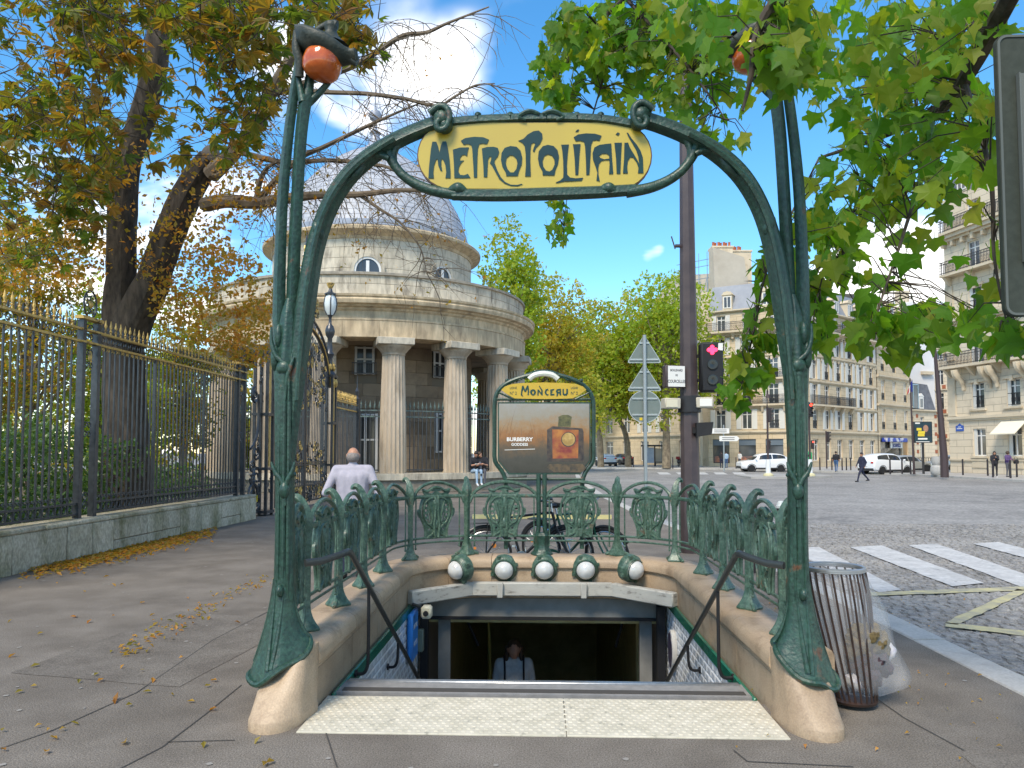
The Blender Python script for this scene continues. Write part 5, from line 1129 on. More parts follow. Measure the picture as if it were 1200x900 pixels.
for (t0, t1, z0, z1) in DW:
    c = (t0+t1)/2; w = (t1-t0)*4.86; M = Matrix.Rotation(ROTA+c+pi/2, 4, 'Z') @ Matrix.Translation((0, -4.84, 0))
    arch = [(-w/2, z0), (w/2, z0), (w/2, z1-.55)]+[(w/2*cos(pi*i/12), z1-.55+w/2*sin(pi*i/12)) for i in range(1, 12)]+[(-w/2, z1-.55)]
    sc_ = lambda k: [(x*k, z0+.0+(z-z0)*(1-(1-k)*.5)) for x, z in arch]
    b = MB(); b.prism([sc_(.86)], -.0, .05, M); p = b.build('window', wnd_glass, rot, world=False, smooth=False)
    b = MB(); b.prism([arch, sc_(.86)[::-1]], -.05, .02, M); b.box((0, -.03, (z0+z1)/2-.1), (.14, .05, z1-z0-.1), M); b.box((0, -.028, z0+.42), (w*.9, .045, .08), M); b.build('frame', wnd_frame, p, world=False, smooth=False)
    big = [(x*1.28, z0+(z-z0)*1.12) for x, z in arch]
    b = MB(); b.prism([big, arch[::-1]], -.09, .02, M); b.build('arch_moulding', lime2, p, world=False, smooth=False)
    sq = [(-w*.8, z0), (w*.8, z0), (w*.8, z1+.15), (-w*.8, z1+.15)]
rlathe('drum_string', [(4.86, 9.12), (4.93, 9.14), (4.93, 9.2), (4.86, 9.22)], lime2)
rlathe('drum_cornice', [(4.83, 10.98), (4.9, 11.0), (4.94, 11.12), (5.08, 11.2), (5.24, 11.28), (5.32, 11.32), (5.34, 11.44), (5.28, 11.5), (4.7, 11.62)], lime)
dome_prof = [(4.72, 11.55), (4.74, 11.72), (4.66, 12.15), (4.5, 12.7), (4.2, 13.45), (3.7, 14.3), (3.05, 15.1), (2.2, 15.9), (1.3, 16.5), (.6, 16.85), (.45, 17.0)]
dome = rlathe('dome', dome_prof, slate)
# rows of slates, overlapping courses, joined
b = MB(); dp = spline(dome_prof, 6); rd = random.Random(9)
acc = 0; ci = 0; prev = dp[2]
for q in dp[4:]:
    d = hypot(q[0]-prev[0], q[1]-prev[1])
    if d < .24: continue
    nS = max(10, int(2*pi*prev[0]/.42)); 
    for k in range(nS):
        a0 = 2*pi*(k+.5*(ci % 2))/nS; a1 = a0+2*pi/nS*.96; am = (a0+a1)/2
        if (cos(am-ROTA)) < -.1: continue
        e = .028+rd.uniform(-.006, .01); r0, r1 = prev[0]+e, q[0]+.015
        b.add([(r0*cos(a0), r0*sin(a0), prev[1]+.0), (r0*cos(a1), r0*sin(a1), prev[1]), (r1*cos(a1), r1*sin(a1), q[1]), (r1*cos(a0), r1*sin(a0), q[1]), ((r0-.05)*cos(a0), (r0-.05)*sin(a0), prev[1]), ((r0-.05)*cos(a1), (r0-.05)*sin(a1), prev[1])], [(0,1,2,3),(4,5,1,0)])
    prev = q; ci += 1
o = b.build('slates', slate, dome, world=False, smooth=False); o['kind'] = 'stuff'
rlathe('gutter', [(4.78, 11.62), (4.83, 11.66), (4.83, 11.9), (4.76, 11.92)], leadm)
b = MB(); b.lathe([(.5, 16.95), (.3, 17.2), (.22, 17.6), (.3, 17.75), (.12, 17.9), (.07, 18.3), (.28, 18.45), (.33, 18.65), (.25, 18.85), (.06, 18.95), (.035, 19.4), (.02, 22.4)], 14); b.build('finial', leadm, rot, world=False)
# iron railings between the columns
grn = mat('verdigris', (.12, .18, .16), .55, (.05, .06, .06), 8, 4)
for i in range(-3, 4):
    t0, t1 = radians(17+22.5*i), radians(17+22.5*(i+1))
    p0, p1 = Vector(rp(7.05, t0, 0)), Vector(rp(7.05, t1, 0)); d = (p1-p0); L_ = d.length; ang = atan2(d.y, d.x); M = Matrix.Translation((p0.x, p0.y, ZB)) @ Matrix.Rotation(ang, 4, 'Z')
    b = MB()
    for z in (2.55, 2.3): b.box((L_/2, 0, z), (L_-.9, .05, .05), M)
    ro = b.build('railing', grn, rot, world=False, smooth=False)
    b = MB(); b.box((L_/2, 0, .12), (L_-.9, .05, .05), M); b.build('bottom_rail', fe, ro, world=False, smooth=False)
    nb = 10
    for k in range(nb):
        x = .55+(L_-1.1)*k/(nb-1); b = MB(); b.box((x, 0, 1.35), (.035, .035, 2.6), M); b.build('bar', fe, ro, world=False, smooth=False)
        b = MB(); b.lathe([(.015, 2.62), (.05, 2.72), (.035, 2.78), (.002, 2.98)], 6, (x, 0, 0), M=M); b.build('spear', grn, ro, world=False)
# rod of the weather vane pole etc. ends here
# ============================================================ TREES
from mathutils import noise as mnoise
bark = mat('bark_dark', (.03, .024, .018), .95, (.095, .074, .055), 10, 7, 1., 22, aniso=(1, 1, .3))
bark2 = mat('bark_plane', (.16, .125, .085), .9, (.26, .21, .14), 3, 6, .5, 14, stain=(.09, .07, .05), sscale=2.5)
bark3 = mat('bark_limb', (.12, .09, .062), .95, (.21, .165, .115), 6, 6, .6, 24)
lf_ch = leaf_mat('chestnut_leaf', [(.07, .115, .018), (.095, .14, .022), (.13, .135, .022), (.22, .13, .024), (.10, .135, .022), (.30, .16, .03), (.10, .125, .018), (.20, .095, .02), (.12, .14, .022), (.075, .12, .018)], .52)
lf_or = leaf_mat('autumn_leaf', [(0.360, 0.150, 0.027), (0.450, 0.225, 0.038), (0.300, 0.195, 0.030), (0.210, 0.180, 0.030), (0.420, 0.255, 0.045), (0.255, 0.105, 0.022)], .45)
lf_pl = leaf_mat('plane_leaf', [(.065, .175, .014), (.09, .215, .016), (.13, .25, .02), (.075, .155, .018), (.17, .27, .022), (.235, .25, .028), (.085, .20, .016)], .55)
lf_gr = leaf_mat('street_leaf', [(0.165, 0.255, 0.021), (0.225, 0.315, 0.027), (0.300, 0.360, 0.033), (0.150, 0.225, 0.021), (0.360, 0.360, 0.042), (0.255, 0.300, 0.027)], .42)
lf_yl = leaf_mat('street_leaf_yellow', [(0.240, 0.285, 0.030), (0.360, 0.330, 0.042), (0.180, 0.240, 0.027), (0.390, 0.285, 0.042), (0.300, 0.330, 0.036)], .42)
lf_hd = leaf_mat('hedge_leaf', [(.05, .105, .025), (.08, .15, .035), (.06, .12, .04), (.10, .17, .04), (.045, .09, .025)], .3, .35)
lf_pk = leaf_mat('park_leaf', [(0.120, 0.195, 0.022), (0.240, 0.255, 0.030), (0.390, 0.285, 0.038), (0.090, 0.150, 0.021), (0.360, 0.195, 0.030), (0.180, 0.225, 0.027)], .45)
TR_ = random.Random(31)
def rot_rand(rnd, tilt=.9):
    return Euler((rnd.gauss(0, tilt), rnd.gauss(0, tilt), rnd.uniform(0, 6.283))).to_matrix()
def add_palmate(b, p, s, rnd, n=5, droop=.5):
    """chestnut leaf: leaflets radiating from one stalk"""
    R = rot_rand(rnd, .55); r = rnd.random()
    for k in range(n):
        a = -1.15+2.3*k/(n-1)+rnd.uniform(-.1, .1); L_ = s*(1-.28*abs(k-(n-1)/2)/((n-1)/2)); w = L_*.19
        d = Vector((sin(a), cos(a), 0)); q = Vector((cos(a), -sin(a), 0))
        z = lambda t: -droop*s*t*t
        pts = [Vector((0, 0, 0)), d*L_*.6+q*w+Vector((0, 0, z(.6)-.02*s)), d*L_+Vector((0, 0, z(1.0))), d*L_*.6-q*w+Vector((0, 0, z(.6)-.02*s))]
        b.add([p+R @ v for v in pts], [(0, 1, 2, 3)], r=(r+rnd.uniform(-.04, .04)) % 1)
def add_clump(b, p, s, rnd, n=3, r0=None):
    r = rnd.random() if r0 is None else (r0+rnd.uniform(-.12, .12)) % 1
    for k in range(n):
        R = rot_rand(rnd, .8); o = Vector((rnd.gauss(0, s*.5), rnd.gauss(0, s*.5), rnd.gauss(0, s*.4))); q = s*rnd.uniform(.6, 1.1)
        b.add([p+o+R @ Vector(v) for v in ((-q*.5, 0, 0), (0, -q*.32, .06*q), (q*.55, 0, 0), (0, q*.32, .06*q))], [(0, 1, 2, 3)], r=(r+rnd.uniform(-.05, .05)) % 1)
def twig(b, p, d, L_, r, rnd, droop=.5, n=6):
    P = [Vector(p)]; d = Vector(d).normalized()
    for i in range(n):
        d = (d+Vector((rnd.gauss(0, .16), rnd.gauss(0, .16), rnd.gauss(0, .16)-droop*.22))).normalized(); P.append(P[-1]+d*(L_/n))
    b.tube(P, [r*(1-.75*i/n) for i in range(n+1)], 4, caps=False); return P
# ---- the old chestnut behind the fence
CZ = 15.6
base = cz(150, 600, CZ); base.z = 0
ch = thing('chestnut_tree', 'old dark trunked tree with browning leaves behind the park fence', 'tree', base)
def px(pts, dz=0.): return [cz(p[0], p[1], (p[2] if len(p) > 2 else CZ)) for p in pts]
def limb(nm, pts, rads, m, n=12, lob=.06, k=8):
    P = spline([(*cz(p[0], p[1], p[2]), r) for p, r in zip(pts, rads)], k); b = MB()
    nn = 26 if nm in ('trunk', 'leaning_limb') else n; b.tube([q[:3] for q in P], [q[3] for q in P], nn, lobes=5, ld=lob)
    if nn == 26:      # ridged bark
        for i, v in enumerate(b.v):
            c = Vector(P[min(i//nn, len(P)-1)][:3]); d = Vector(v)-c; a_ = (i % nn)/nn*6.283; h = mnoise.noise(Vector((cos(a_)*3.2, sin(a_)*3.2, v[2]*1.3)))*.10+mnoise.noise(Vector((cos(a_)*7, sin(a_)*7, v[2]*3)))*.08; b.v[i] = tuple(c+d*(1+h))
    b.build(nm, m, ch, ang=25); return [Vector(q[:3]) for q in P]
limb('trunk', [(146, 640, 15.6), (147, 560, 15.6), (146, 470, 15.6), (143, 390, 15.6), (142, 330, 15.6), (143, 250, 15.6), (150, 190, 15.5), (168, 130, 15.3), (181, 80, 15), (187, 20, 14.8), (188, -60, 14.6)], [.55, .46, .40, .36, .29, .265, .24, .23, .22, .2, .18], bark)
lean = limb('leaning_limb', [(148, 400, 15.5), (160, 370, 15.5), (178, 330, 15.45), (196, 280, 15.4), (215, 235, 15.4), (232, 205, 15.35), (246, 186, 15.3)], [.36, .34, .31, .29, .27, .25, .235], bark)
b = MB(); q = cz(248, 184, 15.3); b.sphere(q+Vector((0, -.05, 0)), (.2, .12, .22), 12, 8); b.build('sawn_end', mat('cut_wood', (.10, .085, .07), .9), ch)
b = MB(); q = cz(252.5, 198, 15.05); b.tube([q+Vector((.11*cos(t*pi/8), 0, .14*sin(t*pi/8))) for t in range(16)], .045, 6, closed=True); b.build('knot_ring', bark3, ch)
bare = []
bare.append(limb('bare_limb', [(240, 240, 15.3), (262, 236, 15), (300, 238, 14.6), (335, 233, 14.2), (370, 229, 13.9), (420, 228, 13.5), (470, 223, 13.2), (520, 226, 13)], [.15, .14, .12, .10, .075, .055, .04, .02], bark3, 8))
bare.append(limb('bare_limb', [(246, 205, 15.2), (270, 182, 15), (298, 148, 14.6), (322, 100, 14.2), (345, 60, 14), (365, 20, 13.8), (380, -40, 13.6)], [.17, .15, .13, .11, .10, .08, .06], bark3, 8))
bare.append(limb('bare_limb', [(316, 112, 14.3), (350, 100, 14), (408, 80, 13.7), (440, 62, 13.5), (472, 42, 13.3), (500, 38, 13.2), (525, 27, 13), (573, 8, 12.8)], [.07, .065, .058, .05, .042, .035, .025, .012], bark3, 6))
bare.append(limb('bare_limb', [(330, 104, 14.1), (379, 108, 13.8), (430, 110, 13.6), (475, 116, 13.4), (512, 124, 13.3), (535, 112, 13.2), (557, 100, 13.1), (580, 98, 13)], [.05, .045, .04, .035, .03, .024, .016, .008], bark3, 6))
bare.append(limb('bare_limb', [(280, 178, 14.8), (330, 190, 14.4), (385, 188, 14), (430, 192, 13.8), (462, 200, 13.6), (500, 235, 13.5)], [.06, .05, .042, .035, .026, .012], bark3, 6))
bare.append(limb('bare_limb', [(300, 238, 14.6), (325, 210, 14.2), (352, 185, 14), (380, 172, 13.8), (430, 148, 13.6), (470, 130, 13.5), (500, 118, 13.4)], [.07, .06, .05, .042, .034, .02, .01], bark3, 6))
bare.append(limb('bare_limb', [(300, 238, 14.6), (304, 215, 14.5), (312, 198, 14.4), (325, 190, 14.3)], [.06, .05, .04, .02], bark3, 6))
bare.append(limb('bare_limb', [(420, 228, 13.5), (445, 245, 13.4), (470, 262, 13.3), (492, 290, 13.2), (500, 320, 13.2)], [.03, .026, .02, .014, .006], bark3, 6))
b = MB(); lb = MB(); rt = random.Random(4); fine = []
for li, P in enumerate(bare):
    for j in range(42 if li < 6 else 22):
        i = rt.randrange(len(P)//4, len(P)); p = P[i]; right = 1 if rt.random() < .6 else -.5
        if p.z > 9: continue
        T = twig(b, p, (right*rt.uniform(.3, 1), rt.uniform(-.6, .6), rt.uniform(-.8, .5)), rt.uniform(.5, 1.5), rt.uniform(.006, .012), rt, .75)
        for m_ in range(2): q = T[rt.randrange(2, len(T))]; T2 = twig(b, q, (rt.uniform(-.4, 1), rt.uniform(-.5, .5), rt.uniform(-1, .2)), rt.uniform(.3, .8), .0055, rt, .6, 4); fine.append(T2[-1])
        fine += [T[-1], T[-2]]
o = b.build('twigs', bark3, ch); o['kind'] = 'stuff'
for p in fine:
    q = (p-Vector((0, 0, CAMZ))); uu = (RM.transposed() @ q); u_ = 600+uu.x/-uu.z*FPX; v_ = 450+SHV-uu.y/-uu.z*FPX
    dens = .75 if u_ < 330 else (.36 if v_ > 185 else .05)
    if rt.random() < dens: add_clump(lb, p, rt.uniform(.05, .1), rt, 2)
o = lb.build('autumn_leaves', lf_or, ch, smooth=False); o['kind'] = 'stuff'
# crown: palmate leaves in sprays
b = MB(); rc = random.Random(12); bt = MB()
reg = [  # u, v, ru, rv, depth, depth spread, count, leaf size
 (50, 60, 110, 110, 11.5, 2.6, 1150, .19), (190, 30, 130, 65, 11, 2.4, 900, .19), (300, 25, 90, 50, 10.5, 1.8, 420, .18), (395, 22, 50, 36, 10.5, 1.2, 130, .2),
 (60, 180, 90, 80, 13, 2.5, 700, .2), (240, 130, 75, 60, 11.5, 2, 380, .2), (40, 260, 80, 60, 13.5, 2, 480, .18), (290, 80, 50, 60, 12, 1.6, 190, .18), (95, 225, 40, 45, 12, 1.5, 120, .2), (215, 190, 40, 40, 11.5, 1, 60, .2), (150, 130, 50, 60, 17.5, 1, 260, .2), (425, 40, 25, 45, 10.2, .6, 70, .17), (320, 85, 30, 60, 10.4, .8, 90, .17)]
def ell(rnd, u, v, ru, rv):
    while True:
        x, y = rnd.uniform(-1, 1), rnd.uniform(-1, 1)
        if x*x+y*y < 1: return u+x*ru, v+y*rv
for (u, v, ru, rv, Z, dz, cnt, s) in reg:
    k = 0
    while k < cnt:
        uu, vv = ell(rc, u, v, ru, rv); p = cz(uu, vv, Z+rc.uniform(-dz, dz)); k += 1
        if mnoise.noise(p*.8)+.5*mnoise.noise(p*2.2) < .0: continue
        add_palmate(b, p, s*rc.uniform(.7, 1.2), rc, 5, .45)
        if rc.random() < .5: twig(bt, p, (rc.uniform(-1, 1), rc.uniform(-1, 1), rc.uniform(-.1, .9)), rc.uniform(.3, .9), .009, rc, -.2, 4)
o = b.build('crown', lf_ch, ch, smooth=False); o['kind'] = 'stuff'
o = bt.build('crown_twigs', bark, ch); o['kind'] = 'stuff'
b = MB()
for (u, v, ru, rv, Z, dz, cnt, s) in [(250, 350, 75, 60, 15, 1.5, 1500, .09), (215, 300, 60, 50, 15, 1.2, 550, .09), (290, 395, 40, 35, 15.5, 1.2, 500, .09), (60, 300, 70, 45, 15.5, 1.5, 700, .10), (180, 230, 120, 60, 14.5, 1.5, 500, .09), (290, 210, 45, 60, 14.5, 1, 350, .08)]:
    for k in range(cnt):
        uu, vv = ell(rc, u, v, ru, rv); p = cz(uu, vv, Z+rc.uniform(-dz, dz))
        if mnoise.noise(p*1.5)+.4*mnoise.noise(p*4) < -.08: continue
        add_clump(b, p, s*rc.uniform(.8, 1.5), rc, 3)
o = b.build('lower_foliage', lf_or, ch, smooth=False); o['kind'] = 'stuff'
# ---- hedge and shrubs behind the fence
def hedge(name, label, x0, x1, y0, y1, z1, cnt, s, m, cat='hedge'):
    t = thing(name, label, cat, ((x0+x1)/2, (y0+y1)/2, 0)); b = MB(); rr = random.Random(hash(name) % 99+int(y0)); k = 0
    while k < cnt:
        p = Vector((rr.uniform(x0, x1), rr.uniform(y0, y1), rr.uniform(0, 1)**.8*z1)); k += 1
        if p.z > z1*(.72+.28*mnoise.noise(p*.8)): continue
        if mnoise.noise(p*1.2) < -.2: continue
        add_clump(b, p, s*rr.uniform(.7, 1.4), rr, 3)
    o = b.build('foliage', m, t, smooth=False); o['kind'] = 'stuff'
    b = MB()
    for i in range(int((y1-y0)*1.2)): q = Vector((rr.uniform(x0+.3, x1-.3), rr.uniform(y0, y1), 0)); twig(b, q, (rr.uniform(-.2, .2), rr.uniform(-.2, .2), 1), z1*.8, .03, rr, -.05, 5)
    b.build('stems', bark, t)
hedge('evergreen_hedge', 'dark glossy evergreen hedge close behind the fence', -9.9, -7.75, 8.0, 15.0, 2.9, 9000, .11, lf_hd)
hedge('low_shrub', 'lower green shrubs behind the fence near the gate', -10.5, -8.2, 15.0, 19.5, 1.7, 3000, .11, lf_hd)
hedge('park_shrubbery', 'far green shrubbery closing the park behind the fence', -46, -15.5, 40, 47, 9.5, 7000, .34, lf_pk, 'shrubbery')
hedge('park_shrubbery', 'green shrubbery on the left of the park lawn', -30, -20, 20, 30, 5.5, 5000, .2, lf_gr, 'shrubbery')
def tree(name, label, base, h, crown, m, trunk_r, cnt, s, group, seed, bk=bark2, clear=.34, lean=0.):
    """crown: list of ellipsoids (dx, dy, z, rx, ry, rz)"""
    t = thing(name, label, 'tree', base, 0, group); rr = random.Random(seed); b = MB(); B = Vector(base)
    top = Vector((lean*h*.3, 0, h*.62)); P = [Vector((0, 0, 0)), Vector((lean*.4, 0, h*.18)), Vector((lean*h*.14, 0, h*clear)), top]
    S = spline(P, 4); b.tube(S, [trunk_r*(1.15-.85*i/(len(S)-1)) for i in range(len(S))], 8); tk = b.build('trunk', bk, t, world=False)
    b = MB()
    for (dx, dy, z, rx, ry, rz) in crown:
        for k in range(3):
            st = Vector(S[rr.randrange(len(S)//2, len(S))]); e = Vector((dx+rr.uniform(-.5, .5)*rx, dy+rr.uniform(-.5, .5)*ry, z+rr.uniform(-.3, .5)*rz)); mid = st.lerp(e, .5)+Vector((0, 0, -.06*(e-st).length))
            b.tube(spline([st, mid, e], 4), [trunk_r*.42*(1-.9*i/8) for i in range(9)], 5)
    b.build('limbs', bk, t, world=False)
    b = MB(); tot = sum(c[3]*c[4]*c[5] for c in crown)
    for ci, (dx, dy, z, rx, ry, rz) in enumerate(crown):
        n = int(cnt*rx*ry*rz/tot); r0 = rr.random()
        for k in range(n):
            while True:
                v = Vector((rr.uniform(-1, 1), rr.uniform(-1, 1), rr.uniform(-1, 1)))
                if .1 < v.length < 1: break
            v = v*(v.length**-.35)*.98 if v.length < 1 else v
            p = Vector((dx+v.x*rx, dy+v.y*ry, z+v.z*rz)); nz = mnoise.noise((p+B)*(1.1/max(1, s*2.6)))
            if nz < -.12: continue
            p += Vector((v.x, v.y, v.z))*nz*s*1.6
            add_clump(b, p, s*rr.uniform(.7, 1.3), rr, 3, r0=r0+.4*nz)
    o = b.build('crown', m, t, world=False, smooth=False); o['kind'] = 'stuff'
    return t
def street_tree(label, u, vt, vb, hw, Z, m, seed, cnt=4200, s=.42, ut=None, lean=0., group='plane trees across the crossing', tr=.34):
    g = cz(ut or u, 530, Z); bs = Vector((g.x, g.y, 0)); zt = cz(u, vt, Z).z; zb = cz(u, vb, Z).z; w = hw*Z/FPX; dx = (u-(ut or u))*Z/FPX; h = zt
    rr = random.Random(seed); cr = []
    for i in range(9):
        a = rr.uniform(0, 6.28); f = rr.uniform(.15, .62); z = rr.uniform(.18, .8); k = 1-abs(z-.45)*.8
        cr.append((dx+w*f*cos(a)*k, w*f*sin(a)*k, zb+(zt-zb)*z, w*rr.uniform(.38, .55), w*rr.uniform(.38, .55), (zt-zb)*rr.uniform(.17, .27)))
    cr.append((dx, 0, zb+(zt-zb)*.78, w*.5, w*.5, (zt-zb)*.22)); cr.append((dx, 0, zb+(zt-zb)*.45, w*.62, w*.62, (zt-zb)*.32))
    return tree('plane_tree', label, bs, h, cr, m, tr, cnt, s, group, seed, lean=lean)
street_tree('tall bright green tree rising behind the rotunda\'s right side', 594, 246, 500, 66, 58, lf_gr, 1, 6500, .36)
street_tree('yellow green tree just right of the rotunda columns', 656, 318, 515, 66, 68, lf_yl, 2, 6000, .36, ut=640)
street_tree('leafy plane tree with forked trunk above the white hatchback', 706, 348, 512, 60, 84, lf_gr, 3, 5200, .42, ut=704, lean=-.3)
street_tree('plane tree with leaning trunk behind the road sign post', 745, 338, 508, 58, 86, lf_yl, 4, 5000, .42, ut=736, lean=-.6)
street_tree('big green plane tree with thick trunk left of the mast', 784, 312, 500, 74, 80, lf_gr, 5, 7000, .42, ut=781, tr=.42)
street_tree('far green plane tree whose crown fills the gap under the arch', 680, 370, 515, 60, 105, lf_gr, 6, 3600, .5, ut=690)
# trees inside the park
for i, (u, vt, vb, hw, Z, m, lab) in enumerate(((30, 250, 520, 90, 24, lf_pk, 'yellow green park tree filling the view left of the dark trunk'), (120, 320, 540, 70, 27, lf_gr, 'bright green park tree behind the two dark trunks'), (215, 330, 540, 70, 30, lf_pk, 'amber leaved park tree right of the leaning limb'), (285, 470, 560, 30, 42, lf_gr, 'green park tree seen through the fence beside the gate'), (-40, 200, 560, 90, 20, lf_pk, 'browning park tree at the left edge'), (165, 420, 560, 90, 36, lf_gr, 'low green tree at the back of the park'))):
    street_tree(lab, u, vt, vb, hw, Z, m, 40+i, 3800, .17 if Z < 32 else .22, group='trees inside the park', tr=.16)
# ---- the overhanging plane branch on the right
ptb = Vector((3.1, -1.2, 0)); pt_ = thing('overhanging_plane_tree', 'plane tree beside the camera hanging big green leaves over the gateway', 'tree', ptb)
b = MB(); b.tube(spline([(3.1, -1.2, 0), (3.05, -1.15, 1.5), (3.15, -1.0, 3.2), (3.2, -.7, 5.2), (3.0, -.2, 7.2)], 5), [.26, .25, .24, .235, .23]+[.22, .215, .21, .2, .19]+[.18]*11, 14, lobes=5, ld=.05); b.build('trunk', bark2, pt_)
def pbranch(pts, r0, r1, k=5): P = spline([cz(*p) if len(p) == 3 and not isinstance(p, Vector) else p for p in pts], k); b = MB(); n = len(P); b.tube(P, [r0+(r1-r0)*i/(n-1) for i in range(n)], 7); b.build('branch', bark, pt_); return [Vector(p) for p in P]
V = Vector
BR = [pbranch([V((3.1, -.6, 5.4)), V((2.9, 1.2, 5.6)), cz(1290, -190, 3.6), cz(1130, 95, 5.2), cz(1085, 135, 6), cz(1020, 165, 6.8), cz(960, 185, 7.5)], .09, .012),
      pbranch([cz(1170, 30, 4.6), cz(1090, 60, 5.6), cz(1060, 110, 5.8), cz(1050, 160, 5.9), cz(1035, 240, 5.9)], .03, .006), pbranch([cz(1085, 135, 6), cz(1080, 200, 5.7), cz(1060, 270, 5.4), cz(1040, 330, 5.1), cz(1020, 390, 5)], .02, .004),
      pbranch([V((3.0, -.3, 6.6)), V((2.2, 2.0, 7.0)), cz(900, -120, 5.5), cz(735, -10, 7.4), cz(722, 40, 7.6), cz(712, 70, 7.7), cz(697, 97, 7.8)], .08, .01), pbranch([cz(760, -30, 7.2), cz(700, 30, 7.6), cz(660, 80, 7.9), cz(640, 105, 8)], .025, .004), pbranch([cz(735, 0, 7.4), cz(790, 60, 7), cz(830, 110, 6.6), cz(850, 140, 6.4)], .02, .004),
      pbranch([V((2.6, .5, 6.4)), cz(1000, -150, 3.4), cz(930, -30, 4), cz(890, 30, 4.1), cz(880, 90, 4.1), cz(870, 130, 4.1)], .05, .006), pbranch([cz(1130, 95, 5.2), cz(1160, 200, 4.6), cz(1165, 300, 4.4), cz(1180, 380, 4.3)], .02, .004), pbranch([cz(960, 185, 7.5), cz(905, 300, 5.3), cz(885, 380, 5.2), cz(870, 450, 5.2)], .01, .003), pbranch([cz(722, 40, 7.6), cz(690, 150, 7.7), cz(665, 230, 7.8), cz(660, 280, 7.8)], .01, .002), pbranch([cz(1020, 165, 6.8), cz(1000, 250, 6.2), cz(985, 310, 5.6), cz(960, 340, 5.4)], .012, .003)]
def lobed(s, rnd):
    base = [(0, 0), (.16, .02), (.40, -.04), (.52, .12), (.38, .26), (.60, .46), (.56, .60), (.34, .56), (.22, .66), (.12, .86), (0, 1.05)]
    pts = base+[(-x, y) for x, y in base[-2:0:-1]]; 
    out = [(x*s*rnd.uniform(.88, 1.12), y*s*rnd.uniform(.93, 1.07)) for x, y in pts]
    cup = rnd.uniform(.05, .35); fold = rnd.uniform(-.25, .4)
    vs = [Vector((x, -y, fold*abs(x)-cup*(y*y)/s)) for x, y in out]; c = Vector((0, -.42*s, -cup*.16*s-.03*s))
    return [c]+vs, [(0, 1+(i+1) % len(vs), 1+i) for i in range(len(vs))]
rl = random.Random(77); protos = []
for i in range(8):
    vs, fs = lobed(.14, rl); b = MB(); b.add(vs, fs); b.tube([(0, 0, 0), (0, .03, .01), (0, .07, .03)], .0022, 4); protos.append(b)
regs = [  # u, v, ru, rv, Z, dz, count, scale
 (700, 75, 70, 75, 7.7, .5, 250, 1.0), (640, 90, 22, 22, 8, .3, 26, .85), (720, 30, 75, 45, 7.4, .5, 190, 1.0), (790, 60, 70, 75, 7.0, .5, 260, 1.0), (845, 125, 45, 55, 6.5, .5, 90, 1.05), (690, 135, 45, 40, 7.7, .3, 90, .95), (655, 250, 16, 36, 7.8, .2, 32, .8),
 (880, 60, 62, 70, 4.15, .35, 120, 1.0), (925, 40, 40, 50, 4.3, .4, 46, 1.05), (860, 15, 90, 40, 5, .5, 80, 1.0),
 (1060, 40, 110, 60, 6, .9, 150, 1.05), (1000, 100, 60, 60, 6.2, .7, 60, 1.05), (1090, 150, 75, 80, 5.7, .8, 180, 1.05), (1010, 215, 60, 55, 6.2, .6, 75, 1.05), (1050, 285, 90, 65, 5.6, .6, 105, 1.05), (960, 300, 40, 60, 5.8, .4, 60, 1.05), (1080, 375, 85, 26, 5.1, .4, 58, 1.05), (1040, 398, 50, 18, 5.0, .3, 14, 1.05), (1155, 230, 26, 130, 4.6, .4, 70, 1.0), (1185, 395, 20, 22, 4.3, .2, 14, 1.0), (1150, 60, 60, 70, 5, .5, 90, 1.0),
 (905, 330, 22, 40, 5.3, .15, 18, 1.0), (885, 400, 24, 46, 5.2, .15, 26, 1.0), (865, 455, 18, 18, 5.2, .12, 9, .95), (955, 375, 18, 40, 5.4, .2, 20, 1.0)]
leaves = []
for (u, v, ru, rv, Z, dz, cnt, s) in regs:
    for k in range(int(cnt*1.45)):
        uu, vv = ell(rl, u, v, ru, rv); p = cz(uu, vv, Z+rl.uniform(-dz, dz))
        if cnt > 60 and mnoise.noise(p*1.5)+.5*mnoise.noise(p*3.6) < -.06: continue
        sc2 = s*rl.uniform(.7, 1.15); e = Euler((rl.gauss(1.1, .45), rl.gauss(0, .45), rl.uniform(0, 6.28)))
        leaves.append((Z, p, sc2, e, rl.randrange(8)))
leaves.sort(key=lambda q: -q[2]/q[0])
meshes = [p.mesh('leaf', lf_pl, False) for p in protos]
for (Z, p, s, e, k) in leaves[:300]:
    link('leaf', meshes[k], pt_, Matrix.Translation(p-ptb) @ e.to_matrix().to_4x4() @ Matrix.Scale(s, 4))
b = MB()
for (Z, p, s, e, k) in leaves[300:]:
    M = Matrix.Translation(p) @ e.to_matrix().to_4x4() @ Matrix.Scale(s, 4); b.add(protos[k].v, protos[k].f, M, r=rl.random())
o = b.build('foliage', lf_pl, pt_, smooth=False); o['kind'] = 'stuff'
b = MB()
for (Z, p, s, e, k) in leaves[::2]:
    best = min((q for B_ in BR for q in B_), key=lambda q: (q-p).length)
    if (best-p).length < .6: mid = best.lerp(p, .5)+Vector((0, 0, .06)); b.tube([best, mid, p], [.006, .004, .0025], 4, caps=False)
o = b.build('leaf_stalks', bark, pt_); o['kind'] = 'stuff'
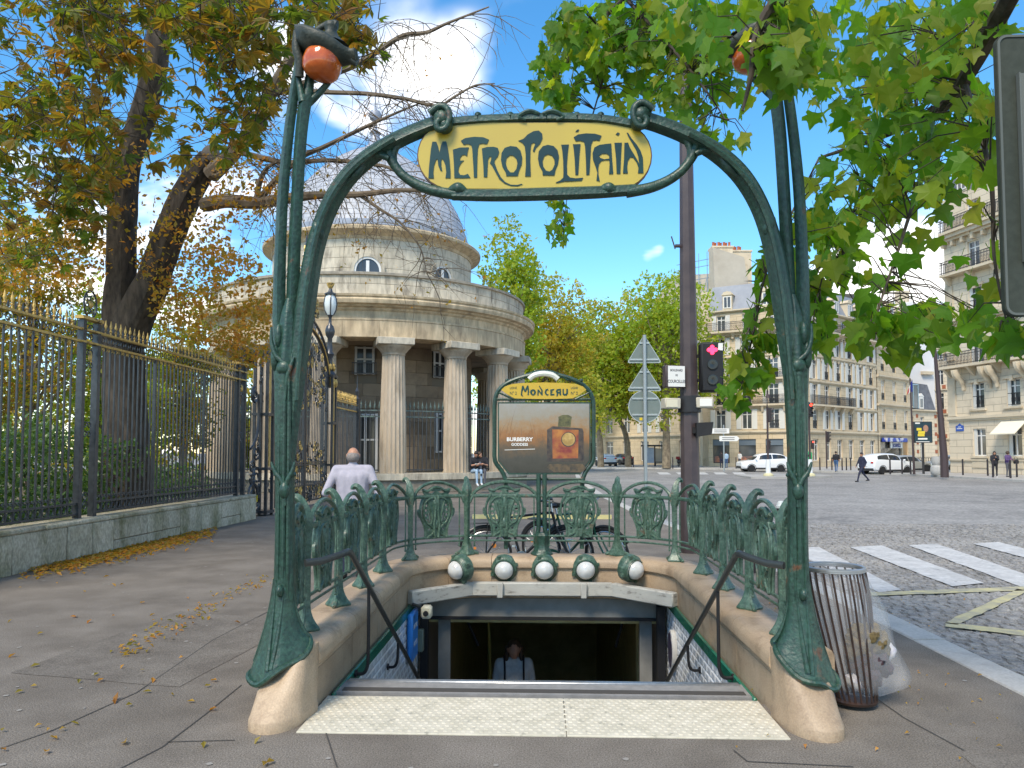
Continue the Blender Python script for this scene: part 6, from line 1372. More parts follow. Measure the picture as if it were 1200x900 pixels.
# ---- fallen leaves on the pavement
b = MB(); rf = random.Random(5)
def drop(p, s): R = Euler((rf.gauss(0, .35), rf.gauss(0, .35), rf.uniform(0, 6.3))).to_matrix(); b.add([p+R @ Vector(v) for v in ((-s, 0, 0), (0, -s*.5, .012), (s, 0, 0), (0, s*.5, .012))], [(0, 1, 2, 3)], r=rf.random())
for k in range(2300):
    t = rf.betavariate(2.2, 1.7); u = 20+t*235; v = 676-t*54+rf.gauss(0, 4.5); drop(gp(u, v)+Vector((0, 0, .018+rf.random()*.03)), rf.uniform(.025, .06))
for k in range(170): u = rf.uniform(140, 345); drop(gp(u, 768-(u-140)*.52+rf.gauss(0, 7))+Vector((0, 0, .015)), rf.uniform(.015, .035))
for k in range(60): u, v = rf.uniform(0, 330), rf.uniform(640, 900); drop(gp(u, v)+Vector((0, 0, .014)), rf.uniform(.018, .04))
for k in range(60): u, v = rf.uniform(860, 1200), rf.uniform(700, 895); drop(gp(u, v)+Vector((0, 0, .014)), rf.uniform(.008, .02))
tag(b.build('fallen_leaves', lf_or, None, smooth=False), 'drift of dry orange leaves on the pavement along the wall', 'leaves', kind='stuff')
# ============================================================ BUILDINGS across the crossing
def cw(X, Z): return Vector((X*cos(YAW)-Z*sin(YAW), X*sin(YAW)+Z*cos(YAW), 0))
def uz(u, Z): return cw((u-600)/FPX*Z, Z)
hs_m = mat('haussmann_stone', (.60, .485, .325), .85, (.52, .41, .265), .25, 5, stain=(.38, .30, .2), sscale=.5, slo=.52, shi=.75, brick=(.52, 1.3, .02, .62))
hs_m2 = mat('haussmann_pale', (.66, .565, .415), .85, (.60, .50, .36), .25, 5, stain=(.44, .37, .27), sscale=.5, slo=.55, shi=.78, brick=(.52, 1.5, .025, .62))
hs_plain = mat('haussmann_trim', (.60, .51, .37), .85, (.52, .43, .3), .4, 5, stain=(.36, .29, .2), sscale=.8, slo=.55, shi=.75)
zinc = mat('zinc_roof', (.19, .205, .23), .55, (.25, .265, .29), .5, 4, metal=.1); slate_d = mat('slate_roof', (.085, .09, .105), .55, (.13, .135, .15), 2, 4)
shut_m = mat('shutter', (.62, .60, .54), .6, rnd=.05); wf_m = mat('casement', (.68, .66, .61), .5); bal_m = mat('balcony_iron', (.022, .023, .026), .5); gl_m = mat('far_glass', (.03, .034, .038), .08, (.10, .11, .12), .35, 2, spec=.7, rnd=.4)
pot_m = mat('chimney_pot', (.42, .13, .06), .8); brick_r = mat('red_brick', (.36, .12, .06), .85, (.28, .09, .045), 2, 4)
def wall_with(root, name, M, W_, z0, z1, ops, m, depth=.28):
    xs = sorted({0., W_}|{q for o in ops for q in (o[0], o[1])}); zs = sorted({z0, z1}|{q for o in ops for q in (o[2], o[3])})
    b = MB(); b.uv = []
    def quad(pts, uv): b.add(pts, [(0, 1, 2, 3)], M); b.uv.append(uv)
    for xa, xb in zip(xs, xs[1:]):
        for za, zb in zip(zs, zs[1:]):
            xm, zm = (xa+xb)/2, (za+zb)/2
            if any(o[0] < xm < o[1] and o[2] < zm < o[3] for o in ops): continue
            quad([(xa, 0, za), (xb, 0, za), (xb, 0, zb), (xa, 0, zb)], [(xa, za), (xb, za), (xb, zb), (xa, zb)])
    for (a, c, d, e) in ops:
        for P in ([(a, 0, d), (a, 0, e), (a, depth, e), (a, depth, d)], [(c, 0, e), (c, 0, d), (c, depth, d), (c, depth, e)], [(a, 0, e), (c, 0, e), (c, depth, e), (a, depth, e)], [(c, 0, d), (a, 0, d), (a, depth, d), (c, depth, d)]): quad(P, [(0, .2), (.1, .2), (.1, .3), (0, .3)])
    return b.build(name, m, root, smooth=False)
WM = {}
def win_mesh(w, h, kind):
    k = (round(w, 2), round(h, 2), kind)
    if k in WM: return WM[k]
    g = MB(); g.box((0, .03, h/2), (w, .04, h)); gm = g.mesh('window', gl_m, False)
    f = MB(); t = .085
    for x in (-w/2+t/2, w/2-t/2, 0): f.box((x, -.012, h/2), (t if x else .1, .05, h))
    for z in (t/2, h-t/2, h*.74): f.box((0, -.008, z), (w, .045, t))
    fm = f.mesh('frame', wf_m, False)
    s = MB(); s.box((0, 0, h/2), (w*.5, .05, h+.04))
    for i in range(int(h/.16)): s.box((0, -.03, .1+i*.16), (w*.42, .02, .09))
    sm = s.mesh('shutter', shut_m, False)
    q = MB(); q.box((0, -.09, .95), (w+.1, .05, .05)); q.box((0, -.09, .12), (w+.1, .04, .04))
    for i in range(11): q.box((-w/2+w*i/10, -.09, .53), (.022, .022, .82))
    for i in range(5): q.box((-w/2+w*(i+.5)/5, -.09, .5), (.10, .02, .3))
    qm = q.mesh('window_guard', bal_m, False); WM[k] = (gm, fm, sm, qm); return WM[k]
def windows(root, M, ops, shut=.5, guard=.4, rnd=None, y=.2, sill=True):
    rnd = rnd or random.Random(3); R0 = root.matrix_basis.copy(); inv = Matrix.Translation(-Vector(root.location))
    for (a, c, d, e) in ops:
        w, h = c-a, e-d; gm, fm, sm, qm = win_mesh(w, h, 0); B_ = inv @ M @ Matrix.Translation(((a+c)/2, y, d))
        o = link('window', gm, root, B_); link('frame', fm, o)
        if rnd.random() < shut:
            for s in (-1, 1): link('shutter', sm, o, Matrix.Translation((s*(w*.75+.03), -y-.035, 0)))
        if guard and rnd.random() < guard: link('window_guard', qm, o)
def cornice(root, name, M, x0, x1, z, h, d, m, br=0, brh=.35):
    b = MB(); b.box(((x0+x1)/2, -d/2+.05, z+h*.7), (x1-x0, d+.1, h*.6), M); b.box(((x0+x1)/2, -d*.3+.05, z+h*.2), (x1-x0, d*.6+.1, h*.4-.002), M)
    o = b.build(name, m, root, smooth=False)
    if br:
        n = int((x1-x0)/br)
        for i in range(n+1):
            k = MB(); k.box((x0+.2+(x1-x0-.4)*i/max(1, n), -d*.3, z-brh/2-.002), (.22, d*.75, brh), M); k.build('console', m, root, smooth=False)
    return o
def balcony(root, M, x0, x1, z, d=.7, m=None, h=1.0):
    b = MB(); b.box(((x0+x1)/2, -d/2+.02, z-.1), (x1-x0, d, .2), M); o = b.build('balcony', hs_plain, root, smooth=False)
    b = MB(); n = int((x1-x0)/.14)
    for zz in (z+h, z+.1, z+h*.8): b.box(((x0+x1)/2, -d+.06, zz), (x1-x0, .05, .045), M)
    for i in range(n+1): b.box((x0+(x1-x0)*i/n, -d+.06, z+h/2), (.028, .028, h), M)
    for i in range(0, n, 2): b.tube([(x0+(x1-x0)*(i+.5)/n+.09*cos(a), -d+.06, z+h*.45+.14*sin(a)) for a in [j*pi/4 for j in range(8)]], .014, 4, closed=True, M=M)
    for xx in (x0, x1):
        for i in range(4): b.box((xx, -d+.06+i*d/4, z+h/2), (.028, .028, h), M)
        b.box((xx, -d/2, z+h), (.045, d, .045), M)
    b.build('railing', bal_m, o, smooth=False)
    k = max(1, int((x1-x0)/2.4))
    for i in range(k+1):
        c = MB(); xx = x0+.3+(x1-x0-.6)*i/k; c.add([(xx-.14, .02, z-.2), (xx+.14, .02, z-.2), (xx+.14, -d*.85, z-.21), (xx-.14, -d*.85, z-.21), (xx-.12, .02, z-.9), (xx+.12, .02, z-.9), (xx+.12, -.18, z-.85), (xx-.12, -.18, z-.85)], [(0,1,2,3),(4,7,6,5),(3,2,6,7),(0,3,7,4),(1,5,6,2)], M); c.build('console', hs_plain, root, smooth=False)
def frameM(A, B_): d = B_-A; return Matrix.Translation((A.x, A.y, 0)) @ Matrix.Rotation(atan2(d.y, d.x), 4, 'Z'), d.length
def mansard(root, M, W_, z, h, inset, m, n, dorm=True, rnd=None):
    b = MB(); b.add([(0, .15, z), (W_, .15, z), (W_, inset, z+h), (0, inset, z+h), (W_, inset+5, z+h+.9), (0, inset+5, z+h+.9)], [(0,1,2,3),(3,2,4,5)], M); r = b.build('roof', m, root, smooth=False)
    if dorm:
        for i in range(n):
            x = W_*(i+.5)/n; w = .55; q = MB(); q.box((x, .55, z+.95), (1.1, .9, 1.7), M); q.prism([[(x-.68, z+1.8), (x+.68, z+1.8), (x+.4, z+2.15), (x, z+2.25), (x-.4, z+2.15)]], .0, 1.0, M); q.build('dormer', hs_plain, root, smooth=False)
            q = MB(); q.box((x, .09, z+.95), (.75, .04, 1.3), M); q.build('dormer_pane', gl_m, root, smooth=False)
            q = MB()
            for dx in (-.4, 0, .4): q.box((x+dx, .06, z+.95), (.09, .05, 1.35), M)
            q.box((x, .062, z+1.6), (.85, .045, .09), M); q.box((x, .062, z+.3), (.85, .045, .09), M); q.build('dormer_frame', wf_m, root, smooth=False)
FL = [(4.25, 6.45), (7.0, 9.3), (9.9, 12.15), (12.75, 14.65)]
# ---- the corner house
A, B1, B2, E = cw(22.6, 88.5), cw(30.2, 84.0), cw(32.9, 85.0), cw(45.6, 95.8)
corner = thing('corner_building', 'long cream corner apartment house behind the right gateway stem', 'building', A)
rnd = random.Random(8)
for (P, Q, nw, tall) in ((A, B1, 3, 0), (B1, B2, 1, 0), (B2, E, 6, 1)):
    M, W_ = frameM(P, Q); ops = []; g = []
    for fi, (d, e) in enumerate(FL):
        for i in range(nw): c = W_*(i+.5)/nw; ops.append((c-.56, c+.56, d, e))
    for i in range(nw): c = W_*(i+.5)/nw; g.append((c-(.62 if tall else .95), c+(.62 if tall else .95), .7 if tall else .4, 3.1))
    wall_with(corner, 'wall', M, W_, 0, 15.3, ops+g, hs_m); windows(corner, M, ops, .62, .55, rnd)
    if tall: windows(corner, M, g, .0, 0, rnd)
    else:
        for (a, c, d, e) in g:
            b = MB(); b.box(((a+c)/2, .22, (d+e)/2), (c-a, .04, e-d), M); o = b.build('shop_window', gl_m, corner, smooth=False)
            b = MB(); b.box(((a+c)/2, .14, e-.35), (c-a, .05, .66), M); b.build('shop_sign', mat('shop_grey', (.12, .15, .18), .4), o, smooth=False)
            b = MB(); b.box(((a+c)/2, .16, d+.45), (c-a-.3, .05, .7), M); b.build('shop_display', mat('shop_warm', (.45, .16, .08), .5, (.12, .1, .1), 2, 3), o, smooth=False)
    cornice(corner, 'string_course', M, 0, W_, 3.75, .3, .22, hs_plain); cornice(corner, 'string_course', M, 0, W_, 6.6, .22, .14, hs_plain); cornice(corner, 'string_course', M, 0, W_, 9.45, .22, .16, hs_plain); cornice(corner, 'string_course', M, 0, W_, 12.3, .22, .16, hs_plain, W_/nw/2)
    cornice(corner, 'cornice', M, 0, W_, 14.9, .4, .5, hs_plain, .9); balcony(corner, M, .1, W_-.1, 15.4, .8)
    ops5 = [(W_*(i+.5)/nw-.5, W_*(i+.5)/nw+.5, 15.6, 17.4) for i in range(nw)]; M5 = M @ Matrix.Translation((0, .7, 0)); wall_with(corner, 'upper_wall', M5, W_, 15.3, 17.8, ops5, hs_m); windows(corner, M5, ops5, .3, 0, rnd)
    cornice(corner, 'eaves', M5, 0, W_, 17.75, .25, .35, hs_plain); mansard(corner, M5, W_, 18.0, 3.2, 1.7, zinc, max(1, nw-1))
    if nw == 3: balcony(corner, M, 1.2, W_, 7.0, .55); balcony(corner, M, 2.4, W_, 9.9, .5)
    if tall: balcony(corner, M, W_*.02, W_*.6, 7.0, .6)
b = MB(); P = [A, B1, B2, E, cw(40, 108), cw(25, 108)]; n = len(P); P = [Vector((p.x, p.y, 0))+(Vector((0, 3., 0))) if i < 4 else Vector((p.x, p.y, 0)) for i, p in enumerate(P)]
b.add([(p.x, p.y, 0) for p in P]+[(p.x, p.y, 20.8) for p in P], [tuple(range(n, 2*n))]+[(i, (i+1) % n, n+(i+1) % n, n+i) for i in range(n)]); b.build('rear_wall', hs_plain, corner, smooth=False)
# chimney wall with pots
p0 = uz(838, 92); 
for (u0, u1, vt, Zc, nm) in ((838, 862, 287, 92, 'chimney'), (862.3, 884, 292, 93.5, 'chimney')):
    q0, q1 = uz(u0, Zc), uz(u1, Zc); zt = cz(u0, vt, Zc).z; Mc, Wc = frameM(q0, q1); b = MB(); b.box((Wc/2, .9, 18+(zt-18)/2), (Wc, 1.8, zt-18), Mc); b.box((Wc/2, .9, zt+.1), (Wc+.2, 2.0, .2), Mc); ck = b.build(nm, hs_plain, corner, smooth=False)
    for i in range(7 if u0 < 850 else 4): b = MB(); b.lathe([(.16, zt+.2), (.15, zt+.75), (.18, zt+.8), (.14, zt+.8)], 8, (.25+(Wc-.5)*i/6, .6+.3*(i % 2), 0), M=Mc); b.build('chimney_pot', pot_m, ck)
q0, q1 = uz(842, 91), uz(888, 92); Mc, Wc = frameM(q0, q1)
b = MB(); b.add([(0, 0, 16), (Wc, 0, 16), (Wc*.72, 0, 25.2), (-.4, 0, 26.2), (0, 1.2, 16), (Wc, 1.2, 16), (Wc*.72, 1.2, 25.2), (-.4, 1.2, 26.2)], [(0,1,2,3),(3,2,6,7),(1,5,6,2),(0,3,7,4)], Mc); b.build('gable', mat('render_grey', (.47, .42, .34), .9, (.40, .35, .28), .6, 5), corner, smooth=False)
# ---- scaffolded house behind
q0, q1 = uz(766, 104), uz(846, 97); sh_ = thing('scaffolded_building', 'tall house under scaffolding above the street trees', 'building', q0); Mc, Wc = frameM(q0, q1)
b = MB(); b.add([(0, 0, 0), (Wc, 0, 0), (Wc, 0, 24.5), (Wc*.35, 0, 25.2), (0, 0, 22), (0, 6, 0), (Wc, 6, 0), (Wc, 6, 24.5), (Wc*.35, 6, 25.2), (0, 6, 22)], [(0,1,2,3,4),(4,3,8,9),(3,2,7,8),(1,6,7,2),(0,4,9,5)], Mc); b.build('wall', mat('house_grey', (.50, .45, .37), .9, (.42, .37, .3), .4, 5), sh_, smooth=False)
tube_m = mat('scaffold_tube', (.28, .36, .42), .4, metal=.5)
for i in range(9):
    b = MB(); x = Wc*(.02+i*.12); b.tube([(x, -.6, 14), (x, -.6, 27.4 if i > 3 else 23.6+i*.8)], .05, 5, M=Mc); b.build('scaffold_pole', tube_m, sh_)
for z in (18, 20, 22, 24, 25.6, 26.4):
    b = MB(); x0 = 0 if z < 23 else (Wc*.3 if z < 25 else Wc*.42); b.tube([(x0, -.62, z), (Wc, -.62, z)], .045, 5, M=Mc); b.build('scaffold_rail', tube_m, sh_)
for i in range(5): b = MB(); x = Wc*(.45+i*.1); b.tube([(x, -.64, 18+i*.8), (x+Wc*.12, -.64, 22+i*.8)], .04, 5, M=Mc); b.build('scaffold_brace', tube_m, sh_)
# ---- the row behind the street trees
q0, q1 = uz(575, 128), uz(838, 93); row = thing('tree_row_building', 'cream row of houses half hidden behind the street trees', 'building', q0); M, W_ = frameM(q0, q1); ops = []; nw = int(W_/3.2)
for d, e in FL[:3]:
    for i in range(nw): c = W_*(i+.5)/nw; ops.append((c-.6, c+.6, d, e))
g = [(W_*(i+.5)/nw-.7, W_*(i+.5)/nw+.7, .5, 3.1) for i in range(nw)]
wall_with(row, 'wall', M, W_, 0, 15, ops+g, hs_m); windows(row, M, ops[:nw*2], .5, .5, rnd); windows(row, M, g, 0, 0, rnd)
cornice(row, 'string_course', M, 0, W_, 3.6, .3, .25, hs_plain); cornice(row, 'string_course', M, 0, W_, 6.6, .25, .2, hs_plain); mansard(row, M, W_, 15, 3, 1.5, zinc, 8, False)
# ---- narrow house with the blue shop front
P, Q = cw(45.75, 95.9), cw(53.4, 102.6); nar = thing('shop_building', 'narrow cream house with blue and white shop sign', 'building', P); M, W_ = frameM(P, Q)
fl2 = [(4.5, 7.1), (8.2, 10.8), (11.9, 14.3), (15.2, 17.2)]; ops = [(W_*(i+.5)/3-.55, W_*(i+.5)/3+.55, d, e) for d, e in fl2 for i in range(3)]
wall_with(nar, 'wall', M, W_, 0, 19, ops+[(.5, 6.9, .2, 3.6), (7.3, 8.9, 0, 3.2)], hs_m); windows(nar, M, ops, .12, 1, rnd)
for z in (3.75, 7.5, 11.1, 14.7): cornice(nar, 'string_course', M, 0, W_, z, .28, .25, hs_plain)
cornice(nar, 'cornice', M, 0, W_, 18.5, .5, .5, hs_plain, .9); mansard(nar, M, W_, 19, 2.8, 1.6, zinc, 3)
b = MB(); b.box((3.7, .22, 1.7), (6.4, .04, 3.0), M); o = b.build('shop_window', gl_m, nar, smooth=False)
b = MB(); b.bbox((3.9, -.35, 3.2), (6.2, .7, .5), .05, M); b.build('awning', mat('shop_blue', (.02, .05, .32), .5, (.5, .5, .55), .9, 3, lo=.5, hi=.56), nar, smooth=False)
b = MB(); b.box((4.9, -.1, 2.55), (3.6, .1, .75), M); sgn = b.build('shop_sign', plate_w, nar, smooth=False)
link('sign_words', text_mesh('sign_words', 'jouets', 1.0, mat('shop_text', (.02, .03, .2), .5), .01, bold=.02), sgn, Matrix.Translation(-Vector(P)) @ M @ Matrix.Translation((4.9, -.17, 2.6)))
b = MB(); b.box((8.1, .2, 1.6), (1.5, .05, 3.2), M); b.build('door', mat('door_oak', (.38, .22, .09), .6), nar, smooth=False)
b = MB(); b.box((W_/2, 4, 9.4), (W_, 7.6, 18.6), M); b.build('rear_wall', hs_plain, nar, smooth=False)
# ---- slate house with brick quoins
P, Q = uz(1063, 106), uz(1098, 109); sl = thing('slate_roof_house', 'small pale house with dark slate mansard and brick quoins', 'building', P); M, W_ = frameM(P, Q)
ops = [(.7, 1.5, 4.4, 6.6), (2.9, 3.7, 4.4, 6.6), (.7, 1.6, .8, 2.8), (2.8, 3.7, .2, 2.9)]; wall_with(sl, 'wall', M, W_, 0, 7.4, ops, hs_m2); windows(sl, M, ops, 0, .5, rnd)
for x in (.3, 2.2, W_-.25):
    for k in range(11):
        if k % 2 == 0: b = MB(); b.box((x, -.02, .5+k*.62), (.5 if x != 2.2 else .42, .06, .5), M); b.build('brick_quoin', brick_r, sl, smooth=False)
cornice(sl, 'cornice', M, -.1, W_+.1, 7.3, .3, .35, hs_plain)
b = MB(); b.add([(-.1, .1, 7.6), (W_, .1, 7.6), (W_-.4, 1.0, 11.3), (-.1, .6, 11.5), (-.1, 6, 7.6), (W_, 6, 7.6), (W_-.4, 5, 11.3), (-.1, 5.5, 11.5)], [(0,1,2,3),(1,5,6,2),(3,2,6,7),(0,3,7,4)], M); b.build('roof', slate_d, sl, smooth=False)
b = MB(); b.box((1.15, .0, 9.4), (2.1, .5, 3.3), M); o = b.build('studio_window', gl_m, sl, smooth=False)
b = MB()
for x in (.12, 1.15, 2.2): b.box((x, -.28, 9.4), (.09, .06, 3.3), M)
b.box((1.15, -.28, 11.05), (2.2, .08, .12), M); b.box((2.25, .2, 9.4), (.25, .7, 3.3), M); b.build('frame', mat('blue_zinc', (.30, .42, .48), .5), o, smooth=False)
b = MB(); b.box((3.3, .3, 8.6), (.95, .6, 1.7), M); b.prism([[(2.75, 9.45), (3.85, 9.45), (3.3, 9.9)]], -.05, .6, M); b.build('dormer', wf_m, sl, smooth=False)
b = MB(); b.box((3.3, -.02, 8.55), (.55, .04, 1.2), M); b.build('dormer_pane', gl_m, sl, smooth=False)
b = MB(); b.box((W_/2, 5, 3.7), (W_, 8, 7.3), M); b.build('rear_wall', hs_plain, sl, smooth=False)
# ---- brick banded house right of it
P, Q = uz(1097, 113), uz(1135, 109); bh = thing('brick_banded_house', 'stone house with red brick bands behind the tapering lamp post', 'building', P); M, W_ = frameM(P, Q); nw = 3
ops = [(W_*(i+.5)/nw-.5, W_*(i+.5)/nw+.5, d, e) for d, e in ((4.3, 6.7), (7.9, 10.3), (11.5, 13.7), (.7, 3)) for i in range(nw)]; wall_with(bh, 'wall', M, W_, 0, 15, ops, hs_m2); windows(bh, M, ops, .2, .5, rnd)
for z in (3.7, 7.3, 10.9): 
    cornice(bh, 'string_course', M, 0, W_, z-.3, .25, .2, hs_plain)
    for i in range(5): b = MB(); b.box((.4+i*(W_-.8)/4, -.03, z+.3), (.5, .07, .55), M); b.build('brick_panel', brick_r, bh, smooth=False)
mansard(bh, M, W_, 15, 2.6, 1.5, zinc, 3); b = MB(); b.box((W_/2, 4, 7.4), (W_, 7.4, 14.8), M); b.build('rear_wall', hs_plain, bh, smooth=False)
# ---- white party wall
P, Q = uz(1056, 121), uz(1112, 124); wp = thing('white_gable_building', 'tall plain white party wall above the slate house', 'building', P); M, W_ = frameM(P, Q)
b = MB(); zt = cz(1090, 350, 121).z; b.add([(0, 0, 0), (W_, 0, 0), (W_, 0, zt-2), (W_*.3, 0, zt), (0, 0, zt-1), (0, 8, 0), (W_, 8, 0), (W_, 8, zt-2), (W_*.3, 8, zt), (0, 8, zt-1)], [(0,1,2,3,4),(4,3,8,9),(3,2,7,8),(1,6,7,2),(0,4,9,5)], M); b.build('wall', mat('white_render', (.68, .67, .66), .9, (.6, .59, .58), .3, 5), wp, smooth=False)
b = MB(); b.box((W_*.55, -.2, zt-11.5), (2.2, .6, .5), M); b.build('ledge', hs_plain, wp, smooth=False)
b = MB(); b.box((W_*.3, 2, zt+.9), (1.8, 1.2, 2.2), M); b.build('chimney', hs_plain, wp, smooth=False)
# ---- the large house on the right
P, Q = cw(35.3, 62), cw(39.2, 42.5); rb_ = thing('balcony_building', 'pale stone apartment house with long balconies at the right edge', 'building', P); M, W_ = frameM(P, Q)
xs = [3.05+3.25*i for i in range(5)]
f0 = [(x-.62, x+.62, 1.35, 3.45) for x in xs]; f1 = [(x-.6, x+.6, 5.0, 7.0) for x in xs]; f2 = [(x-.65, x+.65, 8.55, 11.2) for x in xs]; f3 = [(x-.62, x+.62, 12.5, 14.5) for x in xs]; f4 = [(x-.6, x+.6, 16.1, 18.1) for x in xs]; f5 = [(x-.6, x+.6, 19.5, 21.3) for x in xs]
wall_with(rb_, 'wall', M, W_, 0, 22.2, f0+f1+f2+f3+f4+f5, hs_m2)
windows(rb_, M, f1+f3, 0, 1, rnd); windows(rb_, M, f0+f2+f4+f5, 0, 0, rnd)
for (a, c, d, e) in f0+f1+f2+f3:
    s = MB(); s.box((a+.16, .12, (d+e)/2), (.3, .06, e-d), M); s.build('inner_shutter', shut_m, rb_, smooth=False)
    s = MB(); s.box(((a+c)/2, -.05, d-.1), (c-a+.4, .2, .14), M); s.build('sill', hs_plain, rb_, smooth=False)
for (a, c, d, e) in f0: s = MB(); s.box(((a+c)/2, -.03, d-.55), (c-a+.2, .08, .7), M); s.build('apron', hs_plain, rb_, smooth=False)
for (a, c, d, e) in f1+f3:
    s = MB(); s.box(((a+c)/2, -.06, e+.12), (c-a+.5, .16, .2), M); s.build('lintel', hs_plain, rb_, smooth=False)
    s = MB(); s.box(((a+c)/2, -.08, e+.05), (.3, .24, .4), M); s.build('keystone', hs_plain, rb_, smooth=False)
cornice(rb_, 'plinth_course', M, 0, W_, .9, .2, .12, hs_plain); cornice(rb_, 'string_course', M, 0, W_, 4.1, .35, .22, hs_plain); cornice(rb_, 'string_course', M, 0, W_, 11.85, .45, .5, hs_plain, 1.6); cornice(rb_, 'cornice', M, 0, W_, 18.6, .5, .6, hs_plain, 1.0, .4)
balcony(rb_, M, .15, W_-.2, 8.45, .95); balcony(rb_, M, .3, W_-.2, 15.9, .8); balcony(rb_, M, .3, W_-.2, 19.3, .8)
for x in xs:      # carved consoles
    for dx in (-1.3, 1.3):
        b = MB(); b.tube([M @ Vector(p) for p in spline([(x+dx, -.1, 6.5), (x+dx, -.18, 6.9), (x+dx, -.4, 7.3), (x+dx, -.8, 7.75), (x+dx, -.88, 8.1)], 3)], [.12]*4+[.18]*4+[.24]*5, 8, flat=1.3); b.build('console', hs_plain, rb_)
for z0, z1 in ((4.5, 8.2), (9, 11.6), (12.4, 15)): b = MB(); b.box((.45, -.05, (z0+z1)/2), (.8, .12, z1-z0), M); b.build('corner_pilaster', hs_plain, rb_, smooth=False)
side_e = cw(50, 66); M2, W2 = frameM(side_e, P); wall_with(rb_, 'side_wall', M2, W2, 0, 22.2, [], hs_m2)
mansard(rb_, M, W_, 22.2, 4, 2.2, slate_d, 5)
b = MB(); b.box((W_/2, 9, 11), (W_-.2, 14, 22), M); b.build('rear_wall', hs_plain, rb_, smooth=False)
# cream blind over a ground floor window, and the blue street plate
b = MB(); x = xs[1]; b.add([(x-1.1, -.05, 3.9), (x+1.1, -.05, 3.9), (x+1.1, -1.1, 3.0), (x-1.1, -1.1, 3.0), (x-1.1, -.05, 3.86), (x+1.1, -.05, 3.86), (x+1.1, -1.1, 2.92), (x-1.1, -1.1, 2.92)], [(3,2,1,0),(4,5,6,7),(0,1,5,4),(3,7,6,2),(0,4,7,3),(1,2,6,5)], M)
tag(b.build('window_blind', mat('cream_blind', (.75, .68, .52), .7), None, smooth=False), 'cream awning over a ground floor window of the right house', 'awning')
b = MB(); b.prism([[(.75, 3.3), (1.55, 3.3), (1.55, 3.72), (1.32, 3.78), (1.15, 3.92), (.98, 3.78), (.75, 3.72)]], -.05, -.01, M); pq = tag(b.build('street_plate', mat('plate_blue', (.03, .09, .36), .4), None, smooth=False), 'blue enamel street plate on the right house', 'street sign')
b = MB(); b.box((1.15, -.055, 3.5), (.55, .01, .06), M); b.box((1.15, -.055, 3.63), (.3, .01, .05), M); b.build('lettering', plate_w, pq, smooth=False)
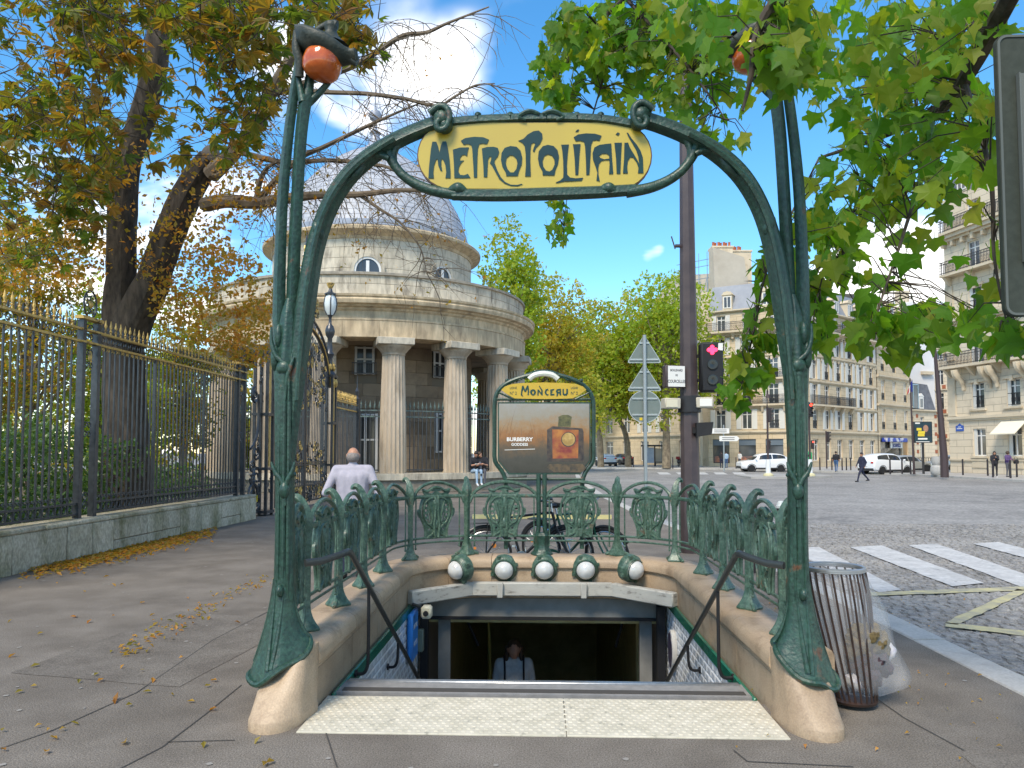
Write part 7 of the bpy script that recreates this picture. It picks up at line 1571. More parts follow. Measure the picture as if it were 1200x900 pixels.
# ============================================================ CARS
car_w = mat('car_white', (.72, .73, .74), .25, coat=.8, spec=.5); car_s = mat('car_silver', (.42, .41, .37), .3, coat=.7, metal=.4); car_g = mat('car_grey', (.48, .5, .52), .3, coat=.7, metal=.3); car_k = mat('car_black', (.02, .021, .024), .25, coat=.8)
car_gl = mat('car_glass', (.025, .03, .034), .06, spec=.7); trim_k = mat('car_trim', (.025, .025, .026), .6); rim_m = mat('alloy', (.42, .42, .43), .3, metal=.8); tail_r = mat('tail_red', (.45, .012, .012), .2, coat=.5); head_l = mat('head_lamp', (.6, .62, .64), .1, coat=.6); plate_m = mat('number_plate', (.7, .7, .66), .4)
def car(label, loc, rz, paint, st, wb, group, L_=4.4, wd=.9):
    """st: stations from nose to tail: x, z sill, z belt, z top, half width at belt, half width at top, glazed"""
    t = thing('parked_car', label, 'car', loc, rz, group); S = spline(st, 3); b = MB(); g = MB(); n = 11; vs = []; fs = []
    def ringp(s):
        x, zs, zb, zt, w, wt, _ = s; h = max(zt-zb, .02)
        half = [(w*.86, zs), (w*.97, zs+.1), (w, zs+(zb-zs)*.45), (w*.985, zb-.06), (w*.965, zb), (wt+(w*.965-wt)*.12, zb+h*.86), (wt*.86, zb+h*.97), (0, zb+h)]
        return [(x, -y, z) for y, z in half]+[(x, y, z) for y, z in half[-2::-1]]
    R = [ringp(s) for s in S]; n = len(R[0])
    for r in R: vs += r
    for i in range(len(R)-1):
        for k in range(n-1):
            fs.append((i*n+k, i*n+k+1, (i+1)*n+k+1, (i+1)*n+k))
        fs.append((i*n+n-1, i*n, (i+1)*n, (i+1)*n+n-1))
    fs.append(tuple(range(n))); fs.append(tuple((len(R)-1)*n+k for k in range(n-1, -1, -1)))
    b.add(vs, fs); b.build('body', paint, t, world=False, ang=32)
    # glazing: side panes follow the body between belt and roof
    gz = [i for i, s in enumerate(S) if s[6] > .5]; a, c = gz[0], gz[-1]
    def side(i, sgn, f): p = Vector(R[i][4 if sgn < 0 else n-5]); q = Vector(R[i][5 if sgn < 0 else n-6]); r_ = p.lerp(q, f); return (r_.x, r_.y+sgn*.012, r_.z)
    mid = (a+c)//2
    for sgn in (-1, 1):
        for (i0, i1) in ((a, mid), (mid, c)):
            g = MB(); vs = []; fs = []; idx = list(range(i0, i1+1))
            for j, i in enumerate(idx):
                f1 = .90; vs += [side(i, sgn, .06), side(i, sgn, f1)]
            if i0 == a: x0 = vs[1]; 
            for j in range(len(idx)-1): q = (2*j, 2*j+2, 2*j+3, 2*j+1); fs.append(q if sgn < 0 else q[::-1])
            sh = Vector((0, 0, 0)); ce = sum((Vector(v) for v in vs), sh)/len(vs); vs = [ce+(Vector(v)-ce)*Vector((1,)).x*.955 if False else (ce.x+(v[0]-ce.x)*.94, v[1], v[2]) for v in vs]
            g.add(vs, fs); g.build('side_window', car_gl, t, world=False)
    for nm, (i0, i1) in (('windscreen', (max(a-3, 0), a)), ('rear_window', (c, min(c+3, len(R)-1)))):
        g = MB(); P0, P1 = (R[i0], R[i1]); lo, hi = (P0, P1) if nm == 'windscreen' else (P1, P0)
        dx = -.02 if nm == 'windscreen' else .02
        q = [Vector(lo[4]).lerp(Vector(hi[5]), .12), Vector(lo[n-5]).lerp(Vector(hi[n-6]), .12), Vector(lo[n-5]).lerp(Vector(hi[n-6]), .95), Vector(lo[4]).lerp(Vector(hi[5]), .95)]
        q = [(v.x+dx, v.y*.9, v.z+.02) for v in q]; f = (0, 1, 2, 3); g.add(q, [f[::-1] if nm == 'windscreen' else f]); g.add([(v[0]-dx*.8, v[1], v[2]-.01) for v in q], [f if nm == 'windscreen' else f[::-1]]); g.build(nm, car_gl, t, world=False)
    r = .325; wx = [-wb/2, wb/2]
    for x in wx:
        for sgn in (-1, 1):
            M = Matrix.Translation((x, sgn*(wd-.1), r)) @ Matrix.Rotation(sgn*-pi/2, 4, 'X')
            k = MB(); k.lathe([(.20, -.11), (r*.96, -.11), (r, -.08), (r, .08), (r*.96, .115), (.22, .118)], 20, M=M); w_ = k.build('wheel', tyre_m, t, world=False)
            k = MB(); k.lathe([(.21, .09), (.20, .10), (.06, .085), (.001, .09)], 12, M=M)
            for j in range(5): a_ = 2*pi*j/5; k.box((.12*cos(a_), .12*sin(a_), .1), (.2, .05, .02), M @ Matrix.Rotation(0, 4, 'Z'))
            k.build('rim', rim_m, w_, world=False)
            k = MB(); k.lathe([(.36, .0), (.40, .03), (.40, .125), (.365, .13)], 20, M=M, caps=False); k.build('wheel_arch', trim_k, t, world=False)
    x0, x1 = S[0][0], S[-1][0]; w = wd*.82
    for sgn in (-1, 1):
        k = MB(); k.bbox((x0+.17, sgn*w*.82, .72), (.24, .32, .13), .03); k.build('headlight', head_l, t, world=False)
        k = MB(); k.bbox((x1-.06, sgn*w*.86, .92), (.16, .26, .16), .03); k.build('tail_light', tail_r, t, world=False)
        k = MB(); k.bbox((st[3][0]+.12, sgn*(wd+.07), st[3][2]+.08), (.12, .18, .12), .03); k.build('mirror', paint, t, world=False)
    k = MB(); k.box((x0+.04, 0, .42), (.1, 1.1, .2)); k.build('grille', trim_k, t, world=False, smooth=False)
    k = MB(); k.box((x1-.0, 0, .66), (.04, .5, .11)); k.build('number_plate', plate_m, t, world=False, smooth=False)
    k = MB(); k.box((x1-.02, 0, .38), (.08, 1.5, .2)); k.build('bumper', trim_k, t, world=False, smooth=False)
    for sgn in (-1, 1): k = MB(); k.box((0, sgn*(wd-.035), .3), (wb-.75, .05, .14)); k.build('sill', trim_k, t, world=False, smooth=False)
    return t
SUV = [(-2.2, .42, .78, .80, .62, .5, 0), (-2.1, .28, .86, .90, .82, .62, 0), (-1.6, .24, .98, 1.02, .9, .68, 0), (-1.05, .24, 1.04, 1.10, .91, .66, 0), (-.45, .24, 1.08, 1.56, .91, .64, 1), (.3, .24, 1.10, 1.66, .91, .65, 1), (1.1, .24, 1.14, 1.64, .91, .64, 1), (1.65, .25, 1.16, 1.52, .9, .62, 1), (2.1, .3, 1.12, 1.2, .86, .66, 0), (2.2, .42, .98, 1.02, .74, .6, 0)]
HAT = [(-2.0, .4, .66, .68, .6, .5, 0), (-1.9, .25, .74, .78, .8, .6, 0), (-1.4, .2, .86, .90, .85, .66, 0), (-.9, .2, .92, .98, .86, .64, 0), (-.3, .2, .96, 1.40, .86, .6, 1), (.4, .2, .98, 1.48, .86, .6, 1), (1.1, .2, 1.0, 1.44, .86, .58, 1), (1.6, .22, 1.0, 1.28, .85, .58, 1), (1.95, .28, .96, 1.02, .8, .62, 0), (2.02, .4, .84, .88, .7, .56, 0)]
def car_at(u, v, rz, *a): p = gp(u, v); return (p.x, p.y, -.12 if rz is None else -.0)
p = uz(893, 69.5); car('white crossover driving past behind the right gateway stem', (p.x, p.y, -.11), YAW+radians(3), car_w, SUV, 2.65, 'cars around the crossing')
p = uz(1037, 62); car('white estate car parked tail first at the cross street', (p.x, p.y, -.11), radians(205), car_w, SUV, 2.65, 'cars around the crossing')
p = uz(1062, 66); car('pale beige car parked right of the white estate car', (p.x, p.y, -.11), radians(200), car_s, HAT, 2.5, 'cars around the crossing')
p = uz(1052, 73); car('light blue grey car behind the beige parked car', (p.x, p.y, -.11), radians(198), car_g, HAT, 2.5, 'cars around the crossing')
p = uz(1108, 72); car('silver grey saloon partly hidden by the tapering lamp post', (p.x, p.y, -.11), radians(-62), car_g, HAT, 2.5, 'cars around the crossing')
p = uz(710, 92); car('white hatchback seen from behind under the left plane trees', (p.x, p.y, 0), radians(-80), car_w, HAT, 2.5, 'cars around the crossing')
p = uz(728, 101); car('dark car parked beyond the white hatchback', (p.x, p.y, 0), radians(-70), car_k, HAT, 2.5, 'cars around the crossing')
# ============================================================ PEOPLE: one continuous skin per body
skin = mat('skin', (.46, .24, .15), .5, (.40, .20, .125), 20, 3); hair_b = mat('hair_brown', (.06, .035, .02), .6); hair_g = mat('hair_grey', (.17, .145, .13), .8, (.25, .22, .2), 60, 3); hair_k = mat('hair_dark', (.018, .013, .011), .6)
def cap(b, p, q, r0, r1, n=10, mi=0):
    p, q = Vector(p), Vector(q); b.tube([p, p.lerp(q, .5), q], [r0, (r0+r1)/2, r1], n, mi=mi); b.sphere(p, r0, n, 7, mi=mi); b.sphere(q, r1, n, 7, mi=mi)
def person(label, loc, rz, J, mats, vox=.02, hair=None, extra=None, female=False, group=None):
    """J: joints by name (metres, facing -y, left is +x); mats: shirt, sleeve/forearm, trousers, shoes; the body is remeshed into one surface"""
    t = thing('person', label, 'person', loc, rz, group); segs = []; b = MB()
    def seg(p, q, r0, r1, m): cap(b, p, q, r0, r1); segs.append((Vector(p), Vector(q), max(r0, r1), m))
    def blob(c, r, m): b.sphere(c, r, 14, 10); segs.append((Vector(c), Vector(c), max(r) if not isinstance(r, float) else r, m))
    pel, ch_, nk, hd = (Vector(J[k]) for k in ('pelvis', 'chest', 'neck', 'head')); sw = J.get('sw', .19); sh, sl, tr, so = mats
    ax = Vector(J.get('axis', (1, 0, 0))).normalized(); fw = Vector((-ax.y*-1, -ax.x, 0)).normalized() if False else Vector((ax.y, -ax.x, 0))
    for k in (-1, 1):
        seg(pel+ax*.09*k, ch_+ax*.10*k+Vector((0, 0, .02)), .112, .118, 'shirt'); seg(nk-Vector((0, 0, .07))+ax*.03*k, ch_+ax*sw*.95*k+Vector((0, 0, .115)), .066, .068, 'shirt'); seg(ch_+ax*.10*k, ch_+ax*sw*.8*k+Vector((0, 0, .05)), .11, .09, 'shirt')
    seg(pel, ch_, .13, .135, 'shirt'); seg(ch_, nk-Vector((0, 0, .075)), .12, .075, 'shirt'); seg(nk-Vector((0, 0, .05)), hd-Vector((0, 0, .05)), .056, .052, 'skin')
    hu = (hd-nk).normalized(); blob(hd+hu*.005, (.079, .092, .11), 'skin'); f = Vector(J.get('face', (0, -1, 0))).normalized(); sd = hu.cross(f).normalized()
    seg(hd-hu*.055+f*.025, hd-hu*.075+f*.05, .055, .04, 'skin'); seg(hd+f*.082-hu*.0, hd+f*.10-hu*.022, .012, .014, 'skin')
    for k in (-1, 1): seg(hd+sd*.078*k-hu*.01, hd+sd*.082*k+hu*.015, .016, .018, 'skin')
    for s, k in (('l', 1), ('r', -1)):
        S_ = ch_+ax*sw*k+Vector((0, 0, .105)); E, Wr = Vector(J[s+'elbow']), Vector(J[s+'wrist'])
        seg(S_, E, .062, .046, 'sleeve'); seg(E, Wr, .044, .03, 'fore'); d = (Wr-E).normalized(); palm = Wr+d*.06; seg(Wr, palm, .03, .036, 'skin')
        o = d.orthogonal().normalized(); o = d.cross(Vector((0, 0, 1))); o = o.normalized() if o.length > .1 else Vector((1, 0, 0)); nrm = d.cross(o)
        if vox < .016:
            for j, (off, ln) in enumerate(((-.027, .07), (-.009, .082), (.009, .078), (.027, .06))): a = palm+o*off+d*.02; m_ = a+d*ln*.55+nrm*.008; seg(a, m_, .0105, .0095, 'skin'); seg(m_, m_+d*ln*.42+nrm*.022, .0095, .008, 'skin')
            seg(Wr+d*.02+o*-.03, Wr+d*.06+o*-.058+nrm*.01, .013, .010, 'skin')
        H = pel+ax*.09*k-Vector((0, 0, .04)); K, An = Vector(J[s+'knee']), Vector(J[s+'ankle'])
        seg(H, K, .098 if not female else .092, .062, 'trousers'); seg(K, An, .06, .042, 'trousers'); ft = Vector(J.get(s+'toe', f)).normalized(); seg(An-Vector((0, 0, .035))-ft*.03, An-Vector((0, 0, .05))+ft*.15, .045, .036, 'shoes')
    seg(pel+ax*.06, pel-ax*.06, .135, .135, 'trousers')
    if extra: extra(seg, blob, J)
    me0 = b.mesh('raw', skin, False); o = bpy.data.objects.new('raw', me0); COL.objects.link(o)
    m = o.modifiers.new('r', 'REMESH'); m.mode = 'VOXEL'; m.voxel_size = vox; s_ = o.modifiers.new('s', 'SMOOTH'); s_.iterations = 3; s_.factor = .5
    dg = bpy.context.evaluated_depsgraph_get(); me = bpy.data.meshes.new_from_object(o.evaluated_get(dg)); bpy.data.objects.remove(o); bpy.data.meshes.remove(me0)
    order = ['skin', 'shirt', 'sleeve', 'fore', 'trousers', 'shoes']; mm = [skin, sh, sl[0], sl[1], tr, so]; me.materials.clear()
    for q in mm: me.materials.append(q)
    belt = pel.z+.1
    for pg in me.polygons:
        c = pg.center; best, bi = 1e9, 'skin'
        for (p, q, r, nm) in segs:
            d = q-p; L2 = d.length_squared; tt = 0 if L2 == 0 else max(0, min(1, (c-p).dot(d)/L2)); dist = (c-(p+d*tt)).length-r
            if dist < best: best, bi = dist, nm
        if bi in ('shirt', 'trousers') and not J.get('seated') and abs(c.x-pel.x) < .25 and abs(c.y-pel.y) < .2: bi = 'shirt' if c.z > belt-.08 and bi == 'shirt' else ('trousers' if c.z < belt else bi)
        pg.material_index = order.index(bi); pg.use_smooth = True
    me.name = 'body'; link('body', me, t)
    if hair:
        hb = MB(); kind, hm = hair
        if kind == 'ring':      # bald crown, hair round the sides and back
            hb.sphere(hd-f*.016-hu*.012, (.085, .094, .078), 14, 10)
        else:
            hb.sphere(hd+hu*.03-f*.014, (.088, .098, .098), 14, 10)
            if kind == 'long': cap(hb, hd-f*.06, hd-f*.075-hu*.2, .075, .055); cap(hb, hd+sd*.07-f*.02, hd+sd*.08-hu*.17, .032, .026); cap(hb, hd-sd*.07-f*.02, hd-sd*.08-hu*.17, .032, .026)
            if kind == 'bushy': hb.sphere(hd+hu*.02-f*.02, (.125, .12, .12), 12, 9)
        if kind != 'ring':      # leave the face free
            pass
        hb.build('hair', hm, t, world=False)
    return t
def stand(**kw):
    J = dict(pelvis=(0, 0, .93), chest=(0, .01, 1.28), neck=(0, .01, 1.47), head=(0, -.01, 1.60), lelbow=(.25, .03, 1.12), lwrist=(.26, -.06, .87), relbow=(-.25, .03, 1.12), rwrist=(-.26, -.06, .87), lknee=(.1, -.02, .5), lankle=(.1, .02, .08), rknee=(-.1, -.02, .5), rankle=(-.1, .02, .08)); J.update(kw); return J
cl = lambda n, c, c2=None: mat('cloth_'+n, c, .85, c2 or tuple(x*.8 for x in c), 14, 4, .3, 30)
polo = cl('polo', (.40, .375, .42), (.34, .32, .37)); navy = cl('navy', (.018, .022, .05)); jean = cl('jean', (.06, .13, .26)); jeanl = cl('jean_light', (.34, .47, .60)); blk_c = cl('black', (.018, .018, .022)); gry = cl('grey', (.10, .10, .115)); wht_c = cl('white', (.62, .61, .58)); suit = cl('suit', (.025, .028, .055)); shoe_w = cl('shoe_white', (.65, .65, .65)); shoe_k = cl('shoe_black', (.02, .018, .017)); red_c = cl('red', (.3, .04, .04)); lilac = cl('lilac', (.10, .06, .16))
p = uz(414, 10.0)
person('balding man in a pale polo shirt seen from behind, hands on hips', (p.x, p.y, 0), pi+radians(8), stand(head=(0, -.015, 1.57), lelbow=(.34, .1, 1.1), lwrist=(.21, -.05, .98), relbow=(-.34, .1, 1.1), rwrist=(-.21, -.05, .98), sw=.215), (polo, (polo, skin), navy, shoe_k), .0145, ('ring', hair_g))
p = Vector((-.36, 10.05, -2.47+.0)); stz = -.165*(int((10.05-5.51)/.31)+1)
def straps(seg, blob, J): pass
ws = person('woman with dark hair and pale shirt climbing out of the metro', (-.36, 10.0, stz), radians(4), stand(head=(0, -.05, 1.58), lknee=(.1, -.1, .52), face=(.1, -1, -.2)), (wht_c, (wht_c, wht_c), gry, shoe_k), .016, None, None, True)
hb = MB(); hb.sphere((0, -.03, 1.62), (.09, .098, .09), 12, 9); cap(hb, (0, .05, 1.6), (0, .06, 1.42), .07, .05); cap(hb, (.085, -.02, 1.6), (.095, -.02, 1.44), .03, .025); cap(hb, (-.085, -.02, 1.6), (-.095, -.02, 1.44), .03, .025); hb.build('hair', hair_b, ws, world=False)
for s in (-1, 1): k = MB(); k.tube(spline([(s*.12, .1, 1.42), (s*.125, 0, 1.475), (s*.12, -.1, 1.40), (s*.12, -.135, 1.28), (s*.125, -.14, 1.12)], 4), .026, 6, flat=.5); k.build('backpack_strap', blk_c, ws, world=False)
# couple on the podium edge of the rotunda
def seatJ(z, **kw):
    J = dict(pelvis=(0, 0, z+.12), chest=(0, -.06, z+.46), neck=(0, -.10, z+.64), head=(0, -.16, z+.76), lelbow=(.24, -.2, z+.3), lwrist=(.06, -.40, z+.36), relbow=(-.24, -.2, z+.3), rwrist=(-.04, -.40, z+.36), lknee=(.1, -.46, z+.1), lankle=(.1, -.48, z-.36), rknee=(-.1, -.46, z+.1), rankle=(-.1, -.5, z-.36), seated=1, face=(0, -1, -.5)); J.update(kw); return J
pp = uz(556, 30.9); e = person('man in dark T shirt and pale jeans sitting on the rotunda step', (pp.x, pp.y, .0), radians(28), seatJ(.79), (blk_c, (blk_c, skin), jeanl, shoe_w), .018, ('short', hair_k), group='couple sitting on the rotunda step')
pp = uz(564.5, 31.0); e = person('companion in black top and grey trousers leaning against the man', (pp.x, pp.y, .0), radians(8), seatJ(.79, head=(-.08, -.14, 1.53), rknee=(-.08, -.3, 1.2), rankle=(-.05, -.42, .84)), (blk_c, (blk_c, skin), gry, shoe_k), .018, ('short', hair_b), group='couple sitting on the rotunda step')
k = MB(); q = uz(559, 30.5); k.bbox((q.x, q.y, 1.16), (.16, .2, .02), .006, None); tag(k.build('book', plate_w, None), 'small pale book held between the seated couple', 'book')
# walkers
p = uz(1009, 44.5); person('man in dark blue suit striding across the road', (p.x, p.y, -.10), radians(-78), stand(lknee=(.08, -.22, .52), lankle=(.08, -.34, .10), rknee=(-.08, .14, .5), rankle=(-.08, .46, .15), lelbow=(.25, .12, 1.15), lwrist=(.25, .02, .9), relbow=(-.25, -.08, 1.13), rwrist=(-.24, -.2, .92)), (suit, (suit, suit), suit, shoe_k), .02, ('short', hair_k))
p = uz(979, 64); person('man in black top and blue jeans walking by the far kerb', (p.x, p.y, 0), radians(150), stand(lknee=(.09, -.12, .5), lankle=(.09, -.16, .08), rknee=(-.09, .05, .5), rankle=(-.09, .26, .12)), (blk_c, (blk_c, skin), jean, shoe_k), .024, ('short', hair_k))
p = uz(1164.5, 50.5); person('long haired woman in black drinking by the right hand bollards', (p.x, p.y, -.02), radians(-25), stand(lelbow=(.22, -.12, 1.15), lwrist=(.08, -.22, 1.3), relbow=(-.22, -.1, 1.12), rwrist=(-.08, -.26, 1.16), rankle=(-.06, .22, .1)), (blk_c, (blk_c, blk_c), blk_c, shoe_w), .022, ('long', hair_k), None, True, 'two women by the right bollards')
p = uz(1180, 51); person('curly haired woman in violet jacket with a dark handbag', (p.x, p.y, -.02), radians(18), stand(lelbow=(.25, -.1, 1.14), lwrist=(.16, -.28, 1.14), relbow=(-.25, -.1, 1.13), rwrist=(-.12, -.28, 1.18)), (lilac, (lilac, lilac), gry, shoe_k), .022, ('bushy', hair_b), None, True, 'two women by the right bollards')
p = uz(1189, 50.8); k = MB(); k.bbox((p.x, p.y-.05, 1.0), (.34, .14, .26), .05); k.tube(spline([(p.x-.12, p.y-.05, 1.12), (p.x-.08, p.y-.05, 1.3), (p.x+.06, p.y-.05, 1.3), (p.x+.1, p.y-.05, 1.12)], 4), .012, 5); tag(k.build('handbag', blk_c, None), 'black handbag on the arm of the violet jacketed woman', 'handbag')
for (u, Z, lab, c1_, c2__) in ((845, 80, 'person in dark clothes beside the direction sign', blk_c, navy), (850.5, 80.5, 'person in pale blue top beside the direction sign', jeanl, jean), (866.5, 82, 'person with white top passing the corner shop', wht_c, gry)):
    p = uz(u, Z); person(lab, (p.x, p.y, 0), radians(u*7), stand(), (c1_, (c1_, skin), c2__, shoe_k), .03, ('short', hair_k), group='passers-by at the corner')
# ============================================================ SIGNALS, SIGNS, LAMPS AND BOLLARDS of the crossing
sig_k = mat('signal_dark', (.03, .022, .022), .5); pole_b = mat('pole_brown', (.055, .036, .036), .5); sleeve_w = mat('pole_sleeve', (.66, .67, .66), .5); lens_r = mat('lens_red', (.7, .03, .02), .3, emit=(1, .06, .03), estr=2.2); lens_k = mat('lens_off', (.03, .03, .03), .2)
def signal(label, u, vb, vt, Z, lit, rz, lamp=False, sleeve=True, small=True):
    p = uz(u, Z); t = thing('traffic_light', label, 'traffic light', (p.x, p.y, 0), rz, 'traffic lights around the crossing'); zt = cz(u, vt, Z).z
    b = MB(); b.tube([(0, 0, .1), (0, 0, zt)], .065, 10); b.build('pole', pole_b, t, world=False)
    if sleeve:
        b = MB(); b.tube([(0, 0, 0), (0, 0, 1.15)], [.17, .15], 12); b.build('sleeve', sleeve_w, t, world=False); b = MB(); b.lathe([(.34, 0), (.34, .12), (.18, .22)], 14); b.build('foot', mat('foot_yellow', (.55, .5, .3), .7), t, world=False)
    b = MB(); b.bbox((0, -.16, zt-.55), (.30, .22, .98), .03); b.build('housing', sig_k, t, world=False)
    for i in range(3):
        z = zt-.2-i*.31; b = MB(); b.lathe([(.11, 0), (.11, .02), (.001, .035)], 14, M=Matrix.Translation((0, -.27, z)) @ Matrix.Rotation(pi/2, 4, 'X')); b.build('lens', lens_r if (lit and i == 0) else lens_k, t, world=False)
        b = MB(); b.lathe([(.125, 0), (.125, .16)], 12, M=Matrix.Translation((0, -.27, z)) @ Matrix.Rotation(pi/2, 4, 'X'), a0=0, a1=pi); b.build('visor', sig_k, t, world=False)
    if small: b = MB(); b.bbox((.16, -.1, 2.15), (.18, .16, .6), .02); b.build('repeater', sig_k, t, world=False); b = MB(); b.lathe([(.06, 0), (.06, .02), (.001, .02)], 10, M=Matrix.Translation((.16, -.18, 2.33)) @ Matrix.Rotation(pi/2, 4, 'X')); b.build('lens', lens_r if lit else lens_k, t, world=False)
    if lamp: b = MB(); b.tube(spline([(0, 0, zt), (0, 0, zt+1.0), (-.15, -.05, zt+1.15), (-.45, -.1, zt+1.05), (-.5, -.1, zt+.85)], 4), .035, 6); b.lathe([(.16, .0), (.12, .2), (.04, .26)], 10, (-.5, -.1, zt+.6)); b.build('arm', pole_b, t, world=False)
    return t
signal('traffic light on the island seen side on, left of the gateway stem', 899.5, 556, 477, 52.5, False, radians(70), True)
signal('traffic light on the island with its red lamp lit, right of the stem', 948.5, 556, 471, 52.5, True, radians(10))
signal('smaller unlit traffic light on the far pavement before the cream house', 968, 550, 505, 72, False, radians(80), False, False, False)
for (u, vt, lab, wd_) in ((848, 502, 'white direction signs on a post before the corner house', 30),):
    Z = 66; p = uz(u, Z); t = thing('direction_sign', lab, 'direction sign', (p.x, p.y, 0)); zt = cz(u, vt, Z).z
    b = MB(); b.tube([(0, 0, 0), (0, 0, zt+.3)], .06, 8); b.build('pole', alu, t, world=False)
    for (du, v, w, sgn) in ((-4, 505, 1.5, -1), (5, 514, 1.5, 1)):
        z = cz(u, v, Z).z; x = du*Z/FPX; b = MB(); b.prism([[(x-w/2, z-.22), (x+w/2, z-.22), (x+w/2+(.2 if sgn > 0 else 0), z), (x+w/2, z+.22), (x-w/2, z+.22), (x-w/2-(.2 if sgn < 0 else 0), z)]], -.1, -.06); o = b.build('panel', plate_w, t, world=False, smooth=False)
        for k in (-.08, .08): b = MB(); b.box((x, -.105, z+k), (w*.7, .01, .05)); b.build('lettering', txt_k, o, world=False, smooth=False)
# tapering lamp post on the right, flagpole, advertising panel
Z = 50; p = uz(1105.5, Z); t = thing('street_lamp', 'tall tapering brown lamp post before the brick banded house', 'lamp post', (p.x, p.y, 0))
b = MB(); b.tube([(0, 0, 0), (0, 0, 1.2), (-.1, 0, 3), (-.42, 0, 8.8)], [.26, .25, .2, .09], 8); b.build('pole', pole_b, t, world=False); b = MB(); b.tube([(-.42, 0, 8.7), (-.7, -.5, 9.1), (-1.2, -1.2, 9.15)], .05, 6); b.build('arm', pole_b, t, world=False); b = MB(); b.bbox((-1.3, -1.4, 9.1), (.3, .6, .14), .04); b.build('lantern', pole_b, t, world=False)
Z = 57; p = uz(1070, Z); t = thing('flag_pole', 'thin dark pole carrying a limp tricolour flag', 'flag pole', (p.x, p.y, 0)); zt = cz(1067, 443, Z).z
b = MB(); b.tube([(.0, 0, 0), (-.12, 0, zt)], [.09, .05], 8); b.build('pole', pole_b, t, world=False)
for i, c in enumerate(((.012, .03, .22), (.7, .7, .7), (.6, .02, .03))):
    b = MB(); x = -.10-i*.13; b.add([(x+.16, -.02*i, zt-.1-i*.28), (x+.0, -.08-.02*i, zt-.35-i*.3), (x-.02, -.05, zt-1.05-i*.1), (x+.15, .0, zt-1.0+.0*i), (x+.16, .03-.02*i, zt-.1-i*.28), (x+.0, -.05-.02*i, zt-.35-i*.3), (x-.02, -.02, zt-1.05-i*.1), (x+.15, .03, zt-1.0)], [(0,1,2,3),(7,6,5,4),(0,4,5,1),(1,5,6,2),(2,6,7,3),(3,7,4,0)]); b.build('flag', mat('flag%d' % i, c, .8), t, world=False)
Z = 58; p = uz(1081, Z); t = thing('advertising_panel', 'black advertising panel with a face and yellow blocks', 'advertisement', (p.x, p.y, 0)); za, zb2 = cz(1081, 494, Z).z, cz(1081, 519, Z).z
b = MB(); b.bbox((0, 0, (za+zb2)/2), (1.4, .2, za-zb2), .04); b.build('case', trim_k, t, world=False); b = MB(); b.tube([(0, 0, 0), (0, 0, zb2)], .09, 8); b.build('post', trim_k, t, world=False)
b = MB(); b.box((0, -.105, (za+zb2)/2), (1.26, .01, za-zb2-.14)); ps = b.build('poster', mat('print_navy', (.012, .03, .045), .4, (.02, .05, .06), 3, 3), t, world=False, smooth=False)
zc = (za+zb2)/2
b = MB(); b.prism([[(.2+.19*cos(a*.3142), zc+.28+.27*sin(a*.3142)) for a in range(20)]], -.113, -.1105); b.build('printed_face', mat('print_skin', (.42, .24, .15), .5, (.3, .15, .1), 8, 3), ps, world=False, smooth=False)
b = MB(); b.prism([[(-.08, zc-.3), (.6, zc-.3), (.55, zc-.02), (.34, zc+.05), (.06, zc+.05)]], -.112, -.1102); b.build('printed_coat', mat('print_coat', (.03, .03, .035), .5), ps, world=False, smooth=False)
for (x, z, w, h) in ((-.3, .22, .36, .2), (-.12, -.02, .5, .2), (-.16, -.22, .5, .18)): b = MB(); b.box((x, -.1135-.0006*h*10, zc+z), (w, .003, h)); b.build('printed_block', mat('print_yellow', (.65, .5, .04), .5), ps, world=False, smooth=False)
for (z, w, h) in ((-.5, .7, .12), (-.72, 1.0, .05), (.68, .35, .1)): b = MB(); b.box((-.05 if z < 0 else -.4, -.112, zc+z), (w, .003, h)); b.build('printed_line', plate_w, ps, world=False, smooth=False)
# bus shelter, stop pole
Z = 90; p = uz(766, Z); t = thing('bus_shelter', 'glazed bus shelter with poster under the plane trees', 'bus shelter', (p.x, p.y, 0))
for x in (-1.2, .1, 1.35): b = MB(); b.box((x, 0, 1.15), (.14, .14, 2.3)); b.build('post', trim_k, t, world=False, smooth=False)
b = MB(); b.bbox((.05, .3, 2.4), (2.9, 1.5, .18), .04); b.build('roof', trim_k, t, world=False)
b = MB(); b.box((-.55, -.02, 1.3), (1.1, .08, 1.8)); b.build('poster', mat('shelter_poster', (.5, .52, .56), .4, (.35, .4, .5), 2, 3), t, world=False, smooth=False)
b = MB(); b.box((.73, .9, 1.2), (1.1, .03, 1.8)); b.build('pane', mat('shelter_glass', (.25, .28, .27), .1, alpha=.6), t, world=False, smooth=False)
b = MB(); b.box((.7, .6, .5), (1.0, .35, .06)); b.box((.3, .6, .25), (.06, .06, .5)); b.box((1.1, .6, .25), (.06, .06, .5)); b.build('bench', trim_k, t, world=False, smooth=False)
b = MB(); p = uz(946, 66); b.bbox((p.x, p.y, .95), (.62, .6, 1.5), .12); bn = tag(b.build('recycling_bin', mat('bin_green', (.02, .3, .09), .5), None), 'green recycling column beside the red signal', 'bin'); k = MB(); k.box((p.x, p.y, .1), (.5, .5, .2)); k.build('base', trim_k, bn, smooth=False); k = MB(); k.lathe([(.1, 0), (.1, .02), (.001, .02)], 10, M=Matrix.Translation((p.x, p.y-.3, 1.35)) @ Matrix.Rotation(pi/2, 4, 'X')); k.build('opening', black, bn)
p = uz(1096, 54.5); t = thing('stone_bollard', 'squat stone bollard left of the tapering lamp post', 'bollard', (p.x, p.y, 0)); b = MB(); b.lathe([(.26, 0), (.36, .12), (.4, .35), (.36, .6), (.22, .72), (.26, .78), (.3, .95), (.3, 1.3), (.001, 1.34)], 14); b.build('stone', granite, t, world=False)
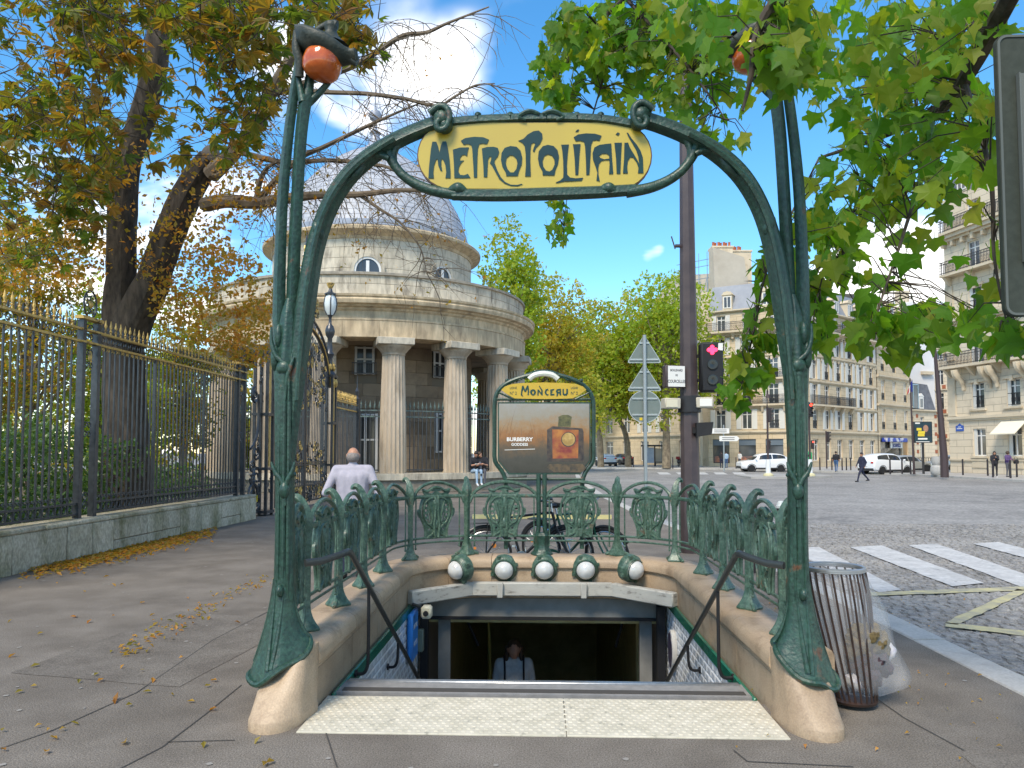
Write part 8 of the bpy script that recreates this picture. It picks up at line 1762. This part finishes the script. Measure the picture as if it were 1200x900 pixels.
far_b = [(1042, 57, 'dark bollard before the rear wheel of the white estate car'), (1056, 58, 'dark bollard before the white estate car\'s door'), (1066, 57, 'dark bollard just left of the flag pole'), (1156, 53.5, 'dark bollard left of the drinking woman'), (1162, 50, 'dark bollard in front of the drinking woman'), (1182.5, 48.5, 'dark bollard before the violet jacketed woman'), (1190, 50.5, 'dark bollard under the black handbag'), (1127, 55, 'dark bollard at the left corner of the right house'), (862, 77, 'dark bollard behind the nose of the white crossover'), (886.5, 75, 'dark bollard behind the white crossover\'s door'), (960, 70, 'dark bollard left of the small unlit traffic light'), (974, 70.5, 'dark bollard right of the small unlit traffic light'), (986, 69.5, 'dark bollard just right of the man in jeans'), (991, 70, 'second dark bollard right of the man in jeans'), (996, 70.5, 'third dark bollard right of the man in jeans'), (1021, 66, 'dark bollard left of the white estate car'), (788, 76, 'dark bollard by the thick plane tree trunk'), (742, 84, 'dark bollard by the leaning plane tree trunk')]
for u, Z, lab in far_b: p = uz(u, Z); bollard((p.x, p.y, 0), 1.15, .055, lab, 'dark bollards of the far pavements', False)
# iron fence of the metro stair across the road
p = uz(1082, 74); t = thing('stair_railing', 'low black railing behind the parked cars', 'railing', (p.x, p.y, 0))
for i in range(18): b = MB(); b.box((-1.8+i*.22, 0, .55), (.04, .04, 1.1)); b.build('bar', bal_m, t, world=False, smooth=False)
for z in (1.1, .15): b = MB(); b.box((.07, 0, z), (4.0, .06, .06)); b.build('rail', bal_m, t, world=False, smooth=False)
# motorbike-like clutter is left as a parked scooter by the trees
p = uz(797, 88); t = thing('parked_scooter', 'dark scooter with red box parked right of the thick tree trunk', 'scooter', (p.x, p.y, 0), radians(60))
for x in (-.6, .6): b = MB(); b.tube([(x+.22*cos(a*.5236), 0, .26+.22*sin(a*.5236)) for a in range(12)], .05, 6, closed=True); b.build('wheel', tyre_m, t, world=False)
b = MB(); b.tube(spline([(.62, 0, .3), (.45, 0, .9), (.4, 0, 1.05)], 3), .05, 6); b.bbox((.42, 0, .7), (.12, .4, .6), .05); b.bbox((.05, 0, .3), (.7, .32, .1), .03); b.bbox((-.45, 0, .6), (.75, .34, .4), .1); b.build('body', car_k, t, world=False)
b = MB(); b.bbox((-.4, 0, .84), (.65, .28, .1), .04); b.build('seat', trim_k, t, world=False); b = MB(); b.tube([(.4, -.32, 1.05), (.4, .32, 1.05)], .025, 6); b.build('handlebar', trim_k, t, world=False); b = MB(); b.bbox((-.85, 0, 1.0), (.36, .36, .32), .04); b.build('top_box', red_c, t, world=False)
# fine ornament and thin clutter, joined because it is too small to pick apart singly
for o in list(bpy.data.objects):
    if o.parent is not None and o.name.split('.')[0] in ('scrollwork', 'gilt_scrollwork', 'crest', 'gilt_crest', 'scrolls', 'arch_bars', 'crest_bars', 'gilt_leaf', 'spokes', 'rubbish', 'crank', 'grips', 'limbs', 'stems', 'gilt_boss'): o['kind'] = 'stuff'
